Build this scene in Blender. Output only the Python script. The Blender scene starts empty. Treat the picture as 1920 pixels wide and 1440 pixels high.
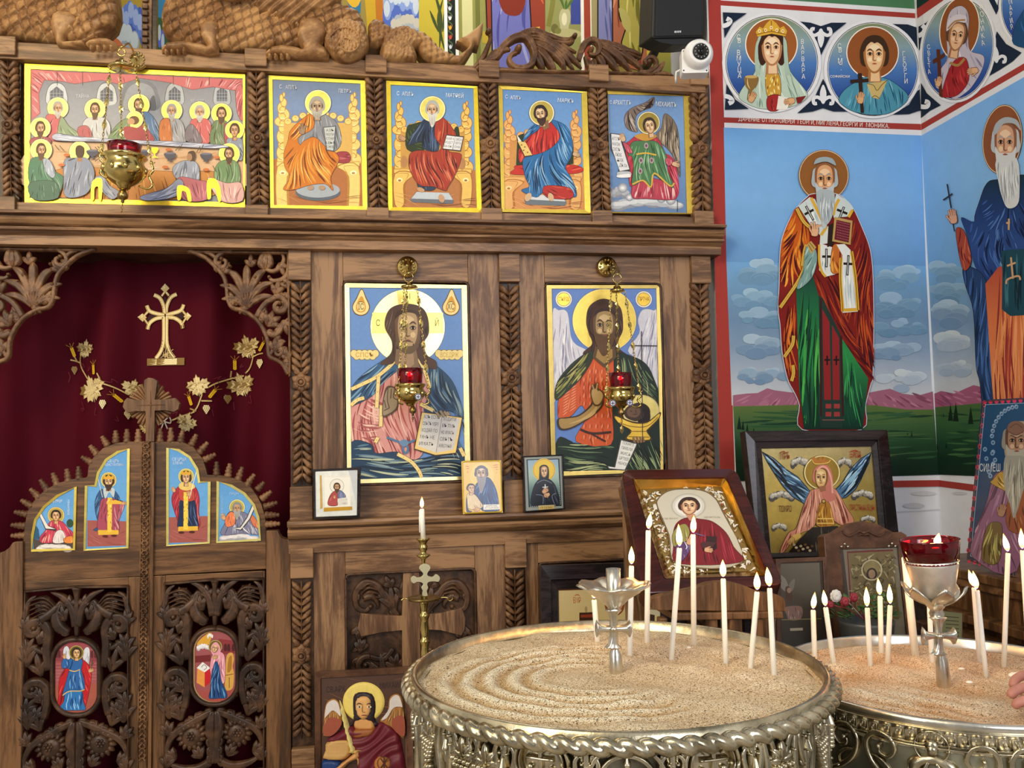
import bpy,math,random,mathutils
import numpy as np
from mathutils import Vector
from mathutils.geometry import tessellate_polygon,delaunay_2d_cdt
R=random.Random(7)
pi=math.pi
# ---------------------------------------------------------------- camera model (photograph is 1920x1440)
F=1620.0; EYE=np.array([0.0,0.0,1.45]); D=3.2
CM=np.array([[0.98513983,-0.17030705,-0.02224921],[0.01156253,-0.06348608,0.99791574],[0.1713646,0.9833438,0.06057349]])
CM[1]=np.cross(CM[0],CM[2]); CM[1]/= np.linalg.norm(CM[1])
def ray(x,y):return(x-960)*CM[0]-(y-720)*CM[1]+F*CM[2]
def U(x,y,Y=D):
    q=ray(x,y); q=q*(Y/q[1]); return EYE+q
def XZ(x,y,Y=D):
    q=U(x,y,Y); return q[0],q[2]
def HZ(x,y,z):
    q=ray(x,y); q=q*((z-EYE[2])/q[2]); return EYE+q
class Plane:
    """a flat surface in the room; calling it maps a point of the traced outline to the surface, h metres proud of it"""
    def __init__(s,o,n,disp=None):
        s.o=np.array(o,float); s.n=np.array(n,float); s.n /= np.linalg.norm(s.n); s.disp=disp
    def __call__(s,x,y,h=0.0,h0=0.0):
        q=ray(x,y); o=s.o+s.n*h0
        p=EYE+q*(((o-EYE)@s.n)/(q@s.n))
        if s.disp:h=h+s.disp(p)
        return p+s.n*h
class Mirror:
    def __init__(s,pl,xc):s.pl=pl; s.xc=xc; s.n=pl.n
    def __call__(s,x,y,h=0.0,h0=0.0):
        p=s.pl(x,y,h,h0).copy(); p[0]=2*s.xc-p[0]; return p
def front(off=0.0):return Plane((0,D-off,0),(0,-1,0))
def leanplane(c,yaw,lean):
    a,b=math.radians(yaw),math.radians(lean)
    n=np.array([math.sin(a),-math.cos(a),0])
    return Plane(c,math.cos(b)*n+math.sin(b)*np.array([0,0,1.0]))
# ---------------------------------------------------------------- small helpers
def N(s):return[float(v)for v in s.replace(',',' ').split()]if isinstance(s,str)else list(s)
def PT(s):
    if not isinstance(s,str):return[tuple(p)for p in s]
    v=N(s); return list(zip(v[0::2],v[1::2]))
def lin(h):
    if len(h)==3:h=''.join(c*2 for c in h)
    out=[]
    for i in(0,2,4):
        c=int(h[i:i+2],16)/255
        out.append(c/12.92 if c<=.04045 else((c+.055)/1.055)**2.4)
    return out
def mixc(a,b,t):return[a[i]*(1-t)+b[i]*t for i in range(3)]
def crom(p,n=5,closed=False):
    p=[np.array(q,float)for q in p]
    if len(p)<3 and not closed:
        return[tuple(p[0]*(1-i/n)+p[-1]*(i/n))for i in range(n+1)]
    out=[]; L=len(p); rng=range(L)if closed else range(L-1)
    for i in rng:
        if closed:a,b,c,d=p[i-1],p[i],p[(i+1)%L],p[(i+2)%L]
        else:a,b,c,d=p[max(i-1,0)],p[i],p[i+1],p[min(i+2,L-1)]
        for k in range(n):
            t=k/n
            out.append(tuple(.5*((2*b)+(c-a)*t+(2*a-5*b+4*c-d)*t*t+(3*b-a-3*c+d)*t**3)))
    if not closed:out.append(tuple(p[-1]))
    return out
def inside(x,y,P):
    c=False; j=len(P)-1
    for i in range(len(P)):
        xi,yi=P[i]; xj,yj=P[j]
        if(yi>y)!=(yj>y)and x<(xj-xi)*(y-yi)/(yj-yi)+xi:c=not c
        j=i
    return c
def spiral(cx,cy,r0,r1,a0,turns,n=22):
    """from the outside (r0, at angle a0 degrees, y down) in to r1"""
    return[(cx+(r0+(r1-r0)*(i/n)**.8)*math.cos(math.radians(a0)+turns*2*pi*i/n),cy+(r0+(r1-r0)*(i/n)**.8)*math.sin(math.radians(a0)+turns*2*pi*i/n))for i in range(n+1)]
# ---------------------------------------------------------------- mesh building
class B:
    def __init__(s):s.v=[]; s.f=[]; s.m=[]; s.sm=[]; s.wk=1.0
    def add(s,vs,fs,mat=0,smooth=False):
        o=len(s.v); s.v+=[tuple(map(float,p))for p in vs]
        for f in fs:s.f.append([o+i for i in f]); s.m.append(mat); s.sm.append(smooth)
    def box(s,x0,x1,y0,y1,z0,z1,mat=0):
        v=[(x,y,z)for x in(x0,x1)for y in(y0,y1)for z in(z0,z1)]
        s.add(v,[(0,1,3,2),(4,6,7,5),(0,4,5,1),(2,3,7,6),(0,2,6,4),(1,5,7,3)],mat); return s
    def obox(s,c,u,v,w,a,b,d,mat=0):
        """oriented box: centre, three unit axes, half sizes"""
        c,u,v,w=(np.array(q,float)for q in(c,u,v,w))
        P=[c+u*a*i+v*b*j+w*d*k for i in(-1,1)for j in(-1,1)for k in(-1,1)]
        s.add(P,[(0,1,3,2),(4,6,7,5),(0,4,5,1),(2,3,7,6),(0,2,6,4),(1,5,7,3)],mat); return s
    def profile(s,pts,x0,x1,mat=0):
        """extrude a (y,z) outline along x"""
        n=len(pts); v=[(x0,p[0],p[1])for p in pts]+[(x1,p[0],p[1])for p in pts]
        s.add(v,[(i,(i+1)%n,n+(i+1)%n,n+i)for i in range(n)]+[tuple(range(n))[::-1],tuple(range(n,2*n))],mat); return s
    def prism(s,pts,pl,h0,h1,mat=0,hp=None):
        """outline in photo points, from h0 to h1 above the plane"""
        P=PT(pts); n=len(P); hp=h1 if hp is None else hp
        a=[pl(x,y,h1-hp,hp)for x,y in P]; b=[pl(x,y,h0-hp,hp)for x,y in P]
        tri=tessellate_polygon([[Vector((x,y,0))for x,y in P]])
        s.add(a+b,[tuple(t)for t in tri]+[tuple(n+i for i in t)[::-1]for t in tri]+[(i,(i+1)%n,n+(i+1)%n,n+i)for i in range(n)],mat); return s
    def lathe(s,prof,c,seg=24,axis=(0,0,1),mat=0,smooth=True,close=False):
        c=np.array(c,float); ax=np.array(axis,float); ax /= np.linalg.norm(ax)
        u=np.cross(ax,(0,1,.01)if abs(ax[1])<.9 else(1,0,0)); u /= np.linalg.norm(u); w=np.cross(ax,u)
        V=[]; n=len(prof)
        for k in range(seg):
            d=math.cos(2*pi*k/seg)*u+math.sin(2*pi*k/seg)*w
            V+=[c+d*max(r,1e-5)+ax*z for r,z in prof]
        Fc=[(k*n+i,((k+1)%seg)*n+i,((k+1)%seg)*n+i+1,k*n+i+1)for k in range(seg)for i in range(n-1)]
        s.add(V,Fc,mat,smooth); return s
    def tube(s,pts,r,seg=8,mat=0,closed=False,cap=True):
        P=[np.array(p,float)for p in pts]; n=len(P); V=[]
        rr=r if callable(r)else(lambda t:r)
        up=np.array((0.013,.021,1.0))
        for i in range(n):
            t=P[(i+1)%n]-P[i-1]if closed or 0<i<n-1 else(P[1]-P[0]if i==0 else P[-1]-P[-2])
            t=t/(np.linalg.norm(t)+1e-12)
            a=np.cross(t,up)
            if np.linalg.norm(a)<.05:a=np.cross(t,(1,0,0))
            a /= np.linalg.norm(a); b=np.cross(t,a); q=rr(i/max(n-1,1))
            V+=[P[i]+q*(math.cos(2*pi*k/seg)*a+math.sin(2*pi*k/seg)*b)for k in range(seg)]
        m=n if closed else n-1
        Fc=[(i*seg+k,i*seg+(k+1)%seg,((i+1)%n)*seg+(k+1)%seg,((i+1)%n)*seg+k)for i in range(m)for k in range(seg)]
        if cap and not closed:Fc+=[tuple(range(seg))[::-1],tuple(range((n-1)*seg,n*seg))]
        s.add(V,Fc,mat,True); return s
    def ball(s,c,r,seg=10,mat=0,sc=(1,1,1)):
        V=[(c[0],c[1],c[2]+r*sc[2])]; k=seg//2
        for i in range(1,k):
            for j in range(seg):
                a,b=pi*i/k,2*pi*j/seg
                V.append((c[0]+r*sc[0]*math.sin(a)*math.cos(b),c[1]+r*sc[1]*math.sin(a)*math.sin(b),c[2]+r*sc[2]*math.cos(a)))
        V.append((c[0],c[1],c[2]-r*sc[2])); L=len(V)-1
        Fc=[(0,1+j,1+(j+1)%seg)for j in range(seg)]+[(L,L-1-j,L-1-(j+1)%seg)for j in range(seg)]
        for i in range(k-2):
            Fc+=[(1+i*seg+j,1+(i+1)*seg+j,1+(i+1)*seg+(j+1)%seg,1+i*seg+(j+1)%seg)for j in range(seg)]
        s.add(V,Fc,mat,True); return s
    # ---- carved relief
    def sweep(s,pl,pts,w,h,base=0.0,groove=0.0,n=5,mat=0,h0=None,power=.6):
        """a rounded carved stem or leaf lying on a plane; w = half width (photo points) or list of them"""
        P=crom(PT(pts),n); m=len(P); ws=N(w)if isinstance(w,str)else(list(w)if isinstance(w,(list,tuple))else[w,w])
        h0=base+h*.5 if h0 is None else h0
        us=(-1,-.82,-.4,0,.4,.82,1); V=[]; wm=max(ws)
        for i in range(m):
            t=i/(m-1)*(len(ws)-1); k=min(int(t),len(ws)-2); ww=(ws[k]*(1-(t-k))+ws[k+1]*(t-k))*s.wk
            a=P[max(i-1,0)]; b=P[min(i+1,m-1)]; tx,ty=b[0]-a[0],b[1]-a[1]; l=math.hypot(tx,ty)+1e-9
            hh=h*max(ww/wm/s.wk,.02)**power
            for u in us:
                z=math.sqrt(max(0,1-u*u*.97))
                if groove:z*=1-groove*math.exp(-(u/.28)**2)
                if abs(u)==1:z=0
                V.append(pl(P[i][0]-ty/l*ww*u,P[i][1]+tx/l*ww*u,base+hh*z-h0,h0))
        k=len(us)
        s.add(V,[(i*k+j,(i+1)*k+j,(i+1)*k+j+1,i*k+j+1)for i in range(m-1)for j in range(k-1)]+[tuple(range(k)),tuple(range((m-1)*k,m*k))[::-1]],mat,True); return s
    def knob(s,pl,x,y,r,h,base=0.0,mat=0,seg=14,prof=None):
        prof=prof or[(1,0),(.95,.45),(.75,.8),(.4,.97),(0,1)]
        V=[]
        for k in range(seg):
            a=2*pi*k/seg; V+=[pl(x+r*q*math.cos(a),y+r*q*math.sin(a),z*h,base)for q,z in prof]
        n=len(prof)
        s.add(V,[(k*n+i,((k+1)%seg)*n+i,((k+1)%seg)*n+i+1,k*n+i+1)for k in range(seg)for i in range(n-1)],mat,True); return s
    def fan(s,pl,x,y,ang,L,k,spread,w,h,base=0.0,curl=.25,mat=0,groove=.35,n=4):
        """a palmette of k leaves from one point; angles in degrees, y down"""
        for i in range(k):
            t=(i/(k-1)*2-1)if k>1 else 0
            a=math.radians(ang+t*spread); l=L*(1-.28*abs(t)); b=a+t*curl*2
            p=[(x,y),(x+l*.4*math.cos(a),y+l*.4*math.sin(a)),(x+l*.75*math.cos(a+t*curl*.5),y+l*.75*math.sin(a+t*curl*.5)),(x+l*math.cos(a+t*curl),y+l*math.sin(a+t*curl))]
            s.sweep(pl,p,[w*.35,w*.8,w,w*.7,w*.15],h*(1-.12*(i%2)),base,groove,n,mat)
        return s
    def scroll(s,pl,path,w,h,leaves=0,L=14,side=1,lw=5,base=0.0,mat=0,knob=True,t0=.05,t1=.6,ang=40):
        """a tapering stem (usually ending in a spiral) with leaves breaking from one side"""
        P=crom(PT(path),4); ws=w if isinstance(w,list)else[w,w*.95,w*.8,w*.6]
        s.sweep(pl,P,ws,h,base,.3,1,mat)
        if knob:s.knob(pl,P[-1][0],P[-1][1],ws[-1]*1.7,h*1.1,base,mat)
        m=len(P)
        for i in range(leaves):
            k=int((t0+(t1-t0)*i/max(leaves-1,1))*(m-2)); a=math.atan2(P[k+1][1]-P[k][1],P[k+1][0]-P[k][0])+side*math.radians(ang)
            x,y=P[k]; l=L*(.75+.35*math.sin(pi*(i+.7)/(leaves+.4)))
            p=[(x,y),(x+l*.45*math.cos(a),y+l*.45*math.sin(a)),(x+l*.85*math.cos(a-side*.25),y+l*.85*math.sin(a-side*.25)),(x+l*1.05*math.cos(a-side*.7),y+l*1.05*math.sin(a-side*.7))]
            s.sweep(pl,p,[lw*.5,lw,lw*.85,lw*.15],h*.85,base,.4,4,mat)
        return s
    def relief(s,pl,outline,h,R_,res,base=0.0,fn=None,mat=0,back=None,smooth=True,holes=()):
        """a puffed-up carving with a traced outline; h(x,y) rises over R_ photo points from the edge"""
        P=PT(outline); n=len(P)
        xs=[p[0]for p in P]; ys=[p[1]for p in P]
        dens=[]
        for i in range(n):
            a,b=P[i],P[(i+1)%n]; k=max(1,int(math.hypot(b[0]-a[0],b[1]-a[1])/res/1.5))
            dens+=[(a[0]+(b[0]-a[0])*j/k,a[1]+(b[1]-a[1])*j/k)for j in range(k)]
        A=np.array(P); Bq=np.roll(A,-1,0); E_=Bq-A; L2=(E_**2).sum(1)+1e-9
        gx,gy=np.meshgrid(np.arange(min(xs),max(xs),res),np.arange(min(ys),max(ys),res)); G=np.c_[gx.ravel(),gy.ravel()]
        def dist(Q):
            out=np.full(len(Q),1e9)
            for i in range(n):
                t=np.clip(((Q-A[i])@E_[i])/L2[i],0,1); out=np.minimum(out,np.hypot(*(Q-A[i]-t[:,None]*E_[i]).T))
            return out
        ins=np.zeros(len(G),bool)
        for i in range(n):
            a,b=A[i],Bq[i]; c=(a[1]>G[:,1])!=(b[1]>G[:,1])
            with np.errstate(divide='ignore',invalid='ignore'):
                ins^=c&(G[:,0]<(b[0]-a[0])*(G[:,1]-a[1])/(b[1]-a[1])+a[0])
        G=G[ins]; d=dist(G); G=G[d>res*.6]; d=d[d>res*.6]
        m=len(dens)
        vs=[Vector(p)for p in dens]+[Vector(p)for p in G]
        r=delaunay_2d_cdt(vs,[],[list(range(m))],1,1e-6)
        co=np.array([tuple(q)for q in r[0]]); dd=np.minimum(dist(co)/R_,1); z=h*np.sqrt(np.maximum(0,1-(1-dd)**2))
        if fn is not None:z=z+fn(co[:,0],co[:,1])*np.minimum(1,dist(co)/(res*2))
        V=[pl(x,y,q,base)for(x,y),q in zip(co,z)]
        s.add(V,[tuple(t)for t in r[2]],mat,smooth)
        if back is not None:
            V=[pl(x,y,0,base)for x,y in dens]+[pl(x,y,back,base)for x,y in dens]
            s.add(V,[(i,(i+1)%m,m+(i+1)%m,m+i)for i in range(m)],mat)
        return s
    def ico(s):return s
COL=bpy.context.scene.collection
def mk(name,b,mat,parent=None,smooth=None,bevel=0,loc=None,col=None,fix=True):
    """link a builder (or mesh) as one object; children are stored relative to their parent"""
    me=bpy.data.meshes.new(name); V=np.array(b.v,float)
    if parent is not None:o0=wloc(parent)
    elif loc is not None:o0=np.array(loc,float)
    else:
        lo,hi=V.min(0),V.max(0); o0=np.array([(lo[0]+hi[0])/2,(lo[1]+hi[1])/2,lo[2]])
    me.from_pydata((V-o0).tolist(),[],b.f)
    mats=mat if isinstance(mat,(list,tuple))else[mat]
    for m in mats:me.materials.append(m)
    me.polygons.foreach_set('material_index',b.m)
    me.polygons.foreach_set('use_smooth',[bool(q)for q in b.sm]if smooth is None else[smooth]*len(b.f))
    if col is not None:
        a=me.color_attributes.new('Col','FLOAT_COLOR','POINT'); a.data.foreach_set('color',np.array(col,np.float32).ravel())
    me.update()
    if fix:
        import bmesh
        q=bmesh.new(); q.from_mesh(me); bmesh.ops.recalc_face_normals(q,faces=q.faces); q.to_mesh(me); q.free()
    o=bpy.data.objects.new(name,me); COL.objects.link(o)
    if parent is not None:o.parent=parent
    else:o.location=tuple(o0)
    if bevel:
        md=o.modifiers.new('bevel','BEVEL'); md.width=bevel; md.segments=2; md.limit_method='ANGLE'; md.angle_limit=.7
    return o
def wloc(o):
    p=np.array(o.location,float)
    while o.parent is not None:o=o.parent; p=p+np.array(o.location,float)
    return p
def thing(name,label,cat,loc,group=None):
    o=bpy.data.objects.new(name,None); COL.objects.link(o); o.location=tuple(map(float,loc)); o.empty_display_size=.05
    return tag(o,label,cat,group)
def tag(o,label,cat,group=None):
    o['label']=label; o['category']=cat
    if group:o['group']=group
    return o
def struct(o):o['kind']='structure'; return o
# ---------------------------------------------------------------- painted pictures: flat paint layers on a panel
TXT={}
def glyphs(s):
    if s not in TXT:
        c=bpy.data.curves.new('t','FONT'); c.body=s; c.align_x='CENTER'; c.align_y='CENTER'; c.resolution_u=2
        o=bpy.data.objects.new('t',c); me=bpy.data.meshes.new_from_object(o)
        v=np.array([p.co[:2]for p in me.vertices])if len(me.vertices)else np.zeros((0,2))
        f=[tuple(p.vertices)for p in me.polygons]
        bpy.data.objects.remove(o); bpy.data.curves.remove(c); bpy.data.meshes.remove(me)
        TXT[s]=(v,f)
    return TXT[s]
class Art(B):
    def __init__(s,pl,h=0.0,gain=1.0):
        super().__init__(); s.pl=pl; s.h=h; s.L=0; s.col=[]; s.ox=s.oy=0; s.k=1.0; s.gain=gain; s.rd=random.Random(3)
    def at(s,ox,oy,k=4.0):s.ox,s.oy,s.k=ox,oy,1/k; return s
    def raw(s,pts,faces,cols,mat=0):
        s.L+=1; h=s.L*1.2e-5
        if getattr(s.pl,'disp',None): # cloth: cut finer so that it follows the folds
            if isinstance(cols[0],(int,float)):cols=[cols]*len(pts)
            pts=list(pts); cols=list(cols); faces=[(f[0],f[i],f[i+1])for f in faces for i in range(1,len(f)-1)]
            for _ in range(2):
                mid={}; nf=[]
                def M_(a,b):
                    k=(min(a,b),max(a,b))
                    if k not in mid:mid[k]=len(pts); pts.append(((pts[a][0]+pts[b][0])/2,(pts[a][1]+pts[b][1])/2)); cols.append(cols[a])
                    return mid[k]
                for a,b,c in faces:
                    if max(abs(pts[a][0]-pts[b][0])+abs(pts[a][1]-pts[b][1]),abs(pts[c][0]-pts[b][0])+abs(pts[c][1]-pts[b][1]))*s.k<5:nf.append((a,b,c)); continue
                    x,y,z=M_(a,b),M_(b,c),M_(c,a); nf+=[(a,x,z),(x,b,y),(z,y,c),(x,y,z)]
                faces=nf
        vs=[s.pl(s.ox+x*s.k,s.oy+y*s.k,h,s.h)for x,y in pts]
        s.add(vs,faces,mat)
        if isinstance(cols[0],(int,float)):cols=[cols]*len(pts)
        s.col+=[tuple(c[:3])+(1.0,)for c in cols]; return s
    def back(s,t,c='532'):
        """turn what was laid down first into a board: sides and back added"""
    def p(s,c,pts,mat=0):
        P=PT(pts); tri=tessellate_polygon([[Vector((x,y,0))for x,y in P]])
        return s.raw(P,[tuple(t)for t in tri],lin(c),mat)
    def b(s,c,pts,n=4,mat=0):return s.p(c,crom(PT(pts),n,True),mat)
    def r(s,c,x0,y0,x1,y1,mat=0):return s.p(c,[(x0,y0),(x1,y0),(x1,y1),(x0,y1)],mat)
    def e(s,c,x,y,rx,ry=None,rot=0,n=28,mat=0):
        ry=rx if ry is None else ry; a=math.radians(rot); ca,sa=math.cos(a),math.sin(a)
        P=[(x+rx*math.cos(t)*ca-ry*math.sin(t)*sa,y+rx*math.cos(t)*sa+ry*math.sin(t)*ca)for t in(2*pi*i/n for i in range(n))]
        return s.raw(P,[tuple(range(n))],lin(c),mat)
    def ring(s,c,x,y,rx,w,ry=None,n=36,mat=0):
        ry=rx if ry is None else ry
        P=[(x+(rx+d)*math.cos(2*pi*i/n),y+(ry+d)*math.sin(2*pi*i/n))for d in(-w/2,w/2)for i in range(n)]
        return s.raw(P,[(i,(i+1)%n,n+(i+1)%n,n+i)for i in range(n)],lin(c),mat)
    def st(s,c,w,pts,taper=1,n=4,mat=0):
        """a brush stroke of width w through the points, thinning at both ends"""
        P=crom(PT(pts),n); m=len(P); V=[]
        for i in range(m):
            a,b=P[max(i-1,0)],P[min(i+1,m-1)]; tx,ty=b[0]-a[0],b[1]-a[1]; l=math.hypot(tx,ty)+1e-9
            t=i/(m-1); ww=w*.5*((math.sin(pi*min(max(t,.04),.96))**.7)if taper else 1)
            V+=[(P[i][0]-ty/l*ww,P[i][1]+tx/l*ww),(P[i][0]+ty/l*ww,P[i][1]-tx/l*ww)]
        return s.raw(V,[(2*i,2*i+1,2*i+3,2*i+2)for i in range(m-1)],lin(c),mat)
    def ss(s,c,w,many,taper=1):
        for q in many.split('/'):s.st(c,w,q,taper)
        return s
    def ln(s,c,w,pts,mat=0):return s.st(c,w,pts,0,1,mat)
    def g(s,c0,c1,pts,bands=10,horiz=False,mat=0,smooth=False):
        """blended fill: colour c0 at the top (or left) to c1 at the bottom; more colours may be given as a list in c0"""
        P=crom(PT(pts),4,True)if smooth else PT(pts); cs=[lin(q)for q in(c0 if isinstance(c0,list)else[c0,c1])]
        ax=0 if horiz else 1; lo=min(p[ax]for p in P); hi=max(p[ax]for p in P)
        def cl(P,v,keep):
            out=[]
            for i in range(len(P)):
                a,b=P[i-1],P[i]; fa,fb=(a[ax]-v)*keep,(b[ax]-v)*keep
                if(fa>=0)!=(fb>=0):
                    t=fa/(fa-fb); out.append((a[0]+(b[0]-a[0])*t,a[1]+(b[1]-a[1])*t))
                if fb>=0:out.append(b)
            return out
        V=[]; Fc=[]; C=[]
        for k in range(bands):
            a,b=lo+(hi-lo)*k/bands,lo+(hi-lo)*(k+1)/bands
            q=cl(cl(P,a,1),b,-1)
            if len(q)<3:continue
            tri=tessellate_polygon([[Vector((x,y,0))for x,y in q]])
            o=len(V); V+=q; Fc+=[tuple(o+i for i in t)for t in tri]
            for p in q:
                t=min(max((p[ax]-lo)/(hi-lo),0),1)*(len(cs)-1); j=min(int(t),len(cs)-2); C.append(mixc(cs[j],cs[j+1],t-j))
        return s.raw(V,Fc,C,mat)
    def halo(s,x,y,r,c='e8c860',edge='fff0c0',mat=1,ry=None):
        ry=r if ry is None else ry
        return s.e('503818',x,y,r*1.03,ry*1.03,n=40).e(edge,x,y,r,ry,n=40).e(c,x,y,r*.93,ry*.93,n=40,mat=mat)
    def tx(s,c,t,x,y,size,rot=0,sx=1.0,mat=0):
        v,f=glyphs(t)
        if not len(v):return s
        a=math.radians(rot); ca,sa=math.cos(a),math.sin(a); k=size/.72
        P=[(x+(q[0]*k*sx)*ca+(q[1]*k)*sa,y+(q[0]*k*sx)*sa-(q[1]*k)*ca)for q in v]
        return s.raw(P,f,lin(c),mat)
    def fo(s,cols,pts,n,ang,L,w,wob=.5,smooth=True,seed=1):
        """n drapery strokes following a gently waving direction, kept inside an outline"""
        P=crom(PT(pts),4,True)if smooth else PT(pts); rd=random.Random(seed); cols=cols.split()
        x0,x1=min(p[0]for p in P),max(p[0]for p in P); y0,y1=min(p[1]for p in P),max(p[1]for p in P)
        A=ang if isinstance(ang,(list,tuple))else(ang,ang); k=0; tries=0; S=max(x1-x0,y1-y0); f1,f2=rd.uniform(0,6),rd.uniform(0,6)
        while k<n and tries<n*20:
            tries+=1; x,y=rd.uniform(x0,x1),rd.uniform(y0,y1)
            if not inside(x,y,P):continue
            q=[(x,y)]; st=L*rd.uniform(.6,1.2)/8; jit=rd.gauss(0,3)
            for i in range(8):
                t=(x-x0)/(x1-x0+1e-6); a=math.radians(A[0]*(1-t)+A[1]*t+jit+wob*26*(math.sin(5*(x-x0)/S+f1+2*(y-y0)/S)+.6*math.sin(8*(y-y0)/S+f2)))
                x+=st*math.cos(a); y+=st*math.sin(a)
                if not inside(x,y,P):break
                q.append((x,y))
            if len(q)<4:continue
            s.st(cols[k%len(cols)],w*rd.uniform(.6,1.3),q,1,2); k+=1
        return s
    def tw(s,c,t,x0,x1,y,size,rot=0):
        """text fitted between x0 and x1"""
        v,f=glyphs(t)
        if not len(v):return s
        w=(v[:,0].max()-v[:,0].min())*size/.72
        return s.tx(c,t,(x0+x1)/2,y,size,rot,(x1-x0)/w)
    def robe(s,c,pts,folds='',n=14,ang=90,L=60,w=5,wob=.5,line='201410',lw=2.5,smooth=True,seed=1,c2=None):
        if isinstance(wob,str):line,wob=wob,.5
        P=crom(PT(pts),4,True)if smooth else PT(pts)
        if lw:s.p(line,offs(P,lw))
        if c2:s.g(c,c2,P)
        else:s.p(c,P)
        if folds:s.fo(folds,P,n,ang,L,w,wob,False,seed)
        return s
    def face(s,x,y,w,h,skin='d8a878',dark='8a5a38',hair='3a2415',beard=None,turn=0.0,rot=0,long=0,cap=1.0,lite=None,blen=1.0,neck=True,eyes='181010',lip='9a4838',bald=0):
        """head: x,y centre, half sizes w,h; turn -1..1; hair of some length; beard colour or None"""
        a=math.radians(rot); ca,sa=math.cos(a),math.sin(a)
        T=lambda q:[(x+(u*w)*ca-(v*h)*sa,y+(u*w)*sa+(v*h)*ca)for u,v in q]
        m=lambda u:u+turn*.32*(1-u*u*.5)
        if neck:s.p(dark,T([(-.5,.5),(.5,.5),(.62,1.65),(-.62,1.65)])).p(skin,T([(-.3,.7),(.42,.7),(.5,1.6),(-.35,1.6)]))
        if not bald:
            s.b(hair,T([(-1.25,.25+long),(-1.3,-.4),(-.8,-1.12),(0,-1.32),(.8,-1.12),(1.3,-.4),(1.25,.25+long),(.8,.5+long*1.1),(0,.3),(-.8,.5+long*1.1)]))
        else:s.b(hair,T([(-1.2,.35),(-1.25,-.3),(-.9,-.8),(.9,-.8),(1.25,-.3),(1.2,.35),(0,.5)]))
        s.b(dark,T([(-1,-.2),(-.85,-.85),(0,-1.12 if bald else-1.08),(.85,-.85),(1,-.2),(.85,.5),(.45,.95),(0,1.1),(-.45,.95),(-.85,.5)]))
        s.b(skin,T([(m(-.78),-.2),(m(-.62),-.78),(m(0),-.98),(m(.62),-.78),(m(.78),-.2),(m(.66),.45),(m(.34),.84),(m(0),.97),(m(-.34),.84),(m(-.66),.45)]))
        L_=lite or skin
        if lite:
            s.b(lite,T([(m(-.5),-.55),(m(0),-.75),(m(.5),-.55),(m(.1),-.35),(m(-.1),-.35)]))
            for q in(-1,1):s.e(lite,*T([(m(q*.4),.22)])[0],w*.2,h*.14)
        if beard:
            bl=blen
            s.b(beard,T([(-.92,.1),(-.6,.38),(m(-.15),.42),(m(.15),.42),(.6,.38),(.92,.1),(.85,.75),(.5,.95+.35*bl),(.1,1.0+.6*bl),(-.2,1.0+.6*bl),(-.5,.95+.35*bl),(-.85,.75)]))
            for q in(-.5,-.2,.1,.4):s.st(mx(beard,dark,.5),w*.09,T([(q,.75),(q*.9,1.0+.3*bl),(q*.5,.98+.5*bl)]))
        # nose, eyes, brows, mouth
        s.st(dark,w*.13,T([(m(-.13),-.32),(m(-.1),.05),(m(-.12),.24),(m(.05),.3)]),0)
        s.st(dark,w*.09,T([(m(-.16),.24),(m(.02),.31),(m(.2),.22)]))
        for q in(-1,1):
            ex=m(q*.4); s.st(mx(hair,dark,.3),w*.15,T([(ex-.27,-.3),(ex,-.42),(ex+.27,-.3)]))
            s.b(dark,T([(ex-.27,-.12),(ex,-.25),(ex+.27,-.12),(ex,.0)]),2).b(mx('e4d4bc',skin,.35),T([(ex-.19,-.12),(ex,-.19),(ex+.19,-.12),(ex,-.06)]),2).e(eyes,*T([(ex+turn*.06,-.13)])[0],w*.11,h*.09,n=10)
            s.st(eyes,w*.06,T([(ex-.25,-.12),(ex,-.23),(ex+.25,-.12)]))
        s.st(lip,w*.14,T([(m(-.22),.5),(m(0),.48),(m(.22),.5)])).st(dark,w*.05,T([(m(-.26),.5),(m(0),.52),(m(.26),.5)]))
        if not bald and cap:s.b(hair,T([(-.98,-.25),(-.95,-.75),(-.5,-1.12),(m(0)*.5,-1.2),(.5,-1.12),(.95,-.75),(.98,-.25),(m(.7),-.62),(m(.3),-.85),(m(0),-.8),(m(-.3),-.88),(m(-.7),-.62)]))
        return s
    def hand(s,x,y,r,ang,skin='d8a878',dark='7a4a2c',bless=False):
        """a small painted hand, fingers pointing along ang"""
        a=math.radians(ang); T=lambda u,v:(x+r*(u*math.cos(a)-v*math.sin(a)),y+r*(u*math.sin(a)+v*math.cos(a)))
        s.b(dark,[T(-.75,-.5),T(0,-.62),T(.55,-.5),T(.6,.5),T(0,.62),T(-.75,.45)]).b(skin,[T(-.7,-.4),T(0,-.52),T(.5,-.42),T(.52,.42),T(0,.52),T(-.7,.36)])
        for i,v in enumerate((-.38,-.13,.13,.36)):
            l=(1.35,1.5,1.1,.95)[i]if bless else(1.2,1.35,1.3,1.1)[i]
            s.st(dark,r*.3,[T(.3,v),T(.8,v*1.15),T(l,v*1.3+(.25*(i-1)if bless else 0))],0).st(skin,r*.2,[T(.3,v),T(.8,v*1.15),T(l-.06,v*1.3+(.25*(i-1)if bless else 0))],0)
        s.st(dark,r*.3,[T(-.3,-.45),T(.2,-.8),T(.6,-.85)],0).st(skin,r*.2,[T(-.3,-.45),T(.2,-.8),T(.55,-.84)],0)
        return s
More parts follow.
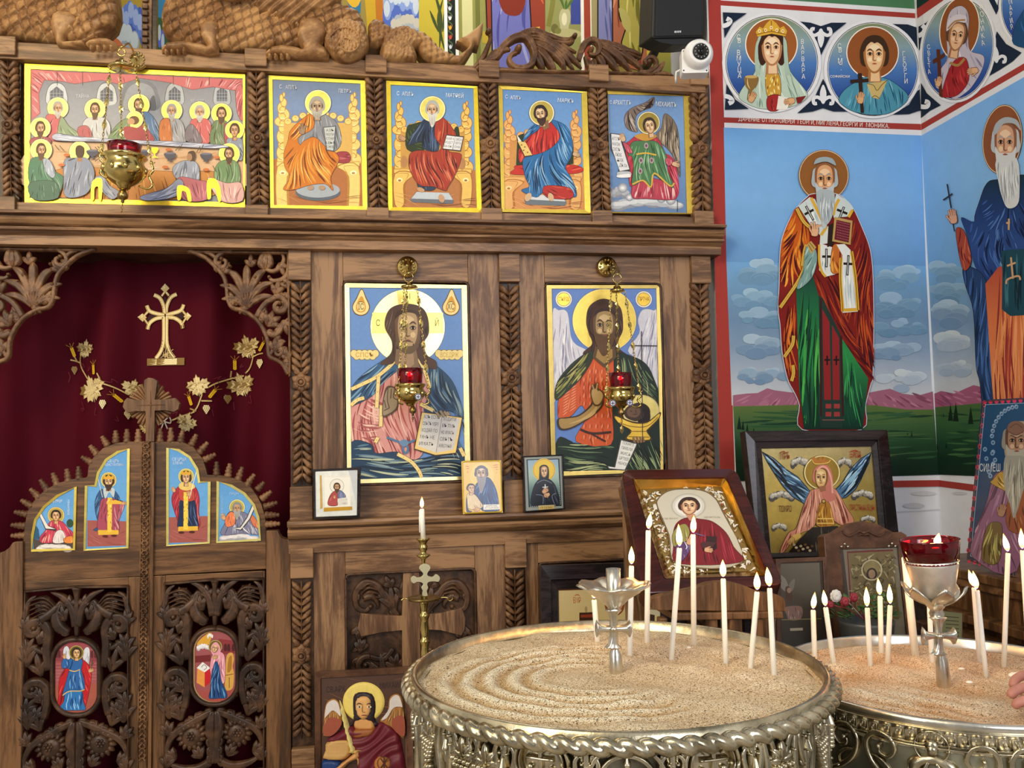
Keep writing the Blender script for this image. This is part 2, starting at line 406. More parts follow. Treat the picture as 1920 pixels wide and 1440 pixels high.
    def cloud(s,x,y,rx,ry,n=9,cols=('8aa','acd','dee'),seed=2):
        rd=random.Random(seed)
        for k,c in enumerate(cols):
            for i in range(n):
                t=(i+.5)/n*2-1; s.e(c,x+t*rx*.85+rd.uniform(-.05,.05)*rx,y-(1-t*t)*ry*.5*(1-.0*k)-k*ry*.12+rd.uniform(-.15,.15)*ry+ry*.15,rx*(.26-.05*k),ry*(.5-.12*k),n=16)
        return s
    def done(s,name,parent=None,mats=None,loc=None):
        return mk(name,s,mats or[M['paint'],M['gold']],parent,smooth=False,col=s.col,loc=loc,fix=False)
def offs(P,d):
    """grow an outline by d"""
    n=len(P); A=sum(P[i-1][0]*P[i][1]-P[i][0]*P[i-1][1]for i in range(n)); sg=1 if A>0 else-1; out=[]
    for i in range(n):
        a,b=P[i-1],P[(i+1)%n]; tx,ty=b[0]-a[0],b[1]-a[1]; l=math.hypot(tx,ty)+1e-9
        out.append((P[i][0]+sg*ty/l*d,P[i][1]-sg*tx/l*d))
    return out
def mx(a,b,t):
    a=''.join(c*2 for c in a)if len(a)==3 else a; b=''.join(c*2 for c in b)if len(b)==3 else b
    return ''.join('%02x'%int(int(a[i:i+2],16)*(1-t)+int(b[i:i+2],16)*t)for i in(0,2,4))
# ---------------------------------------------------------------- materials
M={}
def newmat(name):
    m=bpy.data.materials.new(name); m.use_nodes=True; nt=m.node_tree
    return m,nt,nt.nodes['Principled BSDF']
def nd(nt,t,**kw):
    n=nt.nodes.new('ShaderNode'+t)
    for k,v in kw.items():
        if k in n.inputs.keys():n.inputs[k].default_value=v
        else:setattr(n,k,v)
    return n
def ramp(nt,stops):
    r=nd(nt,'ValToRGB'); e=r.color_ramp.elements
    while len(e)>1:e.remove(e[-1])
    for i,(p,c)in enumerate(stops):
        q=e[0]if i==0 else e.new(p); q.position=p; q.color=tuple(lin(c))+(1,)
    return r
def plain(name,c,rough=.5,metal=0.0,spec=.5,coat=0,var=0.0,scale=40,bump=0.0,trans=0,emit=None,es=0,ior=None):
    m,nt,b=newmat(name); L=nt.links
    b.inputs['Base Color'].default_value=tuple(lin(c))+(1,); b.inputs['Roughness'].default_value=rough; b.inputs['Metallic'].default_value=metal
    b.inputs['Specular IOR Level'].default_value=spec; b.inputs['Coat Weight'].default_value=coat; b.inputs['Transmission Weight'].default_value=trans
    if ior:b.inputs['IOR'].default_value=ior
    if emit:b.inputs['Emission Color'].default_value=tuple(lin(emit))+(1,); b.inputs['Emission Strength'].default_value=es
    if var or bump:
        tc=nd(nt,'TexCoord'); n=nd(nt,'TexNoise',Scale=scale,Detail=6.0,Roughness=.65); L.new(tc.outputs['Object'],n.inputs['Vector'])
        if var:
            r=ramp(nt,[(.3,mx(c,'000000',var)),(.7,mx(c,'ffffff',var*.6))]); L.new(n.outputs['Fac'],r.inputs['Fac']); L.new(r.outputs['Color'],b.inputs['Base Color'])
        if bump:
            bp=nd(nt,'Bump',Strength=bump,Distance=.004); L.new(n.outputs['Fac'],bp.inputs['Height']); L.new(bp.outputs['Normal'],b.inputs['Normal'])
    M[name]=m; return m
def painted(name,metal=0.0,rough=.45,spec=.35,coat=0.0,var=.08,scale=60,bump=.05):
    m,nt,b=newmat(name); L=nt.links
    a=nd(nt,'Attribute',attribute_name='Col'); tc=nd(nt,'TexCoord'); n=nd(nt,'TexNoise',Scale=scale,Detail=5.0,Roughness=.7)
    L.new(tc.outputs['Object'],n.inputs['Vector'])
    mr=nd(nt,'MapRange'); mr.inputs['From Min'].default_value=.25; mr.inputs['From Max'].default_value=.75; mr.inputs['To Min'].default_value=1-var; mr.inputs['To Max'].default_value=1+var
    mu=nd(nt,'Mix',data_type='RGBA',blend_type='MULTIPLY'); mu.inputs['Factor'].default_value=1
    L.new(n.outputs['Fac'],mr.inputs['Value']); L.new(a.outputs['Color'],mu.inputs['A']); L.new(mr.outputs['Result'],mu.inputs['B']); L.new(mu.outputs['Result'],b.inputs['Base Color'])
    b.inputs['Metallic'].default_value=metal; b.inputs['Roughness'].default_value=rough; b.inputs['Specular IOR Level'].default_value=spec; b.inputs['Coat Weight'].default_value=coat; b.inputs['Coat Roughness'].default_value=.25
    bp=nd(nt,'Bump',Strength=bump,Distance=.002); L.new(n.outputs['Fac'],bp.inputs['Height']); L.new(bp.outputs['Normal'],b.inputs['Normal'])
    M[name]=m
def wood(name,cols,axis='z',rough=.42,scale=1.0,bump=.25,spec=.4):
    """walnut-like wood, grain running along an axis"""
    m,nt,b=newmat(name); L=nt.links
    tc=nd(nt,'TexCoord'); info=nd(nt,'ObjectInfo'); mp=nd(nt,'Mapping'); L.new(tc.outputs['Object'],mp.inputs['Vector'])
    sc={'z':(16,16,1.6),'x':(1.6,16,16),'n':(7,7,7)}[axis]; mp.inputs['Scale'].default_value=tuple(q*scale for q in sc)
    ad=nd(nt,'VectorMath',operation='ADD'); L.new(mp.outputs['Vector'],ad.inputs[0])
    cm=nd(nt,'CombineXYZ'); ml=nd(nt,'Math',operation='MULTIPLY'); ml.inputs[1].default_value=37.0; L.new(info.outputs['Random'],ml.inputs[0])
    for k in 'XYZ':L.new(ml.outputs[0],cm.inputs[k])
    L.new(cm.outputs[0],ad.inputs[1])
    n1=nd(nt,'TexNoise',Scale=1.0,Detail=9.0,Roughness=.68,Distortion=1.2); L.new(ad.outputs[0],n1.inputs['Vector'])
    n2=nd(nt,'TexNoise',Scale=7.0,Detail=4.0,Roughness=.6); L.new(ad.outputs[0],n2.inputs['Vector'])
    n3=nd(nt,'TexNoise',Scale=2.2,Detail=3.0); L.new(tc.outputs['Object'],n3.inputs['Vector'])
    m1=nd(nt,'Math',operation='MULTIPLY_ADD'); m1.inputs[1].default_value=.35; L.new(n2.outputs['Fac'],m1.inputs[0]); L.new(n1.outputs['Fac'],m1.inputs[2])
    m2=nd(nt,'Math',operation='MULTIPLY_ADD'); m2.inputs[1].default_value=.45; L.new(n3.outputs['Fac'],m2.inputs[0]); L.new(m1.outputs[0],m2.inputs[2])
    r=ramp(nt,[(.62,cols[0]),(.86,cols[1]),(1.06 if len(cols)<3 else .98,cols[-1])]); r.color_ramp.elements[-1].position=1.0
    L.new(m2.outputs[0],r.inputs['Fac']); L.new(r.outputs['Color'],b.inputs['Base Color'])
    b.inputs['Roughness'].default_value=rough; b.inputs['Specular IOR Level'].default_value=spec
    bp=nd(nt,'Bump',Strength=bump,Distance=.003); L.new(m1.outputs[0],bp.inputs['Height']); L.new(bp.outputs['Normal'],b.inputs['Normal'])
    M[name]=m
painted('paint'); painted('gold',metal=.85,rough=.36,var=.16,scale=30,bump=.12); painted('fresco',rough=.75,spec=.2,var=.05,scale=14,bump=.08); painted('print',rough=.25,spec=.5,var=.02)
painted('thread',rough=.6,spec=.3,var=.2,scale=300,bump=.5)
wood('wood_v',['281a10','6c4c34','9a7654'],'z'); wood('wood_h',['281a10','6e4e34','9e7854'],'x')
wood('wood_carved',['24150c','5c3c24','8a6442'],'n',rough=.45,bump=.15)
wood('wood_dark',['140d09','3a2619','5a3e2a'],'n',rough=.4,bump=.15)
wood('wood_door_v',['20140c','54381f','7c5736'],'z'); wood('wood_door_h',['20140c','54381f','7c5736'],'x')
wood('wood_dragon',['3c2414','8a623c','b48a5a'],'n',rough=.45,scale=.8,bump=.2)
wood('wood_frame_red',['1c0705','38110c','481a12'],'x',rough=.2,bump=.03)
wood('wood_black',['0c0a0c','1c1617','30262a'],'x',rough=.25,bump=.05)
wood('wood_brown',['3a2418','56392a','6e4c38'],'n',rough=.35,bump=.08)
plain('brass','d8bc6c',.17,1.0,var=.2,scale=18); plain('brass_dark','b4924c',.3,1.0,var=.35,scale=30)
plain('silver','e6e0d0',.28,1.0,var=.2,scale=14,bump=.25); plain('silver_gilt','dccca4',.26,1.0,var=.4,scale=16,bump=.3)
plain('drum_back','6a6046',.45,.7,var=.4,scale=20); plain('drum_plate','8a8872',.4,.6,var=.2,scale=8)
plain('wax','f8f4e8',.45,spec=.4); M['wax'].node_tree.nodes['Principled BSDF'].inputs['Subsurface Weight'].default_value=.25
M['wax'].node_tree.nodes['Principled BSDF'].inputs['Subsurface Radius'].default_value=(.01,.006,.003)
plain('wick','18120e',.9)
plain('frosted_silver','ece4d8',.45,.85,var=.1)
plain('red_glass','b00a2c',.04,trans=.9,ior=1.45); plain('clear_glass','ffffff',.02,trans=1.0,ior=1.3)
plain('black_plastic','1c1d20',.45,spec=.4,bump=.05,scale=200); plain('white_plastic','e8e9ea',.35); plain('lens','08080a',.08)
plain('skin','c08070',.5,spec=.35,var=.08,scale=60,bump=.08); plain('sleeve','2a2c34',.8,var=.1)
plain('cream','d8d0ae',.6,var=.1); plain('white_frame','d6d6c4',.4,.3,var=.15)
plain('pot','4a4e50',.4); plain('leaf_green','3c6a28',.5,var=.3); plain('petal_red','a02030',.5,var=.2); plain('petal_white','e8e4e0',.5)
plain('floor_stone','b4a898',.4,var=.12,scale=6); plain('plaster','d6d8dc',.8,var=.04,scale=6,bump=.05)
plain('gilt_frame','d0a040',.2,1.0,var=.2,scale=20); plain('gilt_wood','e8c23a',.35,.8,var=.12,scale=20)
plain('jewel','8c98a8',.2,.5)
# velvet
m,nt,b=newmat('velvet'); b.inputs['Base Color'].default_value=tuple(lin('4a0818'))+(1,); b.inputs['Roughness'].default_value=.8; b.inputs['Sheen Weight'].default_value=.5; b.inputs['Sheen Tint'].default_value=tuple(lin('801c38'))+(1,); b.inputs['Sheen Roughness'].default_value=.4; b.inputs['Specular IOR Level'].default_value=.1
M['velvet']=m
# flame
m,nt,b=newmat('flame'); L=nt.links
tc=nd(nt,'TexCoord'); sp=nd(nt,'SeparateXYZ'); L.new(tc.outputs['Generated'],sp.inputs[0])
r=ramp(nt,[(0,'6a50a0'),(.14,'ff9030'),(.4,'fff0c8'),(.75,'ffd880'),(1,'ff9a30')]); L.new(sp.outputs['Z'],r.inputs['Fac'])
em=nd(nt,'Emission',Strength=7.0); L.new(r.outputs['Color'],em.inputs['Color']); L.new(em.outputs[0],nt.nodes['Material Output'].inputs['Surface']); M['flame']=m
# sand
m,nt,b=newmat('sand'); L=nt.links; tc=nd(nt,'TexCoord')
n1=nd(nt,'TexNoise',Scale=560.0,Detail=2.0,Roughness=.6); n2=nd(nt,'TexNoise',Scale=14.0,Detail=4.0); n3=nd(nt,'TexNoise',Scale=270.0,Detail=2.0)
for n in(n1,n2,n3):L.new(tc.outputs['Object'],n.inputs['Vector'])
at=nd(nt,'Attribute',attribute_name='Col')
r1=ramp(nt,[(.36,'6a5e4c'),(.44,'d4c6a8'),(.62,'fbf6ea')]); L.new(n1.outputs['Fac'],r1.inputs['Fac'])
mu=nd(nt,'Mix',data_type='RGBA',blend_type='MULTIPLY'); mu.inputs['Factor'].default_value=.9; L.new(r1.outputs['Color'],mu.inputs['A']); L.new(at.outputs['Color'],mu.inputs['B'])
r3=ramp(nt,[(.34,'2c2620'),(.40,'ffffff')]); L.new(n3.outputs['Fac'],r3.inputs['Fac']); m3=nd(nt,'Mix',data_type='RGBA',blend_type='MULTIPLY'); m3.inputs['Factor'].default_value=.85; L.new(mu.outputs['Result'],m3.inputs['A']); L.new(r3.outputs['Color'],m3.inputs['B']); L.new(m3.outputs['Result'],b.inputs['Base Color']); b.inputs['Roughness'].default_value=.95; b.inputs['Specular IOR Level'].default_value=.15
bp=nd(nt,'Bump',Strength=.6,Distance=.003); L.new(n1.outputs['Fac'],bp.inputs['Height']); L.new(bp.outputs['Normal'],b.inputs['Normal']); M['sand']=m
# ---------------------------------------------------------------- camera, light, room
scn=bpy.context.scene
cd=bpy.data.cameras.new('camera'); cam=bpy.data.objects.new('camera',cd); COL.objects.link(cam)
cd.sensor_width=36; cd.lens=F/1920*36; cd.clip_start=.05
mt=mathutils.Matrix([[CM[0][i],CM[1][i],-CM[2][i]]for i in range(3)]).to_4x4(); mt.translation=Vector(EYE); cam.matrix_world=mt
scn.camera=cam
vs_=scn.view_settings; vs_.view_transform='Standard'; vs_.look='None'; vs_.gamma=1; vs_.use_curve_mapping=False; vs_.exposure=0.0
w=bpy.data.worlds.new('daylight'); scn.world=w; w.use_nodes=True; nt=w.node_tree; bg=nt.nodes['Background']
tc=nd(nt,'TexCoord'); n=nd(nt,'TexNoise',Scale=2.4,Detail=3.0); nt.links.new(tc.outputs['Generated'],n.inputs['Vector'])
r=ramp(nt,[(.40,'4a4642'),(.5,'b4b2b0'),(.56,'f8faff')]); nt.links.new(n.outputs['Fac'],r.inputs['Fac']); nt.links.new(r.outputs['Color'],bg.inputs['Color'])
bg.inputs['Strength'].default_value=.66
def area(name,loc,tgt,sx,sy,power,c='ffffff',spread=180):
    l=bpy.data.lights.new(name,'AREA'); l.shape='RECTANGLE'; l.size=sx; l.size_y=sy; l.energy=power; l.color=lin(c); l.spread=math.radians(spread)
    o=bpy.data.objects.new(name,l); COL.objects.link(o); o.location=loc
    d=Vector(tgt)-Vector(loc); o.rotation_euler=d.to_track_quat('-Z','Y').to_euler(); return o
area('chandelier_light',(-1.9,-.3,3.75),(-.7,3.2,2.3),1.5,1.2,105,'ffe9b8')
area('nave_window_light',(1.6,-3.2,2.8),(.6,3.2,1.6),2.2,1.8,125,'f2f6ff')
area('side_window_light',(-3.1,-.6,2.2),(.8,3.0,1.4),1.6,1.8,70,'f4f8ff')
area('altar_window_light',(.2,3.9,4.6),(.2,4.6,3.0),2.4,.5,22,'fff4e0')
# floor, and the walls beyond the screen
b=B().box(-3.5,2.6,-3.5,4.8,-.1,0); struct(mk('floor',b,M['floor_stone']))
# ---------------------------------------------------------------- the carved wooden screen (iconostasis)
scr=thing('iconostasis','tall carved walnut icon screen with leaf pilasters across the church','icon screen',(.06,3.25,0))
def board(name,x0,x1,z0,z1,yf,yb,mat,par=None,bv=.003):return mk(name,B().box(x0,x1,yf,yb,z0,z1),M[mat],par or scr,bevel=bv)
XL,XR=-1.36,1.362
PU=[-1.205,-.364,.066,.490,.920,1.333] # upper pilasters
PM=[-.2165,.555,1.3185] # pilasters of the main tier
def pil_leaves(pl,px,y0,y1,hw,up,n,mat_b):
    """chevron leaves up or down a strip, px(y) the centre line"""
    st=(y1-y0)/n
    pass
    for i in range(n):
        y=y0+st*(i+.5)
        for sd in(-1,1):
            d=-1 if up else 1
            p=[(px(y),y-d*st*.95),(px(y)+sd*hw*.35,y-d*st*.55),(px(y)+sd*hw*.72,y-d*st*.02),(px(y)+sd*hw*.98,y+d*st*.42)]
            mat_b.sweep(pl,p,[st*.16,st*.36,st*.40,st*.04],.022,.0,.2,4)
    mat_b.sweep(pl,[(px(y0),y0),(px(y1),y1)],[hw*.06]*2,.012,.003)
def line(p,q):return lambda y:p[0]+(q[0]-p[0])*(y-p[1])/(q[1]-p[1])
def pilaster(cx,hw,y0,y1,ros,mid,caps):
    """cx(y): centre line in the photo, leaves from y0 to y1, rosette at ros"""
    pl=front(.002)
    b=B(); m=ros
    pil_leaves(pl,cx,y0,m-hw*1.15,hw,True,max(4,round((m-y0)/15.5)),b)
    pil_leaves(pl,cx,m+hw*1.15,y1,hw,False,max(3,round((y1-m)/15.5)),b)
    for sd in(-1,1):
        for k in(-1,1):b.sweep(pl,[(cx(m),m+k*hw*.8),(cx(m)+sd*hw*.5,m+k*hw*1.1),(cx(m)+sd*hw*.85,m+k*hw*1.75)],[hw*.1,hw*.3,hw*.05],.015,.002,.3)
    o=mk('pilaster',b,M['wood_carved'],scr)
    r=B()
    for k in range(6):
        a=k*pi/3+pi/6; r.sweep(pl,[(cx(m)+hw*.3*math.cos(a),m+hw*.3*math.sin(a)),(cx(m)+hw*.7*math.cos(a),m+hw*.7*math.sin(a)),(cx(m)+hw*1.12*math.cos(a),m+hw*1.12*math.sin(a))],[hw*.35,hw*.5,hw*.06],.018,.008,.35)
    r.knob(pl,cx(m),m,hw*.5,.026,.006,prof=[(1.05,0),(1,.7),(.85,1),(.66,.95),(.6,.6),(.45,.55),(.4,.9),(.2,1.05),(0,1)])
    mk('rosette',r,M['wood_carved'],o)
    for x0,x1,z0,z1,yf in caps:board('end_block',x0,x1,z0,z1,yf,3.21,'wood_h',o)
    return o
UP=[((15,110),(22,370)),((480,131),(487,386)),((701,142),(711,391)),((915,151),(922,392)),((1120,158),(1130,396)),((1310,165),(1318,397))]
for i,(p,q)in enumerate(UP):
    cx=line(p,q); x=PU[i]
    zt=XZ(p[0],p[1],3.19)[1]; zb=XZ(q[0],q[1]+1,3.19)[1]
    pilaster(cx,17.5 if i<5 else 17,p[1],q[1],(238,262,265,272,276,281)[i],0,[(x-.039,x+.039,zt,zt+.066,3.155),(x-.040,x+.040,zb-.056,zb,3.165)])
MD=[((563,528),(567,909)),((955,532),(962,893)),((1312,528),(1324,886))]
for i,(p,q)in enumerate(MD):
    cx=line(p,q); x=PM[i]
    pilaster(cx,18,p[1],q[1],(717,709,704)[i],0,[(x-.040,x+.040,2.032,2.142,3.178),(x-.040,x+.040,1.168,1.288,3.178)])
LW=[((565,1090),(566,1385)),((965,1068),(968,1330)),((1325,1050),(1330,1330))]
for i,(p,q)in enumerate(LW):
    cx=line(p,q); x=PM[i]
    pilaster(cx,18,p[1],q[1],(1228,1205,1190)[i],0,[(x-.040,x+.040,.965,1.07,3.178),(x-.040,x+.040,0,.375 if i==0 else .42,3.178)])
# rails and mouldings
board('top_rail',XL,XR,2.797,2.858,3.172,3.27,'wood_h')
board('backboard',XL,XR,2.25,2.80,3.232,3.262,'wood_h',bv=0)
board('bottom_rail',XL,XR,2.235,2.296,3.182,3.232,'wood_h')
cor=[(3.27,2.14),(3.152,2.141),(3.150,2.172),(3.138,2.178),(3.132,2.184),(3.118,2.186),(3.116,2.195),(3.136,2.199),(3.120,2.207),(3.108,2.218),(3.104,2.226),(3.118,2.229),(3.118,2.233),(3.092,2.236),(3.090,2.246),(3.110,2.249),(3.27,2.249)]
mk('cornice',B().profile(cor,XL,1.392),M['wood_h'],scr,bevel=.001)
shf=[(3.25,1.05),(3.186,1.052),(3.184,1.100),(3.165,1.106),(3.148,1.118),(3.140,1.132),(3.146,1.140),(3.160,1.143),(3.160,1.147),(3.128,1.150),(3.122,1.160),(3.124,1.170),(3.25,1.172)]
mk('shelf',B().profile(shf,-.262,1.392),M['wood_h'],scr,bevel=.001)
# panel frames of the main tier: stiles, rails, mouldings round the openings
def frame(x0,x1,z0,z1,o0,o1,p0,p1,inner='groove'):
    t=thing('panel_frame','x','x',(0,0,0)); t.parent=scr; t.location=tuple(-np.array(scr.location)+np.array(((x0+x1)/2,3.25,z0)))
    for k in('label','category'):del t[k]
    board('stile',x0,o0,z0,z1,3.2,3.25,'wood_v',t); board('stile',o1,x1,z0,z1,3.2,3.25,'wood_v',t)
    board('rail',o0,o1,p1,z1,3.2005,3.25,'wood_h',t); board('rail',o0,o1,z0,p0,3.2005,3.25,'wood_h',t)
    b=B(); r=.018; c=[(o0,p0,0),(o1,p0,0),(o1,p1,0),(o0,p1,0)]
    P=[]
    for i,(x,z,_)in enumerate(c):
        sx=1 if i in(0,3)else-1; sz=1 if i in(0,1)else-1
        q=[(x+sx*r*(1-math.cos(a)),z+sz*r*(1-math.sin(a)))for a in np.linspace(0,pi/2,5)]
        P+=q if i in(0,2)else q[::-1]
    b.tube([(x,3.200,z)for x,z in P],.005,6,closed=True)
    mk('moulding',b,M['wood_dark'],t); return t
frame(-.178,.5175,1.165,2.142,-.063,.400,1.287,2.033)
frame(.5925,1.281,1.165,2.142,.694,1.156,1.292,2.033)
frame(-.178,.5175,0,1.052,-.066,.404,.25,.968)
frame(.5925,1.281,0,1.052,.642,1.235,.25,.975)
board('backboard',-.178,1.30,0,2.14,3.25,3.27,'wood_dark',bv=0)
# jambs beside the doors
def jamb(pts):
    mk('door_jamb',B().prism(pts,front(.0),-.05,0),M['wood_door_v'],scr,bevel=.003)
mk('added_shade_board',B().box(XL,-.256,3.19,3.46,2.142,2.2),M['wood_dark'],scr)  # unseen board added behind the cornice to darken the top of the curtain
jamb('499,1700 499,995 521,995 524,1003 529,1009 536,1011 546,1011 546,1700')
jamb('-60,1710 -60,1042 0,1037 9,1033 17,1027 23,1018 27,1016 43,1015 41,1710')
# arch spandrels of pierced foliage
XC=(XZ(433,574)[0]+XZ(94,568)[0])/2
def spandrel(pl):
    b=B(); b.wk=1.4
    edge='352,468 384,482 408,504 420,520 425,543 427,560 433,574 442,579 453,581 478,596 494,618 502,640 503,662 508,670 519,675 531,684 540,702'
    b.sweep(pl,edge,[3.2,3.2],.02,0,.2,3)
    b.sweep(pl,'540,474 541,560 543,640 543,706',[2.2,2.2],.016)
    b.sweep(pl,'352,472 440,473 541,474',[2.4,2.4],.016)
    # the big palmette
    for a,L,w_ in((-90,82,6),(-112,78,6),(-68,80,6),(-132,62,5.5),(-50,66,5.5),(-152,44,5),(-30,50,5)):
        r_=math.radians(a); t=(a+90)/60
        p=[(462+t*3,576),(462+L*.35*math.cos(r_)*.6+t*2,576+L*.4*math.sin(r_)),(462+L*.75*math.cos(r_)*.9,576+L*.8*math.sin(r_)),(462+L*1.05*math.cos(r_)*1.15,576+L*.98*math.sin(r_)+abs(t)*4)]
        b.sweep(pl,p,[2,w_*.8,w_,w_*.9,w_*.2],.024-.004*abs(t),.002,.5)
    b.scroll(pl,[(440,474),(425,470),(408,480),(404,492),(412,502),(422,498),(423,489),(416,486)],[2,3.5,3.5,2.5],.018)
    b.scroll(pl,[(380,472),(395,476),(405,486),(400,496)],[2,3,3,1.5],.016,knob=False)
    # tulip and its stem
    for d in(-1,0,1):b.sweep(pl,[(497,504),(497+d*9,494),(498+d*6,480),(500+d*2,470)],[2,5,4.5,.6],.022-.004*abs(d),.002,.3)
    b.scroll(pl,[(497,504),(512,508),(526,500),(532,486),(528,474)],[2.5,3.5,3.5,1.5],.017,knob=False)
    b.scroll(pl,[(540,500),(538,514),(528,524),(512,526),(505,520)],[2.5,4,3.6,2],.018)
    # scroll on the right with its leaves
    b.scroll(pl,[(480,594),(488,580),(500,566),(514,558)]+spiral(523,573,18,5,-110,1.15,14),[4,4.5,4,2.6],.022,5,14,1)
    b.fan(pl,516,552,-75,30,3,26,4.5,.02,.002); b.fan(pl,500,610,-50,34,4,40,4.8,.02,.002)
    b.fan(pl,540,540,-110,26,3,30,4,.018,.002)
    b.scroll(pl,[(500,622),(512,628),(522,622),(532,606),(541,596)],[4,5,4,1.5],.02,4,12,-1,4,knob=False)
    b.fan(pl,511,660,-60,32,4,38,4.8,.02,.002)
    b.scroll(pl,[(506,666),(512,655)]+spiral(521,660,11,3,-150,1.1,12),[3,3.6,3,2],.02)
    b.fan(pl,541,676,-110,26,3,26,4,.018,.002); b.scroll(pl,[(528,682),(538,690),(541,700)],[3,3,2],.018)
    for x,y,r_ in((432,500,3.5),(428,536,4),(478,520,4.5),(489,532,3.5),(438,570,4.5),(534,532,3)):b.knob(pl,x,y,r_,.02,.002)
    b.fan(pl,444,572,-120,30,3,24,4.2,.02,.002)
    for q in((400,496,20,22,3),(418,512,-60,24,3),(470,500,-90,24,3),(524,492,70,26,3),(536,548,100,24,3),(452,574,60,20,3),(484,592,20,24,3),(500,604,-100,30,3),(530,600,70,30,3),(512,640,0,24,3),(536,650,120,26,3),(530,676,40,20,3)):b.fan(pl,q[0],q[1],q[2],q[3],q[4],32,4,.018,.0)
    return mk('arch_spandrel',b,M['wood_carved'],scr)
spandrel(front(-.005)); spandrel(Mirror(front(-.005),XC))
# carved lower panels: a cross over foliage
def lower_panel(cx,x0,x1,y0,y1,hb):
    pl=front(-.028); b=B(); b.wk=1.3
    b.prism([(x0-6,y0-8),(x1+6,y0-8),(x1+8,y1),(x0-6,y1)],pl,-.01,0)
    for s in(-1,1):
        X=lambda q:cx+s*q
        b.scroll(pl,[(X(24),y0+78),(X(44),y0+52),(X(62),y0+22),(X(86),y0+14),(X(104),y0+34),(X(102),y0+60),(X(86),y0+68),(X(76),y0+58)],[5,6,5,3],.018,5,14,1*s,5)
        for k in range(4):b.sweep(pl,[(X(64-k*2),y0+22+k*7),(X(80),y0+16+k*8),(X(98-k*3),y0+30+k*7)],[1.5,3,.8],.018,.002)
        b.sweep(pl,[(X(88),y0+44),(X(76),y0+40),(X(66),y0+48),(X(62),y0+58),(X(66),y0+64)],[6,6.5,4,3,.8],.022,.002)
        b.fan(pl,X(30),y0+70,-90+s*20,56,4,18,6,.018,.002)
        b.scroll(pl,[(X(34),hb+46),(X(50),hb+66),(X(76),hb+62)]+[(cx+s*(q[0]-cx),q[1])for q in spiral(cx+84,hb+80,20,5,-110,1.1,12)],[4,5,4,3],.018,3,16,-s,5)
        for q in((20,44,-100,34,3),(100,96,90,30,3),(50,100,-130,34,3),(96,120,-100,26,3),(36,24,-60,26,3)):b.fan(pl,X(q[0]),y0+q[1],-90+s*(q[2]+90),q[3],q[4],30,5,.018,.002)
        for q in((96,52,-100,30,4),(28,90,-80,40,4),(100,130,-110,36,4),(60,160,-90,44,5),(26,150,-70,40,4)):b.fan(pl,X(q[0]),hb+q[1],-90+s*(q[2]+90),q[3],q[4],30,5.5,.018,.002)
        b.fan(pl,X(46),hb+120,-90+s*10,66,5,30,6,.018,.002); b.fan(pl,X(90),hb+40,90-s*60,26,3,25,4,.016,.002)
        b.scroll(pl,[(X(30),hb+180),(X(60),hb+150),(X(90),hb+150),(X(100),hb+180),(X(80),hb+200)],[4,6,5,3],.018,4,18,s,6)
    o=mk('carved_panel',b,M['wood_dark'],scr)
    c=B(); c.prism([(cx-15,y0-6),(cx+15,y0-6),(cx+17,hb-16),(cx+55,hb-20),(cx+95,hb-30),(cx+102,hb-10),(cx+100,hb+12),(cx+94,hb+22),(cx+55,hb+12),(cx+17,hb+10),(cx+17,y1),(cx-17,y1),(cx-17,hb+12),(cx-55,hb+16),(cx-94,hb+24),(cx-100,hb+6),(cx-95,hb-20),(cx-55,hb-16),(cx-17,hb-15)],pl,.002,.024)
    mk('raised_cross',c,M['wood_v'],o,bevel=.002)
lower_panel(771,656,886,1078,1440,1170); lower_panel(1135,1022,1250,1062,1440,1152)
board('pilaster_backing',XL,XR,2.25,2.80,3.206,3.233,'wood_dark',bv=0)if 0 else None
for x in PM:board('pilaster_backing',x-.0385,x+.0385,0,2.14,3.207,3.25,'wood_dark',bv=0)  # backings in dark wood put shade into the gaps between the leaves
for x in PU:board('pilaster_backing',x-.040,x+.040,2.25,2.80,3.204,3.232,'wood_dark',bv=0)
# ---------------------------------------------------------------- the two door leaves
def c4(s,ox=0,oy=720):return[(ox+x/4,oy+y/4)for x,y in PT(s)]
PD=front(-.012) # face of the leaves
FIN_L='860,345 862,435 945,335 945,435 1030,335 1030,435 755,390 800,460 665,460 720,525 600,545 680,590 580,615 585,712 490,635 505,728 385,665 420,758 290,715 350,803 215,785 285,853 145,870 230,918 95,960 195,980 70,1060 178,1068 70,1140 178,1138'
FIN_R='1195,330 1195,432 1275,325 1275,432 1365,345 1350,432 1470,375 1430,458 1555,435 1490,513 1615,525 1532,570 1620,580 1620,682 1720,595 1705,692 1815,620 1780,718 1905,675 1850,760 1980,735 1930,792 2035,805 1962,862 2080,890 1982,922 2095,985 1992,985 2100,1050 1992,1055'
OUT_L=[(43,1092),(43,1016)]+c4('185,1060 202,960 250,880 330,800 420,748 530,716 645,702 655,690 662,620 700,550 770,482 870,442 960,432 1155,432')+[(286,1079)]
OUT_R=[(287,1079),(289,828)]+c4('1360,432 1450,472 1520,562 1545,640 1555,682 1660,686 1780,712 1870,762 1920,828 1960,900 1988,1000 1995,1080')+[(499,1067)]
def finials(par,s,px0):
    pts=c4(s)
    for(tx,ty),(bx,by)in zip(pts[0::2],pts[1::2]):
        a=PD(bx,by,-.012); b_=PD(tx,ty,-.012); L=np.linalg.norm(b_-a); q=B()
        prof=[(.0,-.004),(.013,-.004),(.0135,L*.12),(.010,L*.2),(.0125,L*.32),(.0125,L*.42),(.0085,L*.5),(.0105,L*.6),(.010,L*.7),(.006,L*.78),(.0085,L*.88),(.006,L*.98),(0,L)]
        q.lathe(prof,a,12,b_-a); mk('finial',q,M['wood_carved'],par)
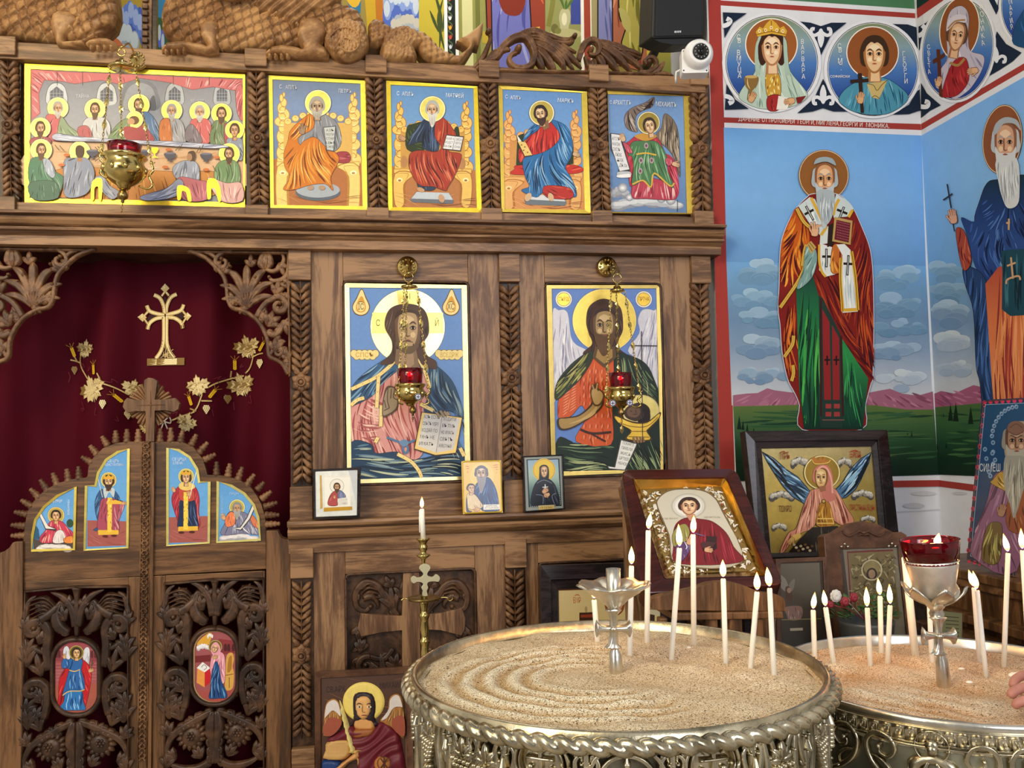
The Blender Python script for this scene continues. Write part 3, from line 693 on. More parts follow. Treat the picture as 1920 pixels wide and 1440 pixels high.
def pierced(cx,x0,x1,y0,y1,my,mir,par):
    """openwork of leaf scrolls round an oval; drawn for the right half, then mirrored across the leaf"""
    b=B(); b.wk=1.3; xm=XZ(cx,my)[0]
    for pl in(PD,Mirror(PD,xm)):
        W_=x1-cx; X=lambda q:cx+q*W_/92
        b.scroll(pl,[(X(4),my-96),(X(10),my-128),(X(26),my-152),(X(48),my-164)],[6,6,5,1],.02,knob=False)
        for k in range(5):b.sweep(pl,[(X(34+k*3),y0+40-k*1.5+k*5),(X(56),y0+16+k*7),(X(88-k*2),y0+22+k*8)],[1,3.2,.8],.024,.0)
        b.sweep(pl,[(X(62),y0+56),(X(46),y0+46),(X(36),y0+36),(X(27),y0+36)],[9,8,5,1.2],.026,0,.1)
        b.scroll(pl,[(X(14),my-84),(X(30),my-96),(X(38),my-118),(X(30),my-142),(X(22),my-128)],[5,9,8,4,2],.024,3,14,1,4,knob=False)
        b.scroll(pl,[(X(48),my-20),(X(52),my-60),(X(50),my-92),(X(62),my-112)]+[(X(q[0]),q[1])for q in spiral(74,my-98,15,5,-120,1.1,12)],[7,8,7,5,3],.022,4,18,1,5)
        b.fan(pl,X(84),my-30,-85,52,4,22,5.5,.02); b.fan(pl,X(60),my-10,-75,48,3,22,5.5,.02)
        b.scroll(pl,[(X(56),my+70),(X(50),my+40),(X(52),my+14),(X(62),my+2)]+[(X(q[0]),q[1])for q in spiral(75,my+14,16,5,-125,1.1,12)],[6,7,6,5,3],.022,3,16,1,5)
        b.fan(pl,X(82),my+86,-90,54,4,24,5.5,.02); b.fan(pl,X(60),my+92,-70,44,3,24,5,.02)
        b.scroll(pl,[(X(4),my+84),(X(26),my+92),(X(52),my+104),(X(76),my+118),(X(88),my+146),(X(82),my+176)],[5,6,7,6,4,2],.022,5,15,-1,5,knob=False)
        b.scroll(pl,[(X(6),my+180),(X(4),my+150),(X(8),my+112),(X(4),my+84)],[7,6,9,5],.026,4,17,1,5,knob=False)
        b.scroll(pl,[(X(8),my+176),(X(30),my+186),(X(60),my+182),(X(84),my+168)],[6,6,5,2],.02,4,13,1,4,knob=False)
        for q in((20,-108,-60,36,4),(52,-128,-50,34,4),(86,-96,-80,34,4),(66,-70,-120,30,4),(88,-50,-100,40,4),(56,40,-60,34,4),(88,56,-110,36,4),(70,70,-100,30,4),(24,104,-20,34,4),(80,116,-60,32,4),(70,160,-30,30,4),(24,168,-60,30,4),(88,176,-100,34,4),(12,-130,-80,26,3)):b.fan(pl,X(q[0]),my+q[1],q[2],q[3],q[4],28,4.6,.02)
        # sunflower
        for k in range(14):b.sweep(pl,[(X(42+16*math.cos(k*2*pi/14)),my+124+16*math.sin(k*2*pi/14)),(X(42+28*math.cos(k*2*pi/14+.1)),my+124+28*math.sin(k*2*pi/14+.1))],[4,4.6,1],.016,.003,n=3)
        b.knob(pl,X(42),my+124,20,.02,.004)
        for k in range(7):b.knob(pl,X(42+(0 if k==6 else 6*math.cos(k*pi/3))),my+124+(0 if k==6 else 6*math.sin(k*pi/3)),3,.006,.023,seg=8)
        b.sweep(pl,[(X(90),y0),(X(91),y1)],[2,2],.016); b.sweep(pl,[(cx,y0+2),(X(91),y0+1)],[2.5,2.5],.016)
        b.sweep(pl,[(X(91),my-120),(X(84),my-150),(X(72),my-160)],[5,4,1],.018,0,.3); b.sweep(pl,[(X(91),my+60),(X(70),my+30),(X(49),my+24)],[4,5,3],.014)
        b.sweep(pl,[(X(49),my-50),(X(70),my-60),(X(91),my-80)],[3,5,3],.014)
    b.scroll(PD,[(cx,my-76),(cx,my-110),(cx,my-150),(cx,y0+4)],[3,5,4,8],.026,knob=False)
    # rim of the oval
    ov=oval(cx,my,44,71); b.sweep(PD,ov+[ov[0]],[4.5,4.5],.02,0,n=1)
    mk('pierced_panel',b,M['wood_dark'],par)
    bk=B(); bk.prism(oval(cx,my,44,71),PD,-.012,.004); mk('oval_board',bk,M['wood_dark'],par)
def oval(cx,cy,a,b_,n=9):
    P=[]
    for sx,sy,a0 in((1,-1,-90),(1,1,0),(-1,1,90),(-1,-1,180)):
        r_=a*.92
        P+=[(cx+sx*(a-r_)+r_*math.cos(math.radians(a0+90*k/n)),cy+sy*(b_-r_)+r_*math.sin(math.radians(a0+90*k/n)))for k in range(n+1)]
    return P
doors=[]
for side,out,fin,cx,x0,x1,y0,my in(('L',OUT_L,FIN_L,142.5,43,242,1099,1270),('R',OUT_R,FIN_R,402,308,496,1085,1250)):
    lab='left leaf of the carved doors, wider, with bead strip and cross' if side=='L' else 'right leaf of the carved doors, plain seam edge, robed woman in its oval'
    c=PD((out[0][0]+out[-1][0])/2,1700)
    d=thing('door_leaf',lab,'door',(c[0],c[1],0)); doors.append(d)
    b=B(); b.prism(out,PD,-.035,0); mk('top_panel',b,M['wood_door_h'],d,bevel=.002)
    xa,xb=(XZ(43,1300,3.212)[0],XZ(284.5,1300,3.212)[0])if side=='L' else(XZ(285.5,1300,3.212)[0],XZ(498,1300,3.212)[0])
    z1=XZ(cx,y0+3,3.212)[1]; zt=(XZ(43,1092,3.212)[1]+XZ(286,1079,3.212)[1])/2-.0008
    p0,p1=XZ(x0+2,1260,3.212)[0],XZ(x1-2,1260,3.212)[0]
    mk('stile',B().box(xa,p0,3.212,3.247,0.02,zt),M['wood_door_v'],d,bevel=.002)
    mk('stile',B().box(p1,xb,3.212,3.247,0.02,zt),M['wood_door_v'],d,bevel=.002)
    mk('rail',B().box(p0,p1,3.2125,3.247,0.02,.30),M['wood_door_h'],d,bevel=.002)
    mk('rail',B().box(p0,p1,3.2125,3.247,z1,zt),M['wood_door_h'],d,bevel=.002)
    pierced(cx,x0,x1,y0,1440,my,side=='L',d); finials(d,fin,0)
    if side=='L':
        b=B()
        for y in np.arange(836,1436,18.2):
            x=274-(y-828)*.0125; s_=-1 if y>1160 else 1
            b.knob(PD,x,y+s_*7,2.2,.008,.004)
            for q in(-1,1):b.sweep(PD,[(x+q*1.5,y+s_*4.5),(x+q*5.5,y+s_*1),(x+q*3,y-s_*4),(x+q*5.8,y-s_*8)],[1.5,2.2,1.6,2],.009,.003)
            b.sweep(PD,[(x-4,y-s_*6),(x,y-s_*3),(x+4,y-s_*6)],[1,1.6,1],.008,.003)
        b.sweep(PD,[(266,832),(258,1440)],[1.6,1.6],.006); b.sweep(PD,[(283,832),(275,1440)],[1.6,1.6],.006)
        mk('bead_strip',b,M['wood_carved'],d); s_=B(); s_.prism([(284,829),(289.5,829),(283,1440),(277,1440)],PD,0,.012); mk('cover_strip',s_,M['wood_door_v'],d)
        # cross on a sunburst above the seam
        cr=B(); X0,Y0=282,759
        pc=front(-.03)
        cr.prism([(X0-9,828),(X0-9,Y0+12),(X0-30,Y0+12),(X0-44,Y0+15),(X0-52,Y0+4),(X0-50,Y0-6),(X0-44,Y0-13),(X0-28,Y0-9),(X0-9,Y0-9),(X0-12,Y0-34),(X0-12,Y0-46),(X0-4,Y0-51),(X0+4,Y0-50),(X0+12,Y0-45),(X0+11,Y0-32),(X0+8,Y0-10),(X0+28,Y0-10),(X0+46,Y0-13),(X0+55,Y0-2),(X0+52,Y0+8),(X0+44,Y0+13),(X0+26,Y0+10),(X0+8,Y0+11),(X0+7,828)],pc,0,.026)
        for q in((0,-26),(0,24),(-26,1),(28,0)):cr.sweep(pc,[(X0,Y0),(X0+q[0],Y0+q[1])],[1.5,.6],.005,.025)
        co=mk('cross',cr,M['wood_door_v'],d,bevel=.003)
        sb=B()
        for k in range(32):
            a=k*2*pi/32; sb.sweep(pc,[(X0+6*math.cos(a),Y0+6*math.sin(a)),(X0+34*math.cos(a),Y0+34*math.sin(a)),(X0+(42-6*(k%4==0))*math.cos(a),Y0+(42-6*(k%4==0))*math.sin(a))],[1.2,3.4,2.6],.012,-.004,n=3)
        mk('sunburst',sb,M['wood_carved'],co)
# ---------------------------------------------------------------- curtain with its embroidery
def folds(p):
    x,z=p[0],p[2]; t=1-.35*max(0,min(1,(z-1.0)))
    return(.052*math.sin(x*19+.8*math.sin(z*2.1)+1)+.018*math.sin(x*33+1.5*math.sin(z*1.3))+.002*math.sin(x*80+z)+.012*math.sin(x*9+z*1.2))*t
PC0=Plane((0,3.40,0),(0,-1,0)); PCUR=Plane((0,3.45,0),(0,-1,0),folds)
cu=thing('curtain','dark red velvet curtain with gold embroidery hanging behind the carved doors','curtain',(XC,3.40,.02))
xs=np.linspace(-1.32,-.20,150); zs=np.linspace(.02,2.2,60); b=B()
b.add([(x,3.45-folds((x,0,z)),z)for z in zs for x in xs],[(i*150+j,i*150+j+1,(i+1)*150+j+1,(i+1)*150+j)for i in range(59)for j in range(149)],0,True)
mk('cloth',b,M['velvet'],cu)
def emb(name):return Art(PCUR,.006)
GD,GL='dcc080','f6e6b4'
A=emb('cross').at(0,360)
def band(A,pts,w):A.st('7a5a28',w+6,pts,0).st(GD,w,pts,0).st(GL,w*.35,pts,0)
A.p('30080f','1205,840 1230,770 1268,840 1240,900'); A.p('30080f','1085,950 1130,900 1160,930 1120,965'); A.p('30080f','1310,930 1350,890 1400,930 1350,965'); A.p('30080f','1170,1245 1235,1110 1310,1245')
for k in range(7):A.ln(GD,4,[(1175+k*20,1245),(1215+k*9,1150)]).ln(GD,4,[(1190+k*18,1245-(k%2)*20),(1300-k*14,1180+k*8)])
for d in(-1,1):
    x=lambda v:1234+d*(v-1234)
    band(A,[(x(1145),765),(x(1190),790),(x(1220),850),(x(1228),910)],26); band(A,[(x(1090),845),(x(1110),885),(x(1160),905),(x(1228),920)],26)
    band(A,[(x(1095),1025),(x(1110),980),(x(1160),945),(x(1230),935)],26); band(A,[(x(1222),935),(x(1222),1110),(x(1200),1190),(x(1160),1245)],26)
    A.p(GD,[(x(1025),935),(x(1060),905),(x(1090),935),(x(1060),968)]).p(GL,[(x(1025),935),(x(1060),905),(x(1062),935)]); band(A,[(x(1070),925),(x(1098),892)],14); band(A,[(x(1070),945),(x(1098),985)],14)
    band(A,[(x(1234),740),(x(1205),775)],14)
A.p(GD,'1232,682 1268,720 1232,752 1197,720').p(GL,'1232,682 1197,720 1232,720')
A.p('8a6a34','1090,1245 1388,1245 1388,1300 1090,1298').p(GL,'1094,1250 1384,1250 1384,1294 1094,1292')
for k in(1262,1272,1282):A.ln(GD,3,[(1094,k),(1384,k)])
A.done('embroidered_cross',cu,[M['thread'],M['thread']])
A=emb('vine').at(0,440,3.2)
LEAF=[(0,1.1),(-.12,.82),(-.27,.8),(-.26,.42),(-.5,.66),(-.62,.56),(-.86,.62),(-.84,.36),(-1.05,.2),(-.78,.02),(-.84,-.2),(-.52,-.2),(-.56,-.56),(-.34,-.5),(-.14,-.7),(0,-.3)]
LEAF+=[(-u,v)for u,v in LEAF[-2:0:-1]]
def leaf(x,y,r,rot):
    a=math.radians(rot); T=lambda u,v:(x+r*(u*math.cos(a)-v*math.sin(a)),y+r*(u*math.sin(a)+v*math.cos(a)))
    A.p('8a6c38',[T(u*1.06,v*1.06)for u,v in LEAF]); A.p('e4cc94',[T(u,v)for u,v in LEAF])
    for u,v in((0,.9),(-.85,.15),(.85,.15),(-.6,-.4),(.6,-.4),(0,-.8)):A.st('f2dfa8',5,[T(0,.1),T(u,v)],1)
def grapes(x,y,s):
    for j in range(6):
        for i in range(max(1,(3,4,4,3,2,1)[j])):
            n=(3,4,4,3,2,1)[j]; A.e('8a6c38',x+(i-(n-1)/2)*s*.42,y+j*s*.36,s*.23,n=8).e(GL,x+(i-(n-1)/2)*s*.42-.5,y+j*s*.36-.5,s*.19,n=8)
def wheat(x,y,a):
    a=math.radians(a); dx,dy=math.cos(a),math.sin(a)
    for k in range(5):
        for q in(-1,1):A.e('e8b820',x+dx*k*11-dy*q*5,y+dy*k*11+dx*q*5,8,4.5,math.degrees(a)+q*25,n=8)
    for q in(-.3,0,.3):A.ln('c8982c',2,[(x+dx*50,y+dy*50),(x+math.cos(a+q)*80,y+math.sin(a+q)*80)])
def vine(*p):
    for q in p:A.st('8a6c38',10,q,0).st('dcc084',6,q,0)
def curl(p):A.st('782438',3,p,0)
vine('500,690 465,725 470,790 525,865','525,865 570,880 620,900','770,960 700,920 620,895 570,905','470,770 440,755 400,745','635,895 610,850 600,835','440,755 420,720','620,890 580,870')
vine('1500,680 1510,720 1490,790 1460,825','1390,855 1310,890 1260,920','1450,840 1390,858','1225,960 1195,1040 1160,1075','1180,1065 1100,1090 1035,1115','1500,730 1540,715 1575,710','1375,855 1380,815','1220,1000 1280,1000','1190,1060 1150,1045')
for q in('500,690 62 10','565,940 92 -20','790,925 58 15','850,1150 40 100','1475,675 78 -15','1440,905 80 -20','1200,920 70 -10','1125,1135 66 20'):
    x,y,r_,a=[float(v)for v in q.split(' ')[0].split(',')]+[float(v)for v in q.split(' ')[1:]]; leaf(x,y,r_,a+180)
for q in((425,790,22),(640,1000,24),(765,1060,24),(1555,750,25),(1360,965,24),(1250,1030,24)):grapes(*q)
for q in((425,720,-110),(577,835,-95),(735,1000,-135),(1555,690,-60),(1400,800,-90),(1160,1020,-110),(1270,975,-55)):wheat(*q)
for q in('390,820 400,850 390,880','480,770 500,790 480,800 490,770','540,790 530,820 550,800','650,885 690,890 690,870 720,890','480,1000 500,1040 490,1060 480,1040 510,1050','600,1040 590,1080 605,1085','710,1090 720,1120 700,1110','1440,770 1430,790 1450,780','1290,870 1330,850 1310,870 1350,860','1490,960 1500,1010 1480,1000','1390,1000 1395,1050','1280,1050 1290,1090','1040,1075 1070,1065 1060,1085'):curl(q)
A.ss('b8b0a4',8,'985,1120 950,1140 960,1110 985,1120/985,1120 1020,1095 1030,1130 990,1122/985,1120 965,1170/990,1125 1010,1165',0)
A.done('embroidered_vine',cu,[M['thread'],M['thread']])
# ---------------------------------------------------------------- dragons, scrollwork and cross post on top of the screen
PDR=Plane((0,3.20,0),(0,-1,0))
def scales(ang,s,d=.021,cx=0,cy=0):
    a=math.radians(ang)
    def f(x,y):
        u=((x-cx)*math.cos(a)+(y-cy)*math.sin(a))/s; v=(-(x-cx)*math.sin(a)+(y-cy)*math.cos(a))/s
        p,q=u+v*.8,u-v*.8; p,q=p-np.floor(p),q-np.floor(q); e=np.minimum(np.minimum(p,1-p),np.minimum(q,1-q))
        return d*1.0*p*q-d*.4*np.exp(-(e/.09)**2)
    return f
def polar_scales(cx,cy,s,n,d=.018):
    def f(x,y):
        r_=np.hypot(x-cx,y-cy)/s; t=np.arctan2(y-cy,x-cx)/(2*pi)*n
        p,q=r_+t,r_-t; p,q=p-np.floor(p),q-np.floor(q); e=np.minimum(np.minimum(p,1-p),np.minimum(q,1-q)); return d*1.0*p*q-d*.4*np.exp(-(e/.1)**2)
    return f
def paw(b,x,y,w,h):
    b.relief(PDR,[(x-w,y+h),(x-w*1.02,y+h*.2),(x-w*.7,y-h*.5),(x-w*.1,y-h*.9),(x+w*.5,y-h*.8),(x+w*.9,y-h*.2),(x+w,y+h)],.045,12,3,.03,back=-.10)
    for k in range(4):b.sweep(PDR,[(x-w*.75+k*w*.42,y+h*.1),(x-w*.7+k*w*.43,y+h*.6),(x-w*.78+k*w*.43,y+h*1.0)],[w*.1,w*.18,w*.08],.03,.06)
def dragon(label,body,extra):
    d=thing('carved_dragon',label,'carving',PDR(*body[0]))
    b=B(); b.relief(PDR,body[1],.06,26,1.6,.0,body[2],back=-.06); mk('body',b,M['wood_dragon'],d)
    for nm,fn in extra:
        b=B(); fn(b); mk(nm,b,M['wood_dragon'],d)
    return d
dragon('left carved wooden dragon, cropped, standing on the left end of the screen',((110,86),
    '-60,84 -60,-40 60,-70 190,-60 218,-20 221,8 222,30 215,52 200,66 186,80 160,88 150,87 120,88 60,80 20,76',scales(25,23)),[
    ('foreleg',lambda b:b.relief(PDR,'100,28 112,22 130,24 146,30 150,44 138,58 124,70 122,80 160,76 164,90 108,86 102,70 96,50',.03,12,2.6,.045,back=-.02)),
    ('paw',lambda b:paw(b,192,84,29,10)),
    ('wing',lambda b:b.relief(PDR,'-60,-60 40,-70 110,-30 118,-4 90,4 40,-2 0,14 -60,24',.03,14,3,.05,lambda x,y:.006*np.sin((y-x*.3)*.7),back=-.02))])
def tail(b):
    b.relief(PDR,'690,50 700,40 715,42 728,52 742,60 760,66 740,74 722,86 706,92 690,90',.045,14,2.2,.0,scales(40,13),back=-.07)
    b.relief(PDR,'716,118 712,98 718,74 734,58 758,52 780,60 792,78 798,96 790,90 776,92 782,108 778,121 748,121',.055,18,2.2,.015,polar_scales(752,92,11,13),back=-.08)
    b.relief(PDR,'772,66 790,62 806,74 824,94 842,104 858,108 840,124 812,123 794,112 782,96',.05,16,2.2,.0,scales(40,14),back=-.07)
    b.relief(PDR,'836,124 842,106 860,106 878,90 866,80 856,76 872,70 890,56 906,42 904,66 898,86 890,84 878,104 862,124',.035,10,2.4,.0,back=-.07)
dragon('right carved wooden dragon with coiled scaly tail and arrow tip on the screen',((500,100),
    '306,60 304,30 312,4 324,-30 360,-60 480,-70 600,-40 640,-8 640,14 660,18 676,30 686,52 690,80 640,90 560,96 520,96 470,99 420,102 372,100 330,80 314,72',scales(28,21)),[
    ('foreleg',lambda b:b.relief(PDR,'374,50 384,40 400,38 412,46 414,60 410,76 410,102 392,104 346,96 336,100 306,98 312,82 340,78 380,84 390,88 376,70',.03,12,2.6,.045,back=-.02)),
    ('paw',lambda b:paw(b,330,92,26,9)),
    ('wing',lambda b:(b.relief(PDR,'384,-40 600,-50 642,-6 620,18 590,24 566,40 550,60 530,40 500,28 470,26 480,18 470,4 430,-6',.03,16,3,.05,lambda x,y:.008*np.sin((x*.8+y)*.35),back=-.02),b.tube([PDR(x,y,.1)for x,y in crom(PT('400,-14 410,6 430,20 456,20 480,8'),5)],lambda t:.017*(1-.3*t),10))),
    ('hind_leg',lambda b:b.relief(PDR,'556,60 564,42 580,34 600,36 612,48 614,66 604,86 612,92 618,104 616,112 560,110 534,108 500,108 508,90 530,86 556,90 568,94 558,78',.035,13,2.6,.05,back=-.02)),
    ('paw',lambda b:paw(b,524,100,26,9)),
    ('coil',lambda b:(b.relief(PDR,[(650+42*math.cos(a)*(1+.02*math.sin(3*a)),78+38*math.sin(a))for a in np.linspace(0,2*pi,40)[:-1]],.05,20,2.0,.05,polar_scales(652,82,12,15),back=-.08),b.sweep(PDR,spiral(652,80,34,6,200,1.3,26),[1.5,1.5],.012,.098))),
    ('tail',tail)])
cp=thing('cross_post','dark notched wooden post standing between the two carved dragons','post',PDR(278,98))
b=B(); x0,z0=XZ(267,97,3.3); x1,_=XZ(286,97,3.3); b.box(x0,x1,3.29,3.33,z0-.02,3.35); mk('shaft',b,M['wood_carved'],cp,bevel=.003)
b=B()
for k in range(14):b.box(x0+.002,x1-.012,3.278,3.292,z0+k*.026,z0+k*.026+.019)
mk('notching',b,M['wood_carved'],cp,bevel=.003)
b=B().box(x1,x1+.014,3.296,3.325,z0-.02,3.35); mk('edge_strip',b,M['wood_black'],cp)
# the scrolled crest
cr=B(); pl=Plane((0,3.185,0),(0,-1,0))
cr.scroll(pl,'893,128 912,112 930,106 946,84 965,70 985,68 996,80 1003,100 998,118 984,126 966,124 956,112 960,100 970,96',[3,7,8,8,7,6,5,4],.045,0)
cr.sweep(pl,'888,126 905,108 915,86 920,70 917,62',[3,6,4.5,3.5,2],.03,0,.2); cr.knob(pl,915,62,5.5,.03)
cr.sweep(pl,'905,122 925,100 945,92 958,92',[3,6,6,2],.03,.01,.3)
for q in('975,66 1010,66 1040,84 1070,104 1092,126','985,68 1020,74 1050,96 1078,130','996,76 1026,90 1052,112 1062,132','1000,84 1022,104 1036,124 1042,134','1002,96 1012,114 1022,132','968,64 1000,58 1030,70 1056,86 1082,96','1030,72 1050,76 1070,76 1078,70'):
    cr.sweep(pl,q,[3,8,8,6,1.5],.04,.0,.45)
cr.sweep(pl,'1012,64 1030,66 1046,72 1062,74 1074,68',[2,5,5,4,2],.03,.01,.3); cr.knob(pl,1076,70,5,.03)
cr.scroll(pl,'1086,112 1092,92 1100,78 1114,74 1124,82 1124,94 1116,102 1106,98',[5,7,6,5,3],.04)
for q in('1110,74 1140,82 1165,98 1192,116 1208,132','1118,80 1144,94 1168,114 1186,134','1122,90 1140,108 1154,124 1162,136','1120,102 1130,118 1136,134','1112,110 1114,124 1112,134','1132,78 1160,88 1186,100 1204,106'):
    cr.sweep(pl,q,[3,7.5,7.5,5,1.5],.038,.0,.45)
cr.sweep(pl,'1098,104 1104,120 1110,134',[3,6,3],.03,0,.4)
for q in('1160,92 1178,94 1192,98 1203,102',):cr.sweep(pl,q,[2,4.5,4,1.5],.03,.012,.3)
cr.scroll(pl,'1200,134 1216,134 1230,124 1230,112 1220,106 1210,112 1214,120',[4,5,4,3],.032)
cr.sweep(pl,'1222,136 1236,130 1244,118 1246,114',[3,6,4,1.5],.03,0,.3); cr.sweep(pl,'1226,138 1246,137 1264,141',[3,4,1],.024,0,.3)
cr.sweep(pl,'895,131 1000,134 1100,136 1225,139',[3,4,4,3],.03)
V=np.array(cr.v); cc=np.array(cr.v)
tag(mk('scroll_crest',cr,M['wood_carved']),'dark carved acanthus scrolls along the right top edge of the screen','carving')
# ---------------------------------------------------------------- painted walls on the right
FR=None
PW1=Plane((0,3.205,0),(0,-1,0)); PW2=Plane((2.324,0,0),(-1,0,0))
RED,WHT,NAVY='a03a34','e2e4ea','15243a'
def wtext(A,c,s,pts,size,rot=0,sx=1.0):
    P=PT(pts)
    for ch,(x,y)in zip(s,P):A.tx(c,ch,x,y,size,rot,sx)
def vtext(A,c,s,x0,y0,x1,y1,size,rot=0,sx=.8):
    n=max(len(s)-1,1)
    for i,ch in enumerate(s):
        if ch!=' ':A.tx(c,ch,x0+(x1-x0)*i/n,y0+(y1-y0)*i/n,size,rot,sx)
def fleur(A,x,y,r,up,rot=0,c=WHT):
    a=math.radians(rot); T=lambda q:[(x+r*(u*math.cos(a)-v*up*math.sin(a)),y+r*(u*math.sin(a)+v*up*math.cos(a)))for u,v in q]
    A.b(c,T([(0,-1.15),(.28,-.45),(.2,.3),(0,.55),(-.2,.3),(-.28,-.45)]))
    for s in(-1,1):A.st(c,r*.3,T([(0,.25),(s*.5,-.05),(s*.85,.1),(s*.8,.5),(s*.55,.5)]),0)
def disc(cx,cy,rx,ry,rot=0,n=44):
    a=math.radians(rot); return[(cx+rx*math.cos(t)*math.cos(a)-ry*math.sin(t)*math.sin(a),cy+rx*math.cos(t)*math.sin(a)+ry*math.sin(t)*math.cos(a))for t in(2*pi*i/n for i in range(n))]
def medallion(A,cx,cy,rx,ry,rot=0):
    A.p(WHT,disc(cx,cy,rx*1.1,ry*1.08,rot)).p('2a1c20',disc(cx,cy,rx*1.025,ry*1.025,rot)).p('f4f4f4',disc(cx,cy,rx*1.01,ry*1.01,rot)).g(['7c8a62','86a0a8','4a78b8','2c4f98','24408a'],None,disc(cx,cy,rx,ry,rot),12)
def cloudbank(A,x0,x1,y,h,cols,seed,n=10):
    rd=random.Random(seed); pts=[]
    for i in range(n*2):
        u=rd.random(); pts.append((y+rd.uniform(-.75,.75)*h*(1-abs(u-.5)),u,rd.uniform(.22,.6)*h))
    for yy,u,r_ in sorted(pts):
        t=min(max((yy-y)/h+.5,0),.999)*(len(cols)-1); c=mx(cols[int(t)],cols[int(t)+1],t-int(t)); x=x0+r_*1.5+(x1-x0-3*r_)*u
        A.e(mx(c,'ffffff',.12),x,yy-r_*.12,r_*1.5,r_*.8,n=14).e(c,x,yy,r_*1.5,r_*.8,n=14)
def sky(A,xl,xr,seed):
    """painted sky, hills and meadow between two side lines; photo y runs 240..900"""
    q=lambda y0,y1:[(xl(y0),y0),(xr(y0),y0),(xr(y1),y1),(xl(y1),y1)]
    return q
A=Art(PW1,.0005).at(0,0,1)
A.p('dcdee4','1315,-300 1718,-300 1785,1700 1385,1700')
A.p(RED,'1320,-300 1342,-300 1402,1700 1370,1700')
A.g('2c5a3c','4a7c58','1350,-200 1714,-200 1719,17 1350,-8',4)
A.p(RED,'1340,0 1719,25 1720,34.5 1341,9.5').p(RED,'1348,219.6 1727,232.5 1727.5,244 1348,229.5')
A.g(['6fa6e0','78aee6','7cb0e4','76a8de','6898cc'],None,'1357,239 1727.5,254 1736,500 1362,492',8)
A.g(['74a8da','6f98be','6c8cae','8098b4','a8b4c4','c8ccd0'],None,'1362,491 1736,499 1749,760 1372,760',10)
cols=[('a0c0d8','7ea4c2','6c94b6'),('90b0ca','6e94b2','6288a8'),('a4bcd0','7c98b4','6c8aac'),('c0ccd4','a4b4c6','94a6be')]
for i,(x0,x1,y,h)in enumerate(((1366,1478,510,26),(1630,1735,520,26),(1368,1474,560,24),(1628,1738,575,26),(1372,1476,600,22),(1630,1740,615,20),(1374,1478,650,24),(1630,1742,660,24),(1376,1490,705,20),(1632,1746,715,22))):
    cloudbank(A,x0,x1,y,h,cols[min(i//3,3)],i,7)
A.p('9a6078','1374,741 1400,738 1420,737 1438,728 1452,732 1500,738 1630,736 1650,732 1668,729 1690,738 1720,742 1748,734 1750,770 1374,768')
A.fo('b47890 80485e a86c84','1376,744 1438,732 1500,742 1640,738 1668,733 1748,738 1749,764 1376,764',50,(160,20),26,4,.3,False)
A.g(['5a7038','3f6038','24482c','143020','0e2818'],None,'1374,762 1500,759 1640,760 1700,768 1750,768 1759,890 1380,902',12)
A.fo('44643a 2c5434 1c3c28 30583c','1376,770 1748,772 1757,860 1380,870',80,0,90,4,.06,False)
for x,y,h in((1385,805,26),(1392,806,18),(1400,808,14),(1412,808,7),(1708,818,10),(1700,816,6)):A.p('0c2418',[(x-h*.16,y),(x,y-h),(x+h*.16,y)])
A.p(RED,'1398,905 1760,900 1760,912 1399,919').p(WHT,'1397,897 1759.5,892 1760,900 1398,905')
A.ln('c8cad0',2,[(1680,960),(1760,955)]).e('c4c6cc',1712,948,20,5).e('cccdd2',1730,925,24,4)
# the two medallions of this wall
A.at(1300,0,3.097)
for(x,y,u)in((737,195,1),(750,590,-1)):
    s_=u; A.p(NAVY,[(x-150,y-70*s_),(x-60,y-60*s_),(x,y-40*s_),(x+60,y-60*s_),(x+150,y-60*s_),(x+60,y+10*s_),(x,y+130*s_),(x-50,y+20*s_)]); fleur(A,x,y+(10 if u>0 else-20),66,-u)
for(x,y,u,sd)in((168,75,1,1),(180,640,-1,1)):
    A.p(NAVY,[(x,y),(x+140,y+5*u),(x+60,y+60*u),(x+10,y+150*u)]); A.st(WHT,26,[(x-4,y+80*u),(x+26,y+72*u),(x+44,y+50*u),(x+22,y+36*u)],0)
for(x,y,u)in((1310,190,1),(1318,620,-1)):
    A.p(NAVY,[(x-165,y-48*u),(x-70,y-45*u),(x-10,y-25*u),(x+6,y-25*u),(x+6,y+110*u),(x-20,y+90*u),(x-70,y+10*u)])
medallion(A,452,367,262,268); medallion(A,1038,405,258,265)
A.e('f4ece0',450,262,153,n=40).e('9c5a28',450,262,147,n=40)
A.robe('b8ccbc','370,230 400,200 450,190 500,200 535,240 545,330 560,420 640,520 655,570 560,625 400,635 300,600 262,560 300,490 355,420 365,320','8ca898 dce8dc a0bcac 6c8c80',40,(110,70),110,7,'3a4a40')
A.robe('c89838','420,430 490,430 500,560 430,570','f0d878 7a4a20 f4e8a0',26,90,30,7); A.robe('a02828','430,565 500,560 490,640 430,640','c84848 701818',8,90,50,6)
A.face(452,290,60,88,'e8c49c','b07a50','3c2014',long=.5,lite='f4dcbc',lip='a03c34')
A.b('a8c0b0','390,215 370,280 372,360 385,420 360,430 352,330 362,250').b('a8c0b0','520,220 540,300 545,380 560,430 530,430 522,340 518,270')
A.p('d8a838','358,190 380,160 400,170 420,140 448,115 478,140 498,168 520,155 540,185 530,215 450,200 368,218').ss('8a5a20',5,'365,205 450,188 532,205/400,175 410,195/448,125 450,185/498,172 490,195',0)
for x,y in((380,185),(415,180),(448,165),(480,180),(515,185)):A.e('f4e4a8',x,y,9,11,n=10).e('a03030',x,y,4,n=8)
A.p('e8e4dc','490,560 560,575 540,640 478,640').hand(560,590,30,170).p('7a2020','590,570 650,560 620,600 600,605')
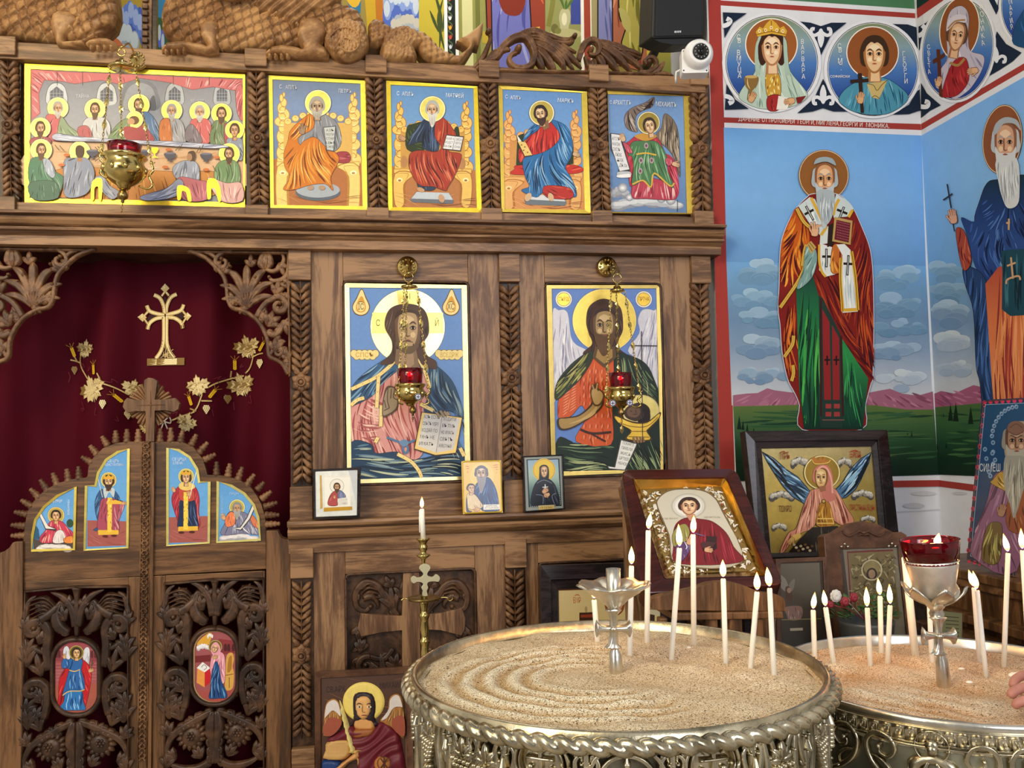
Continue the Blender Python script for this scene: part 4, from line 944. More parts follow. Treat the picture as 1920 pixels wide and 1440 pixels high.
A.b('8a6a38','295,450 370,448 365,500 335,535 325,580 310,580 318,535 298,500').e('c8a868',332,450,36,9).st('e4cc90',6,'310,460 312,495 325,520').hand(335,575,30,-60)
vtext(A,'f0eee8','СВ.',258,222,266,262,30); vtext(A,'f0eee8','ВМУЦА',258,312,264,445,30); vtext(A,'f0eee8','ВАРВАРА',628,248,634,450,28)
A.e('f4ece0',1035,310,153,n=40).e('8e5026',1035,310,147,n=40)
A.robe('4a90a8','840,580 880,520 960,470 1010,450 1110,460 1180,500 1240,560 1215,610 1130,660 1040,670 940,655 870,620','2c6c88 74b4c8 1c5070 5ca0b8',44,(100,80),110,7,'16303c')
A.p('c8b070','1000,490 1120,470 1090,540 1070,580 1030,570').ss('6a5020',4,'1000,490 1040,500 1060,530 1090,495 1120,470/1030,570 1050,560 1075,578',0)
A.face(1045,330,64,92,'e8c090','a8703c','3c2818',long=.15,lite='f4dcb4',lip='b04838')
A.p('30201a','948,430 972,430 985,660 965,660').p('30201a','905,468 1010,460 1012,482 906,488').hand(965,580,32,-80)
vtext(A,'f0eee8','СВ.',842,275,850,320,30); vtext(A,'f0eee8','МЧ.',846,360,852,400,30); A.tx('f0eee8','СОФИЙСКИ',845,450,14); vtext(A,'f0eee8','ГЕОРГИ',1214,320,1228,478,28)
for t,x0,x1 in(('ДАРЕНИЕ',258,380),('ОТ',393,424),('ПРОТОЙЕРЕЙ',434,582),('ГЕОРГИ,',600,698),('МИГЛЕНА,',708,842),('ГЕОРГИ',848,946),('И',960,975),('МОНИКА.',996,1130)):A.tw('ece4dc',t,x0,x1,698+((x0+x1)/2-318)*.049,25,2.8)
# the standing bishop
A.at(1440,0)
A.e('8a4a20',410,1320,188,192,n=44).e('e8d8b0',410,1320,184,188,n=44).e('8e5a2a',410,1320,180,184,n=44)
A.at(1440,360)
B_OUT='215,115 280,50 330,20 500,20 580,70 630,130 690,260 745,400 768,520 778,700 782,1000 775,1380 760,1440 720,1600 690,1780 250,1780 230,1600 190,1500 140,1400 100,1200 85,1000 70,880 78,700 82,500 100,350 160,200'
A.robe('7c1c18',B_OUT,'',0,line='c8d4e4',lw=5)
A.g(['b04818','c86018','8c2418','6c1418'],None,'215,120 160,200 100,350 85,500 80,700 74,870 180,760 260,620 300,420 290,260',8,False,0,True)
A.fo('e08828 5c1010 d87020 401018 f0a038','205,140 160,210 105,350 88,500 84,690 180,720 250,600 280,420 285,260',60,(120,70),190,12,.8)
A.fo('c05020 4c0c14 a03820 380a14','620,150 690,260 745,400 766,520 776,700 780,1000 776,1360 560,900 640,600 600,300',70,(100,80),260,12,.5)
A.fo('b04420 5c1018 902c1c 400a14','330,610 540,640 560,900 776,1360 760,1400 600,1200 480,1000 380,760',50,(62,55),320,12,.3)
A.g(['1c4438','1c6c40','2a8c48','1c5838','0c3028'],None,'200,720 330,640 400,900 480,1000 640,1250 740,1400 700,1780 260,1780 225,1500 210,1000',10)
A.fo('0e3424 50b050 124a34 3c9c48 0a2c20','205,740 330,680 395,920 400,1400 400,1770 270,1770 228,1500 212,1000',60,90,420,14,.15,False); A.fo('0e3424 3c9c58 124a34','560,1180 700,1400 690,1770 560,1770',30,80,300,12,.2,False)
A.p('203830','370,780 400,800 545,1100 545,1770 380,1770'); A.p('8c2428','395,880 450,980 460,1560 410,1560').p('8c2428','468,1000 522,1100 525,1560 475,1560')
A.ss('3a1a1c',16,'385,800 385,1680/535,1080 550,1680',0)
for x in(432,500):A.r('18100e',x-6,1230,x+6,1300).r('18100e',x-22,1255,x+22,1268)
for y in(1590,1650):A.r('9c3a3a',420,y,462,y+34).r('9c3a3a',482,y,526,y+34)
A.ln('705048',9,[(395,1710),(560,1710)])
A.fo('c85c24 4c0c14 e08030','85,900 200,740 205,1000 225,1400 150,1400 105,1250',26,80,200,12,.5,False)
for q in('270,520 250,600 210,680 150,770 80,870','180,1080 170,1150 110,1240','175,1300 180,1360 165,1420','205,130 250,220 300,270','275,400 262,450 245,560'):A.st('4a3010',30,q,0).st('d8a838',24,q,0).st('f8e080',7,q,0).st('6a4818',4,q,0)
A.robe('7a9c98','275,420 340,430 355,520 320,640 240,720 205,720 250,600','b4ccc4 4c7470 94b4ac',14,110,120,10); A.p('c0a058','280,400 310,372 350,420 310,470').ss('6a4818',5,'290,400 320,450/300,385 335,430',0)
A.p('c8d4d4','215,112 300,45 340,60 430,270 380,330 330,290').p('c8d4d4','500,20 580,70 628,130 590,190 480,200 470,120').p('d4dcd8','380,330 440,260 440,390 375,400')
A.fo('a4b8bc e8eeec','220,115 300,50 420,270 380,320',12,70,120,10,.2,False); A.ss('d8a838',22,'310,50 345,120 400,230 425,270/520,60 490,120 478,180/620,140 590,195/425,270 385,330',0)
def kcross(x,y,h,w_,rot,c='241a12'):
    a=math.radians(rot); T=lambda u,v:(x+u*math.cos(a)-v*math.sin(a),y+u*math.sin(a)+v*math.cos(a)); A.ln(c,18,[T(0,-h),T(0,h)]).ln(c,18,[T(-w_,-h*.15),T(w_,-h*.15)]).ln('d8dcd8',5,[T(0,-h*.9),T(0,h*.9)])
kcross(300,165,60,38,-28); kcross(540,160,46,42,22)
A.p('dce0dc','375,390 470,420 450,560 500,620 420,640 370,590').fo('9cb0b4 f4f4f0','380,400 440,420 440,600 400,610',8,90,90,9,.3,False).st('d8a838',18,'372,400 372,520 390,600 420,640',0); kcross(425,500,70,32,0)
A.robe('c06a28','470,420 520,400 545,470 530,600 460,600','7c2818 e8a040',10,80,120,12)
A.p('dfe3e0','500,400 560,395 605,440 640,640 660,900 545,910 530,640 545,480').fo('a8bcc4 f6f6f2 c0ccd0','545,460 600,480 650,880 560,890',10,85,200,10,.1,False); A.ss('d8a838',24,'535,500 530,650 548,900/612,450 640,640 660,890/548,890 660,885',0); A.ss('6a4818',5,'535,500 530,650 548,900/612,450 640,640 660,890',0); kcross(585,555,76,34,3)
A.p('2a1c14','440,255 475,240 480,400 430,420').p('b89858','485,192 620,222 605,402 468,375').p('6a1c28','500,215 605,238 592,385 484,362')
for i in range(7):
    for j in range(8):A.e('a06068',508+j*12+i*1.5-i*2,228+i*20+j*3,4.5,4,n=6)
A.hand(338,300,48,-85,'e0b088','8a5030',True)
A.at(1440,0)
A.face(412,1362,76,120,'d8a070','8a5838','a8b4b8','b8c0c4',lite='ecc8a0',blen=3.2,cap=0,neck=False,bald=1); A.b('98a8b0','330,1240 350,1200 410,1185 470,1200 495,1250 440,1225 400,1222 350,1235')
A.at(1440,360); A.b('a8b4b8','355,0 470,0 485,80 470,180 430,250 395,220 360,130').fo('687880 d8dce0 8898a0 e8ecee','360,5 465,5 478,90 465,180 428,245 400,210 365,120',26,88,130,6,.15)
pier=A; b=B().box(XZ(1330,150,3.205)[0],2.75,3.2052,3.62,0,3.95)
struct(mk('wall_front',b,M['plaster'])); wf=bpy.data.objects['wall_front']; A.done('mural',wf,[M['fresco'],M['gold']])
# ---------------------------------------------------------------- right-hand wall
A=Art(PW2,.0005).at(0,0,1)
A.p('dcdee4','1722,-300 2300,-900 2300,1500 1778,1700')
A.p(RED,'1719,25 1775,-14 1764,-17 1719,12').p(RED,'1719,25 1920,-117 1950,-130 1950,-118 1920,-104 1720,34.5')
A.g('2c4f34','14302c','1716,-120 1800,-300 1790,-34 1719,17',4)
A.p(RED,'1727,232.5 1930,113 1930,126 1727.5,244')
A.g(['74acea','80b4ec','84b8ea','7cb0e2','70a2d4'],None,'1727.8,254 1935,136 1935,490 1736,500',8)
A.g(['74a8da','6f98be','7090b4','90a4bc','b4bcc8','c8ccd0'],None,'1736,499 1935,489 1935,770 1749,742',10)
for i,(x0,x1,y,h)in enumerate(((1738,1812,508,22),(1740,1816,550,24),(1744,1820,590,26),(1746,1824,645,24),(1748,1828,690,22))):cloudbank(A,x0,x1,y,h,cols[min(i,3)],30+i,6)
A.p('9c5878','1748,740 1765,733 1790,738 1812,728 1826,722 1850,728 1850,762 1750,768').fo('b47090 84486a','1750,742 1765,736 1825,726 1848,732 1848,760 1750,764',16,20,24,4,.3,False)
A.g(['4a6838','38603a','204830','123020','0e2818'],None,'1750,764 1860,754 1860,894 1759,890',12)
A.fo('40683c 2c5434 1c3c28','1752,768 1855,762 1855,870 1758,875',30,0,40,4,.06,False)
for x,y,h in((1783,789,32),(1793,790,36),(1821,795,34),(1770,782,8),(1758,842,14),(1775,840,12)):A.p('0c2418',[(x-h*.15,y),(x,y-h),(x+h*.15,y)])
A.p(RED,'1760,900 1935,922 1935,936 1760,912').p(WHT,'1759.5,892 1935,912 1935,922 1760,900'); A.e('c4c6cc',1800,925,14,3)
A.at(1440,0)
for(x,y,u)in((1715,400,-1),):A.p(NAVY,[(1575,612),(1660,470),(1720,235),(1790,330),(1905,395),(1840,460),(1740,525),(1680,560)]); fleur(A,1715,430,78,1,-6)
A.p(NAVY,'1132,200 1190,170 1270,80 1190,230 1150,360 1135,380').p(NAVY,'1150,620 1195,700 1300,790 1220,830 1150,885'); A.st(WHT,34,'1130,270 1165,250 1180,215 1160,190',0).st(WHT,34,'1150,800 1195,800 1205,770 1180,760',0)
A.p(NAVY,'1660,0 1730,-60 1760,-40 1735,60 1715,110 1690,60').p(WHT,'1700,-10 1735,-40 1725,40')
medallion(A,1428,372,258,372,8); medallion(A,2015,20,255,330,8)
A.p('f4ece0',disc(1440,215,150,240,8)).p('8e5026',disc(1440,215,143,232,8))
A.robe('c0b8c8','1340,220 1370,90 1440,45 1490,70 1510,140 1505,260 1520,380 1620,420 1610,520 1540,640 1480,700 1400,740 1310,680 1260,640 1300,520 1350,430','8c88a4 e4e0ea a49cb8 746c90',50,(110,60),120,8,'3a3040')
A.robe('a02428','1390,470 1490,440 1510,600 1430,710 1330,730 1310,690','c84040 681018 b83030',20,85,110,9)
A.face(1420,275,62,100,'e0b48c','a06c48','5a4030',turn=.15,rot=10,lite='ecc8a8',cap=0); A.b('d4ccd8','1345,230 1360,150 1420,110 1490,120 1490,170 1420,165 1370,215').st('a88048',12,'1355,215 1410,160 1485,150',0).st('a88048',20,'1370,470 1430,490 1480,440',0)
A.p('5a2c18','1268,370 1296,370 1315,735 1290,720').p('5a2c18','1240,450 1330,395 1334,425 1243,482').hand(1285,620,36,-70,'dcae86').hand(1550,530,40,170,'dcae86')
vtext(A,'f0eee8','СВЕТА',1212,355,1216,540,36,-10,.7); vtext(A,'f0eee8','МОНИКА',1610,55,1620,325,40,-16,.7); vtext(A,'f0eee8','МАРИЯ',1826,15,1836,205,40,-12,.6); A.robe('1c4a78','1850,330 1860,200 1940,60 2000,20 2000,330','123a60 3068a0',10,70,120,9)
# the monk
A.p('5c3018',disc(1765,1045,150,262,6)).p('e0c8a0',disc(1765,1045,147,258,6)).p('8a5030',disc(1765,1045,142,252,6))
A.at(1440,360)
A.robe('24407c','1650,-60 1730,-90 2000,-90 2000,420 1900,460 1780,440 1650,300 1560,220 1600,60','',0,lw=5)
A.g(['16303c','203a70','2c4c8c','243c78'],None,'1650,-60 1730,-90 2000,-90 2000,460 1780,440 1720,640 1660,672 1560,560 1500,330 1455,190 1560,220 1600,60',8,False,0,True)
A.robe('24406e','1470,580 1520,560 1640,660 1690,1000 1690,1440 1720,1900 1640,1800 1600,1440 1570,1300 1550,900 1490,700','3c60a0 142848 4a70b0',40,80,300,12,lw=4)
A.fo('4870b8 142450 3c60a8 101c40','1510,230 1640,260 1780,330 1760,560 1660,660 1590,560',36,(75,110),170,12,.9); A.fo('3c5ca4 101c40 5078b8','1620,60 1760,60 2000,100 2000,420 1780,400 1640,240',40,(130,60),160,11,.7)
A.g(['b04c38','d87848','e08858','c05c48'],None,'1640,690 1740,560 2000,560 2000,1900 1730,1900 1690,1440',6)
A.fo('8c3430 f0a068 a84038 e89860 7c2c30','1650,690 1740,600 1990,640 1990,1890 1740,1890 1695,1440',60,88,500,14,.1,False)
A.p('1c4656','1760,440 2000,420 2000,920 1830,930 1765,880 1770,600').fo('3c7080 0e2834','1770,450 1990,450 1990,900 1780,880',16,90,260,14,.1,False)
A.robe('a04434','1420,290 1470,280 1510,370 1535,520 1490,590 1455,520','c86848 701c1c',12,80,120,11); A.hand(1400,195,52,-100,'d8a488')
A.ln('2a2420',10,[(1355,-60),(1385,120)]).ln('2a2420',10,[(1325,62),(1395,12)]).ln('2a2420',8,[(1400,240),(1410,295)])
A.ss('c8a078',14,'1835,490 1850,650/1805,555 1870,530/1800,690 1810,655 1890,630 1905,660/1820,200 1818,285/1800,235 1828,225',0)
A.at(1440,0)
A.face(1795,1085,84,150,'d0a080','8a5c44','b8bec4','d0d4d6',turn=-.1,lite='e8c8a8',blen=3,cap=0,neck=False,bald=1); A.b('a8b0b8','1700,1010 1720,930 1790,880 1880,900 1910,980 1860,930 1780,930 1730,1000').b('d0d4d6','1725,1200 1880,1190 1900,1440 1880,1540 1810,1560 1770,1480 1745,1380').fo('8c949c eef0f2 a8b0b8','1730,1210 1875,1200 1890,1440 1810,1540 1770,1460',34,88,170,7,.15)
b=B().box(2.3242,2.7,-3.5,3.2048,0,3.95); wr=struct(mk('wall_right',b,M['plaster'])); A.done('mural',wr,[M['fresco'],M['gold']])
# ---------------------------------------------------------------- altar wall seen above the screen
PWA=Plane((0,4.5,0),(0,-1,0)); A=Art(PWA,.0005).at(0,0,1)
A.p('8a7a3c','-300,-300 1500,-300 1500,420 -300,420')
A.g(['b8741c','a08430','8c8238'],None,'150,-200 268,-200 268,120 150,120',4); A.p('2c6a94','285,-200 350,-200 350,60 285,80').p('274a2c','285,30 330,40 330,110 285,110')
A.cloud(245,60,34,60,7,('3c56a0','5470bc','8a9cc8')); A.cloud(228,84,34,44,6,('8a98a8','b0bcc4')); A.st('b86840',9,'200,66 220,78 232,92 262,98',0).st('a4a45a',7,'200,74 216,88 230,104',0); A.cloud(296,80,14,40,4,('4858b0','98a4b0'))
A.g(['1c5c94','2c6a90'],None,'640,-100 680,-100 676,25 655,25',3); A.b('c8a02c','640,-60 690,-60 672,10 650,0'); A.p('b49424','676,-100 730,-100 714,60 690,70').p('a86820','700,-100 730,-100 726,70 706,64')
A.g(['8c94b0','9ca4b8','6a7a98'],None,'716,-100 800,-100 800,90 720,90',4); A.cloud(752,20,36,60,8,('4a62b0','7c92c8','b4c0d0')); A.cloud(760,48,30,24,6,('9aa4b0','b8b4a8')); A.p('b8a838','784,-100 845,-100 840,110 786,90').p('c09838','786,60 812,70 800,100 780,80')
for q in('812,-20 826,30 824,90','830,0 822,40 834,96','806,20 822,60','842,-10 834,30 830,60'):A.st('3c4a24',6,q)
A.p('e8e8e4','830,-200 857,-200 861,140 834,140').p('18201c','836,-200 851,-200 855,140 840,140')
for k in range(9):
    y=-40+k*18; x=843+y*.02; A.st('4a5c38',2.5,[(x-4,y+9),(x,y+4),(x+3,y-4),(x-3,y-9)],0).b(('d8d8e0','e8a028','c84838','c8ccd8')[k%4],[(x-4,y-4),(x-2,y+1),(x,y-3),(x+2,y+1),(x+4,y-4),(x+2,y+5),(x-2,y+5)],2)
A.p('8a8a4c','858,-200 905,-200 912,140 862,140').p('c8c690','863,-200 882,-200 888,140 868,140').p('6a6c34','886,-200 896,-200 902,140 894,140')
A.robe('8c3a28','905,-200 1020,-200 1022,70 915,70','c06040 5c2018',18,88,100,6,smooth=False); A.robe('6a6cb0','922,-20 945,-120 985,-120 994,40 1000,160 925,160','9498c8 484a90',18,88,80,5,smooth=False); A.b('7a2c1c','928,-100 990,-100 984,10 960,30 936,5'); A.p('c8a838','990,54 1012,50 1012,62 988,66').p('b09830','905,60 920,56 918,84 904,80')
A.g(['6a6e8c','8c9058','8c8a50'],None,'1022,-200 1090,-200 1090,140 1022,140',5); A.p('3c4890','1070,-100 1088,-100 1090,46 1070,46'); A.b('b4b088','1053,18 1066,18 1070,34 1066,52 1068,62 1050,62 1050,48 1048,32').e('d8d4b0',1058,36,5,12).ss('4a6a30',5,'1058,18 1052,0 1046,-8/1060,18 1062,0/1061,18 1070,4 1074,0'); A.e('b0aa78',1060,64,30,10).e('6a6838',1040,54,7,9).e('7a7840',1046,58,6)
A.st('7a7838',9,'1038,-10 1034,20 1028,50',0)
A.p('e4e0d4','1086,-200 1106,-200 1110,140 1090,140').p('98402c','1092,-200 1104,-200 1108,140 1096,140')
A.p('9a9064','1106,-200 1124,-200 1124,140 1110,140').robe('7c80b0','1122,-200 1148,-200 1150,100 1122,90','a4a8cc 585a90',10,88,80,5,smooth=False); A.robe('a86448','1148,-200 1232,-200 1228,140 1150,120','cc8868 80402c',24,88,90,6,smooth=False); A.robe('a8a04c','1166,-100 1196,-120 1204,20 1200,110 1166,90 1178,40 1162,30','d0c878 6c6828',14,85,60,5); A.b('b0a860','1160,16 1172,20 1182,40 1180,62 1168,50 1164,34')
A.g(['c0a840','8c8c44','5c6c40'],None,'1226,60 1330,60 1330,180 1218,180',4); A.p('c8b040','1212,96 1226,88 1232,110 1214,116'); A.p('d8d4b4','1322,-200 1334,-200 1334,60 1322,60')
b=B().box(-3.2,2.4,4.5005,4.7,0,4.2); wa=struct(mk('wall_altar',b,M['plaster'])); A.done('mural',wa,[M['fresco'],M['gold']])
b=B().box(-3.2,-1.37,3.25,3.5,0,4.2); struct(mk('wall_front_left',b,M['plaster']))
b=B().box(-3.4,-3.2,-3.5,4.7,0,4.2); struct(mk('wall_left',b,M['plaster']))
# ---------------------------------------------------------------- icons set into the screen
def icon(label,outer,inner,draw,gold='e6c650',name='icon',grp=None,y=3.206,back=.026,gild='gold',draw_at=None):
    O=PT(outer); I=PT(inner); pl=Plane((0,y,0),(0,-1,0)); c=pl(sum(p[0]for p in O)/4,max(p[1]for p in O),0)
    t=thing(name,label,'icon',c,grp)
    A=Art(pl,0); A.p('c8b080',[(I[i][0]+(O[i][0]-I[i][0])*.3,I[i][1]+(O[i][1]-I[i][1])*.3)for i in range(len(I))]); draw(A)
    A.done('painting',t)
    b=B(); b.prism(O,pl,-back,-.0005,hp=0); mk('panel',b,M['wood_carved'],t)
    g=B(); n=len(O); v=[pl(x,yy,.005)for x,yy in O]+[pl(x,yy,.004)for x,yy in I]+[pl(x,yy,0)for x,yy in O]+[pl(x,yy,0)for x,yy in I]
    g.add(v,[(i,(i+1)%n,n+(i+1)%n,n+i)for i in range(n)]+[(i,(i+1)%n,2*n+(i+1)%n,2*n+i)for i in range(n)]+[(n+i,n+(i+1)%n,3*n+(i+1)%n,3*n+i)for i in range(n)])
    A2=[tuple(lin(gold))+(1,)]*len(g.v)
    mk('gilt_border',g,M[gild],t,smooth=False,col=A2); return t
def Q(s):return PT(s)
def throne(A,x0,x1,y0,y1,seat,c='ecc060',d='b87828',l='fff0b8',h=130):
    w=(x1-x0)*.13
    for s_,x in((1,x0),(-1,x1)):
        m=x+w*.5*s_; H_=seat-y0
        for k,(t,rx,ry)in enumerate(((.97,.62,.1),(.86,.42,.1),(.74,.5,.08),(.62,.4,.1),(.5,.46,.08),(.4,.62,.07),(.3,.5,.09),(.2,.34,.08),(.12,.24,.06),(.05,.14,.05),(0,.08,.03))):
            for c_,g in((d,5),(c,0)):A.e(c_,m+(w*.12*(-1)**k),y0+H_*t,w*rx+g,H_*ry+g,n=16)
        for t,q in((.4,-1),(.3,1),(.74,-1),(.9,1),(.58,1),(.2,-1)):A.st(d,5,[(m-w*.3*q,y0+H_*t),(m,y0+H_*(t-.03)),(m+w*.3*q,y0+H_*(t+.02)),(m+w*.1*q,y0+H_*(t+.04))]).st(l,5,[(m-w*.25,y0+H_*(t+.04)),(m,y0+H_*(t+.06)),(m+w*.25,y0+H_*(t+.04))])
        q=x+(x1-x0)*.27*s_; A.p(d,[(x-8*s_,seat-4),(q,seat-4),(q,seat+34),(x-8*s_,seat+34)]).p(c,[(x-4*s_,seat),(q,seat),(q,seat+28),(x-4*s_,seat+28)]); A.b(d,[(x,seat+30),(q,seat+30),(x+w*1.1*s_,seat+110),(x+w*1.1*s_,y1),(x,y1)]).b(c,[(x+4*s_,seat+36),(q-10*s_,seat+36),(x+w*.9*s_,seat+110),(x+w*.9*s_,y1-6),(x+5*s_,y1-6)]).e(l,x+w*.5*s_,seat+80,w*.3,16).e(d,x+w*.5*s_,seat+84,w*.16,8).ss(d,4,'%f,%f %f,%f %f,%f'%(x+10*s_,seat+30,x+(x1-x0)*.18*s_,seat+34,x+w*s_,seat+90))
    H_=seat-y0; A.p(mx(c,d,.45),[(x0+w*.6,seat),(x0+w*.6,y0+H_*.42),(x1-w*.6,y0+H_*.42),(x1-w*.6,seat)])
    for k in range(9):t=k/8;[A.e(c_,x0+w+(x1-x0-2*w)*t,y0+H_*(.40-.12*math.sin(pi*t)),24+g,22+g,n=14)for c_,g in((d,4),(c,0))]; A.st(d,4,[(x0+w+(x1-x0-2*w)*t-10,y0+H_*(.40-.12*math.sin(pi*t))),(x0+w+(x1-x0-2*w)*t,y0+H_*(.38-.12*math.sin(pi*t))),(x0+w+(x1-x0-2*w)*t+10,y0+H_*(.40-.12*math.sin(pi*t)))])
def scribble(A,c,x0,y0,x1,y1,rows,slant=0,seed=1,words=None,size=None,rot=0):
    rows_=words if words else[]
    for i,t in enumerate(rows_):
        k=(i+.5)/len(rows_); A.tw(c,t,x0+slant*k,x1+slant*k,y0+(y1-y0)*k,size or(y1-y0)/len(rows_)*.55,rot)
# --- Christ blessing, on the main tier
def d_christ(A):
    A.p('6890cc','655,539.5 865,541 872,893 659,899'); A.at(480,360)
    A.p('3c2c18',disc(1137,1010,282,284)).p('f4e8a8',disc(1137,1010,279,281),1); A.p('e6cc70','1055,742 1218,742 1205,850 1070,850',1).p('e6cc70','872,905 1000,905 1000,1060 868,1060',1).p('e6cc70','1270,905 1402,905 1408,1060 1280,1060',1)
    A.tx('3a3010','С',915,985,48,0,.7).tx('3a3010','Ы',1138,785,44,0,.8).tx('3a3010','Й',1357,985,48,0,.7)
    for x,t in((787,'ІС'),(1462,'ХС')):A.b('6a4818',[(x+5,724),(x+40,790),(x+68,858),(x+48,910),(x,930),(x-50,910),(x-66,858),(x-36,795)]).b('f0dc98',[(x+5,732),(x+34,795),(x+60,858),(x+44,903),(x,922),(x-45,903),(x-60,858),(x-30,800)]).b('d89c30',[(x+4,780),(x+36,850),(x+30,892),(x,904),(x-32,892),(x-36,850)]).e('f0d890',x,860,28,36).tx('2a1c08',t,x,862,46,0,.62).st('2a1c08',5,[(x-22,830),(x,822),(x+22,830)])
    for x,t in((815,'СПСЪ'),(1450,'ВСЕДРЖ')):
        for k in range(9):A.e('7a5820',x-80+k*20,1222+(8 if k%2 else-10),30,32,n=14)
        for k in range(9):A.e('ecd890',x-80+k*20,1222+(8 if k%2 else-10),26,28,n=14)
        A.tw('c89838',t,x-68,x+68,1224,34)
    P1='1040,1265 980,1330 860,1440 715,1600 716,1880 760,1960 900,1990 1190,2010 1270,1900 1300,1700 1290,1430 1200,1290'
    A.robe('d89890',P1,'',0,lw=4); A.fo('a85050 f0c4b4 8c3c40 e8b0a4 b85c58',P1,90,(80,105),230,13,.8)
    A.fo('f0c8b8 a85858','730,1640 940,1480 960,1640 900,1880 760,1860',24,20,160,12,.6)
    A.robe('386490','1030,1230 880,1310 760,1410 713,1490 712,1600 870,1530 960,1420 1070,1320','6c94b8 1c3c60 88acc8 142c48',34,140,200,12,c2='2c5070')
    A.robe('2c4c6c','1205,1235 1330,1290 1440,1380 1500,1480 1552,1640 1560,1700 1450,1640 1350,1660 1260,1640 1310,1480 1290,1400','5c80a0 142438 8ca4a8 1c3450',44,(60,100),190,12,.8)
    A.robe('24405c','713,1880 860,1890 900,1960 1060,1950 1190,2010 1560,1930 1566,2130 714,2156','',0); A.fo('88a0a0 101c2c 5c7c94 c0c8a8 182c40','718,1890 860,1895 900,1970 1190,2010 1560,1940 1562,2126 718,2146',60,(-20,25),260,13,.8,False)
    A.fo('507090 98a898 142438','1450,1640 1560,1700 1562,1960 1420,1980',18,70,160,10,.5)
    def trim(p,w=26):A.st('5a4010',w+5,p,0).st('f0d890',w,p,0);[A.e('d88820',x,y,4,n=8)for x,y in crom(PT(p),2)]
    trim('1050,1250 1000,1310 900,1390 800,1440 715,1480'); trim('1215,1240 1260,1330 1290,1420 1300,1470'); trim('920,1380 912,1500 905,1620'); trim('712,1600 760,1560 812,1545'); trim('940,1600 935,1760'); trim('1060,1965 1160,2020 1220,2090 1240,2140'); trim('1230,1590 1330,1640'); trim('895,1880 915,1840'); trim('1530,1920 1560,1980')
    A.b('50382c','968,1020 975,930 1020,865 1130,838 1240,865 1288,940 1296,1060 1262,1130 1280,1220 1350,1270 1345,1330 1250,1300 1200,1240 1070,1240 1020,1290 930,1290 1010,1210 1018,1120',5)
    A.fo('241810 7c6450 3a2820','968,1020 980,920 1130,842 1285,940 1296,1060 1262,1120 1290,1240 1200,1230 1060,1240 970,1270 1015,1120',40,(100,80),160,6,.3)
    A.p('806850','1050,1180 1200,1180 1225,1310 1140,1350 1040,1290').p('a08468','1080,1200 1180,1200 1185,1290 1140,1330 1070,1270')
    A.face(1138,1040,96,150,'b0946e','6c523a','50382c',None,long=-.2,lite='d4b88c',neck=False,cap=.0,lip='8c5448'); A.b('64503a','1046,1080 1062,1160 1104,1208 1140,1216 1176,1208 1216,1160 1230,1080 1204,1132 1178,1152 1140,1158 1102,1152 1074,1132'); A.b('443024','1040,960 1060,900 1130,880 1210,900 1240,970 1200,920 1132,905 1070,930')
    A.ss('50382c',10,'1085,1130 1130,1118 1180,1130/1085,1135 1092,1165/1180,1135 1178,1160')
    A.b('5c4838','945,1650 955,1540 980,1460 1040,1465 1065,1530 1055,1630 960,1690').b('a09078','952,1645 962,1540 990,1475 1036,1475 1056,1535 1048,1622 965,1675'); A.ss('5c4838',7,'990,1475 985,1560 1000,1620/1015,1475 1010,1550/1040,1480 1030,1540 1060,1560/960,1560 975,1620/1000,1620 960,1640',0)
    A.ss('5078a0',16,'980,1840 1060,1870 1110,1890 1190,1860/1110,1890 1100,1930 1120,1965/1110,1890 1140,1920 1130,1960',0).e('6c8cb0',1110,1882,34,26)
    A.p('4a3410','1240,1648 1550,1690 1500,1962 1345,1980 1182,1930').p('f0d080','1245,1654 1543,1694 1496,1955 1346,1972 1190,1924').p('dcd8d0','1262,1665 1395,1680 1350,1955 1212,1905').p('d4d0cc','1395,1680 1528,1702 1480,1930 1350,1955').st('8c8478',4,'1395,1682 1350,1952',0)
    for i,t in enumerate(('АЗЪ ЕСМЬ','СВѢТЪ МІРУ','ХОДЯЙ ПО','МНѢ НЕ','ИМАТЬ')):A.tw('3a3430',t,1258-i*9,1378-i*9-(12 if i>2 else 0),1690+i*50,26,4)
    for i,t in enumerate(('ХОДИТИ','ВЪ ТМѢ','НО ИМАТЬ','СВѢТЪ','ЖИВОТНЫЙ')):A.tw('3a3430',t,1404-i*9,1500-i*9,1706+i*50,26,4)
    A.ss('6c5840',24,'1350,1650 1380,1690/1380,1640 1412,1688/1410,1645 1436,1680/1430,1650 1450,1672',0).ss('a89478',15,'1350,1650 1380,1690/1380,1640 1412,1688/1410,1645 1436,1680/1430,1650 1450,1672',0)
icon('large icon of a haloed man in pink robe holding an open lettered book','646,531 875,535 882,899 651,907','655,539.5 865.5,541 872,893 659,899',d_christ,'eedc9c')
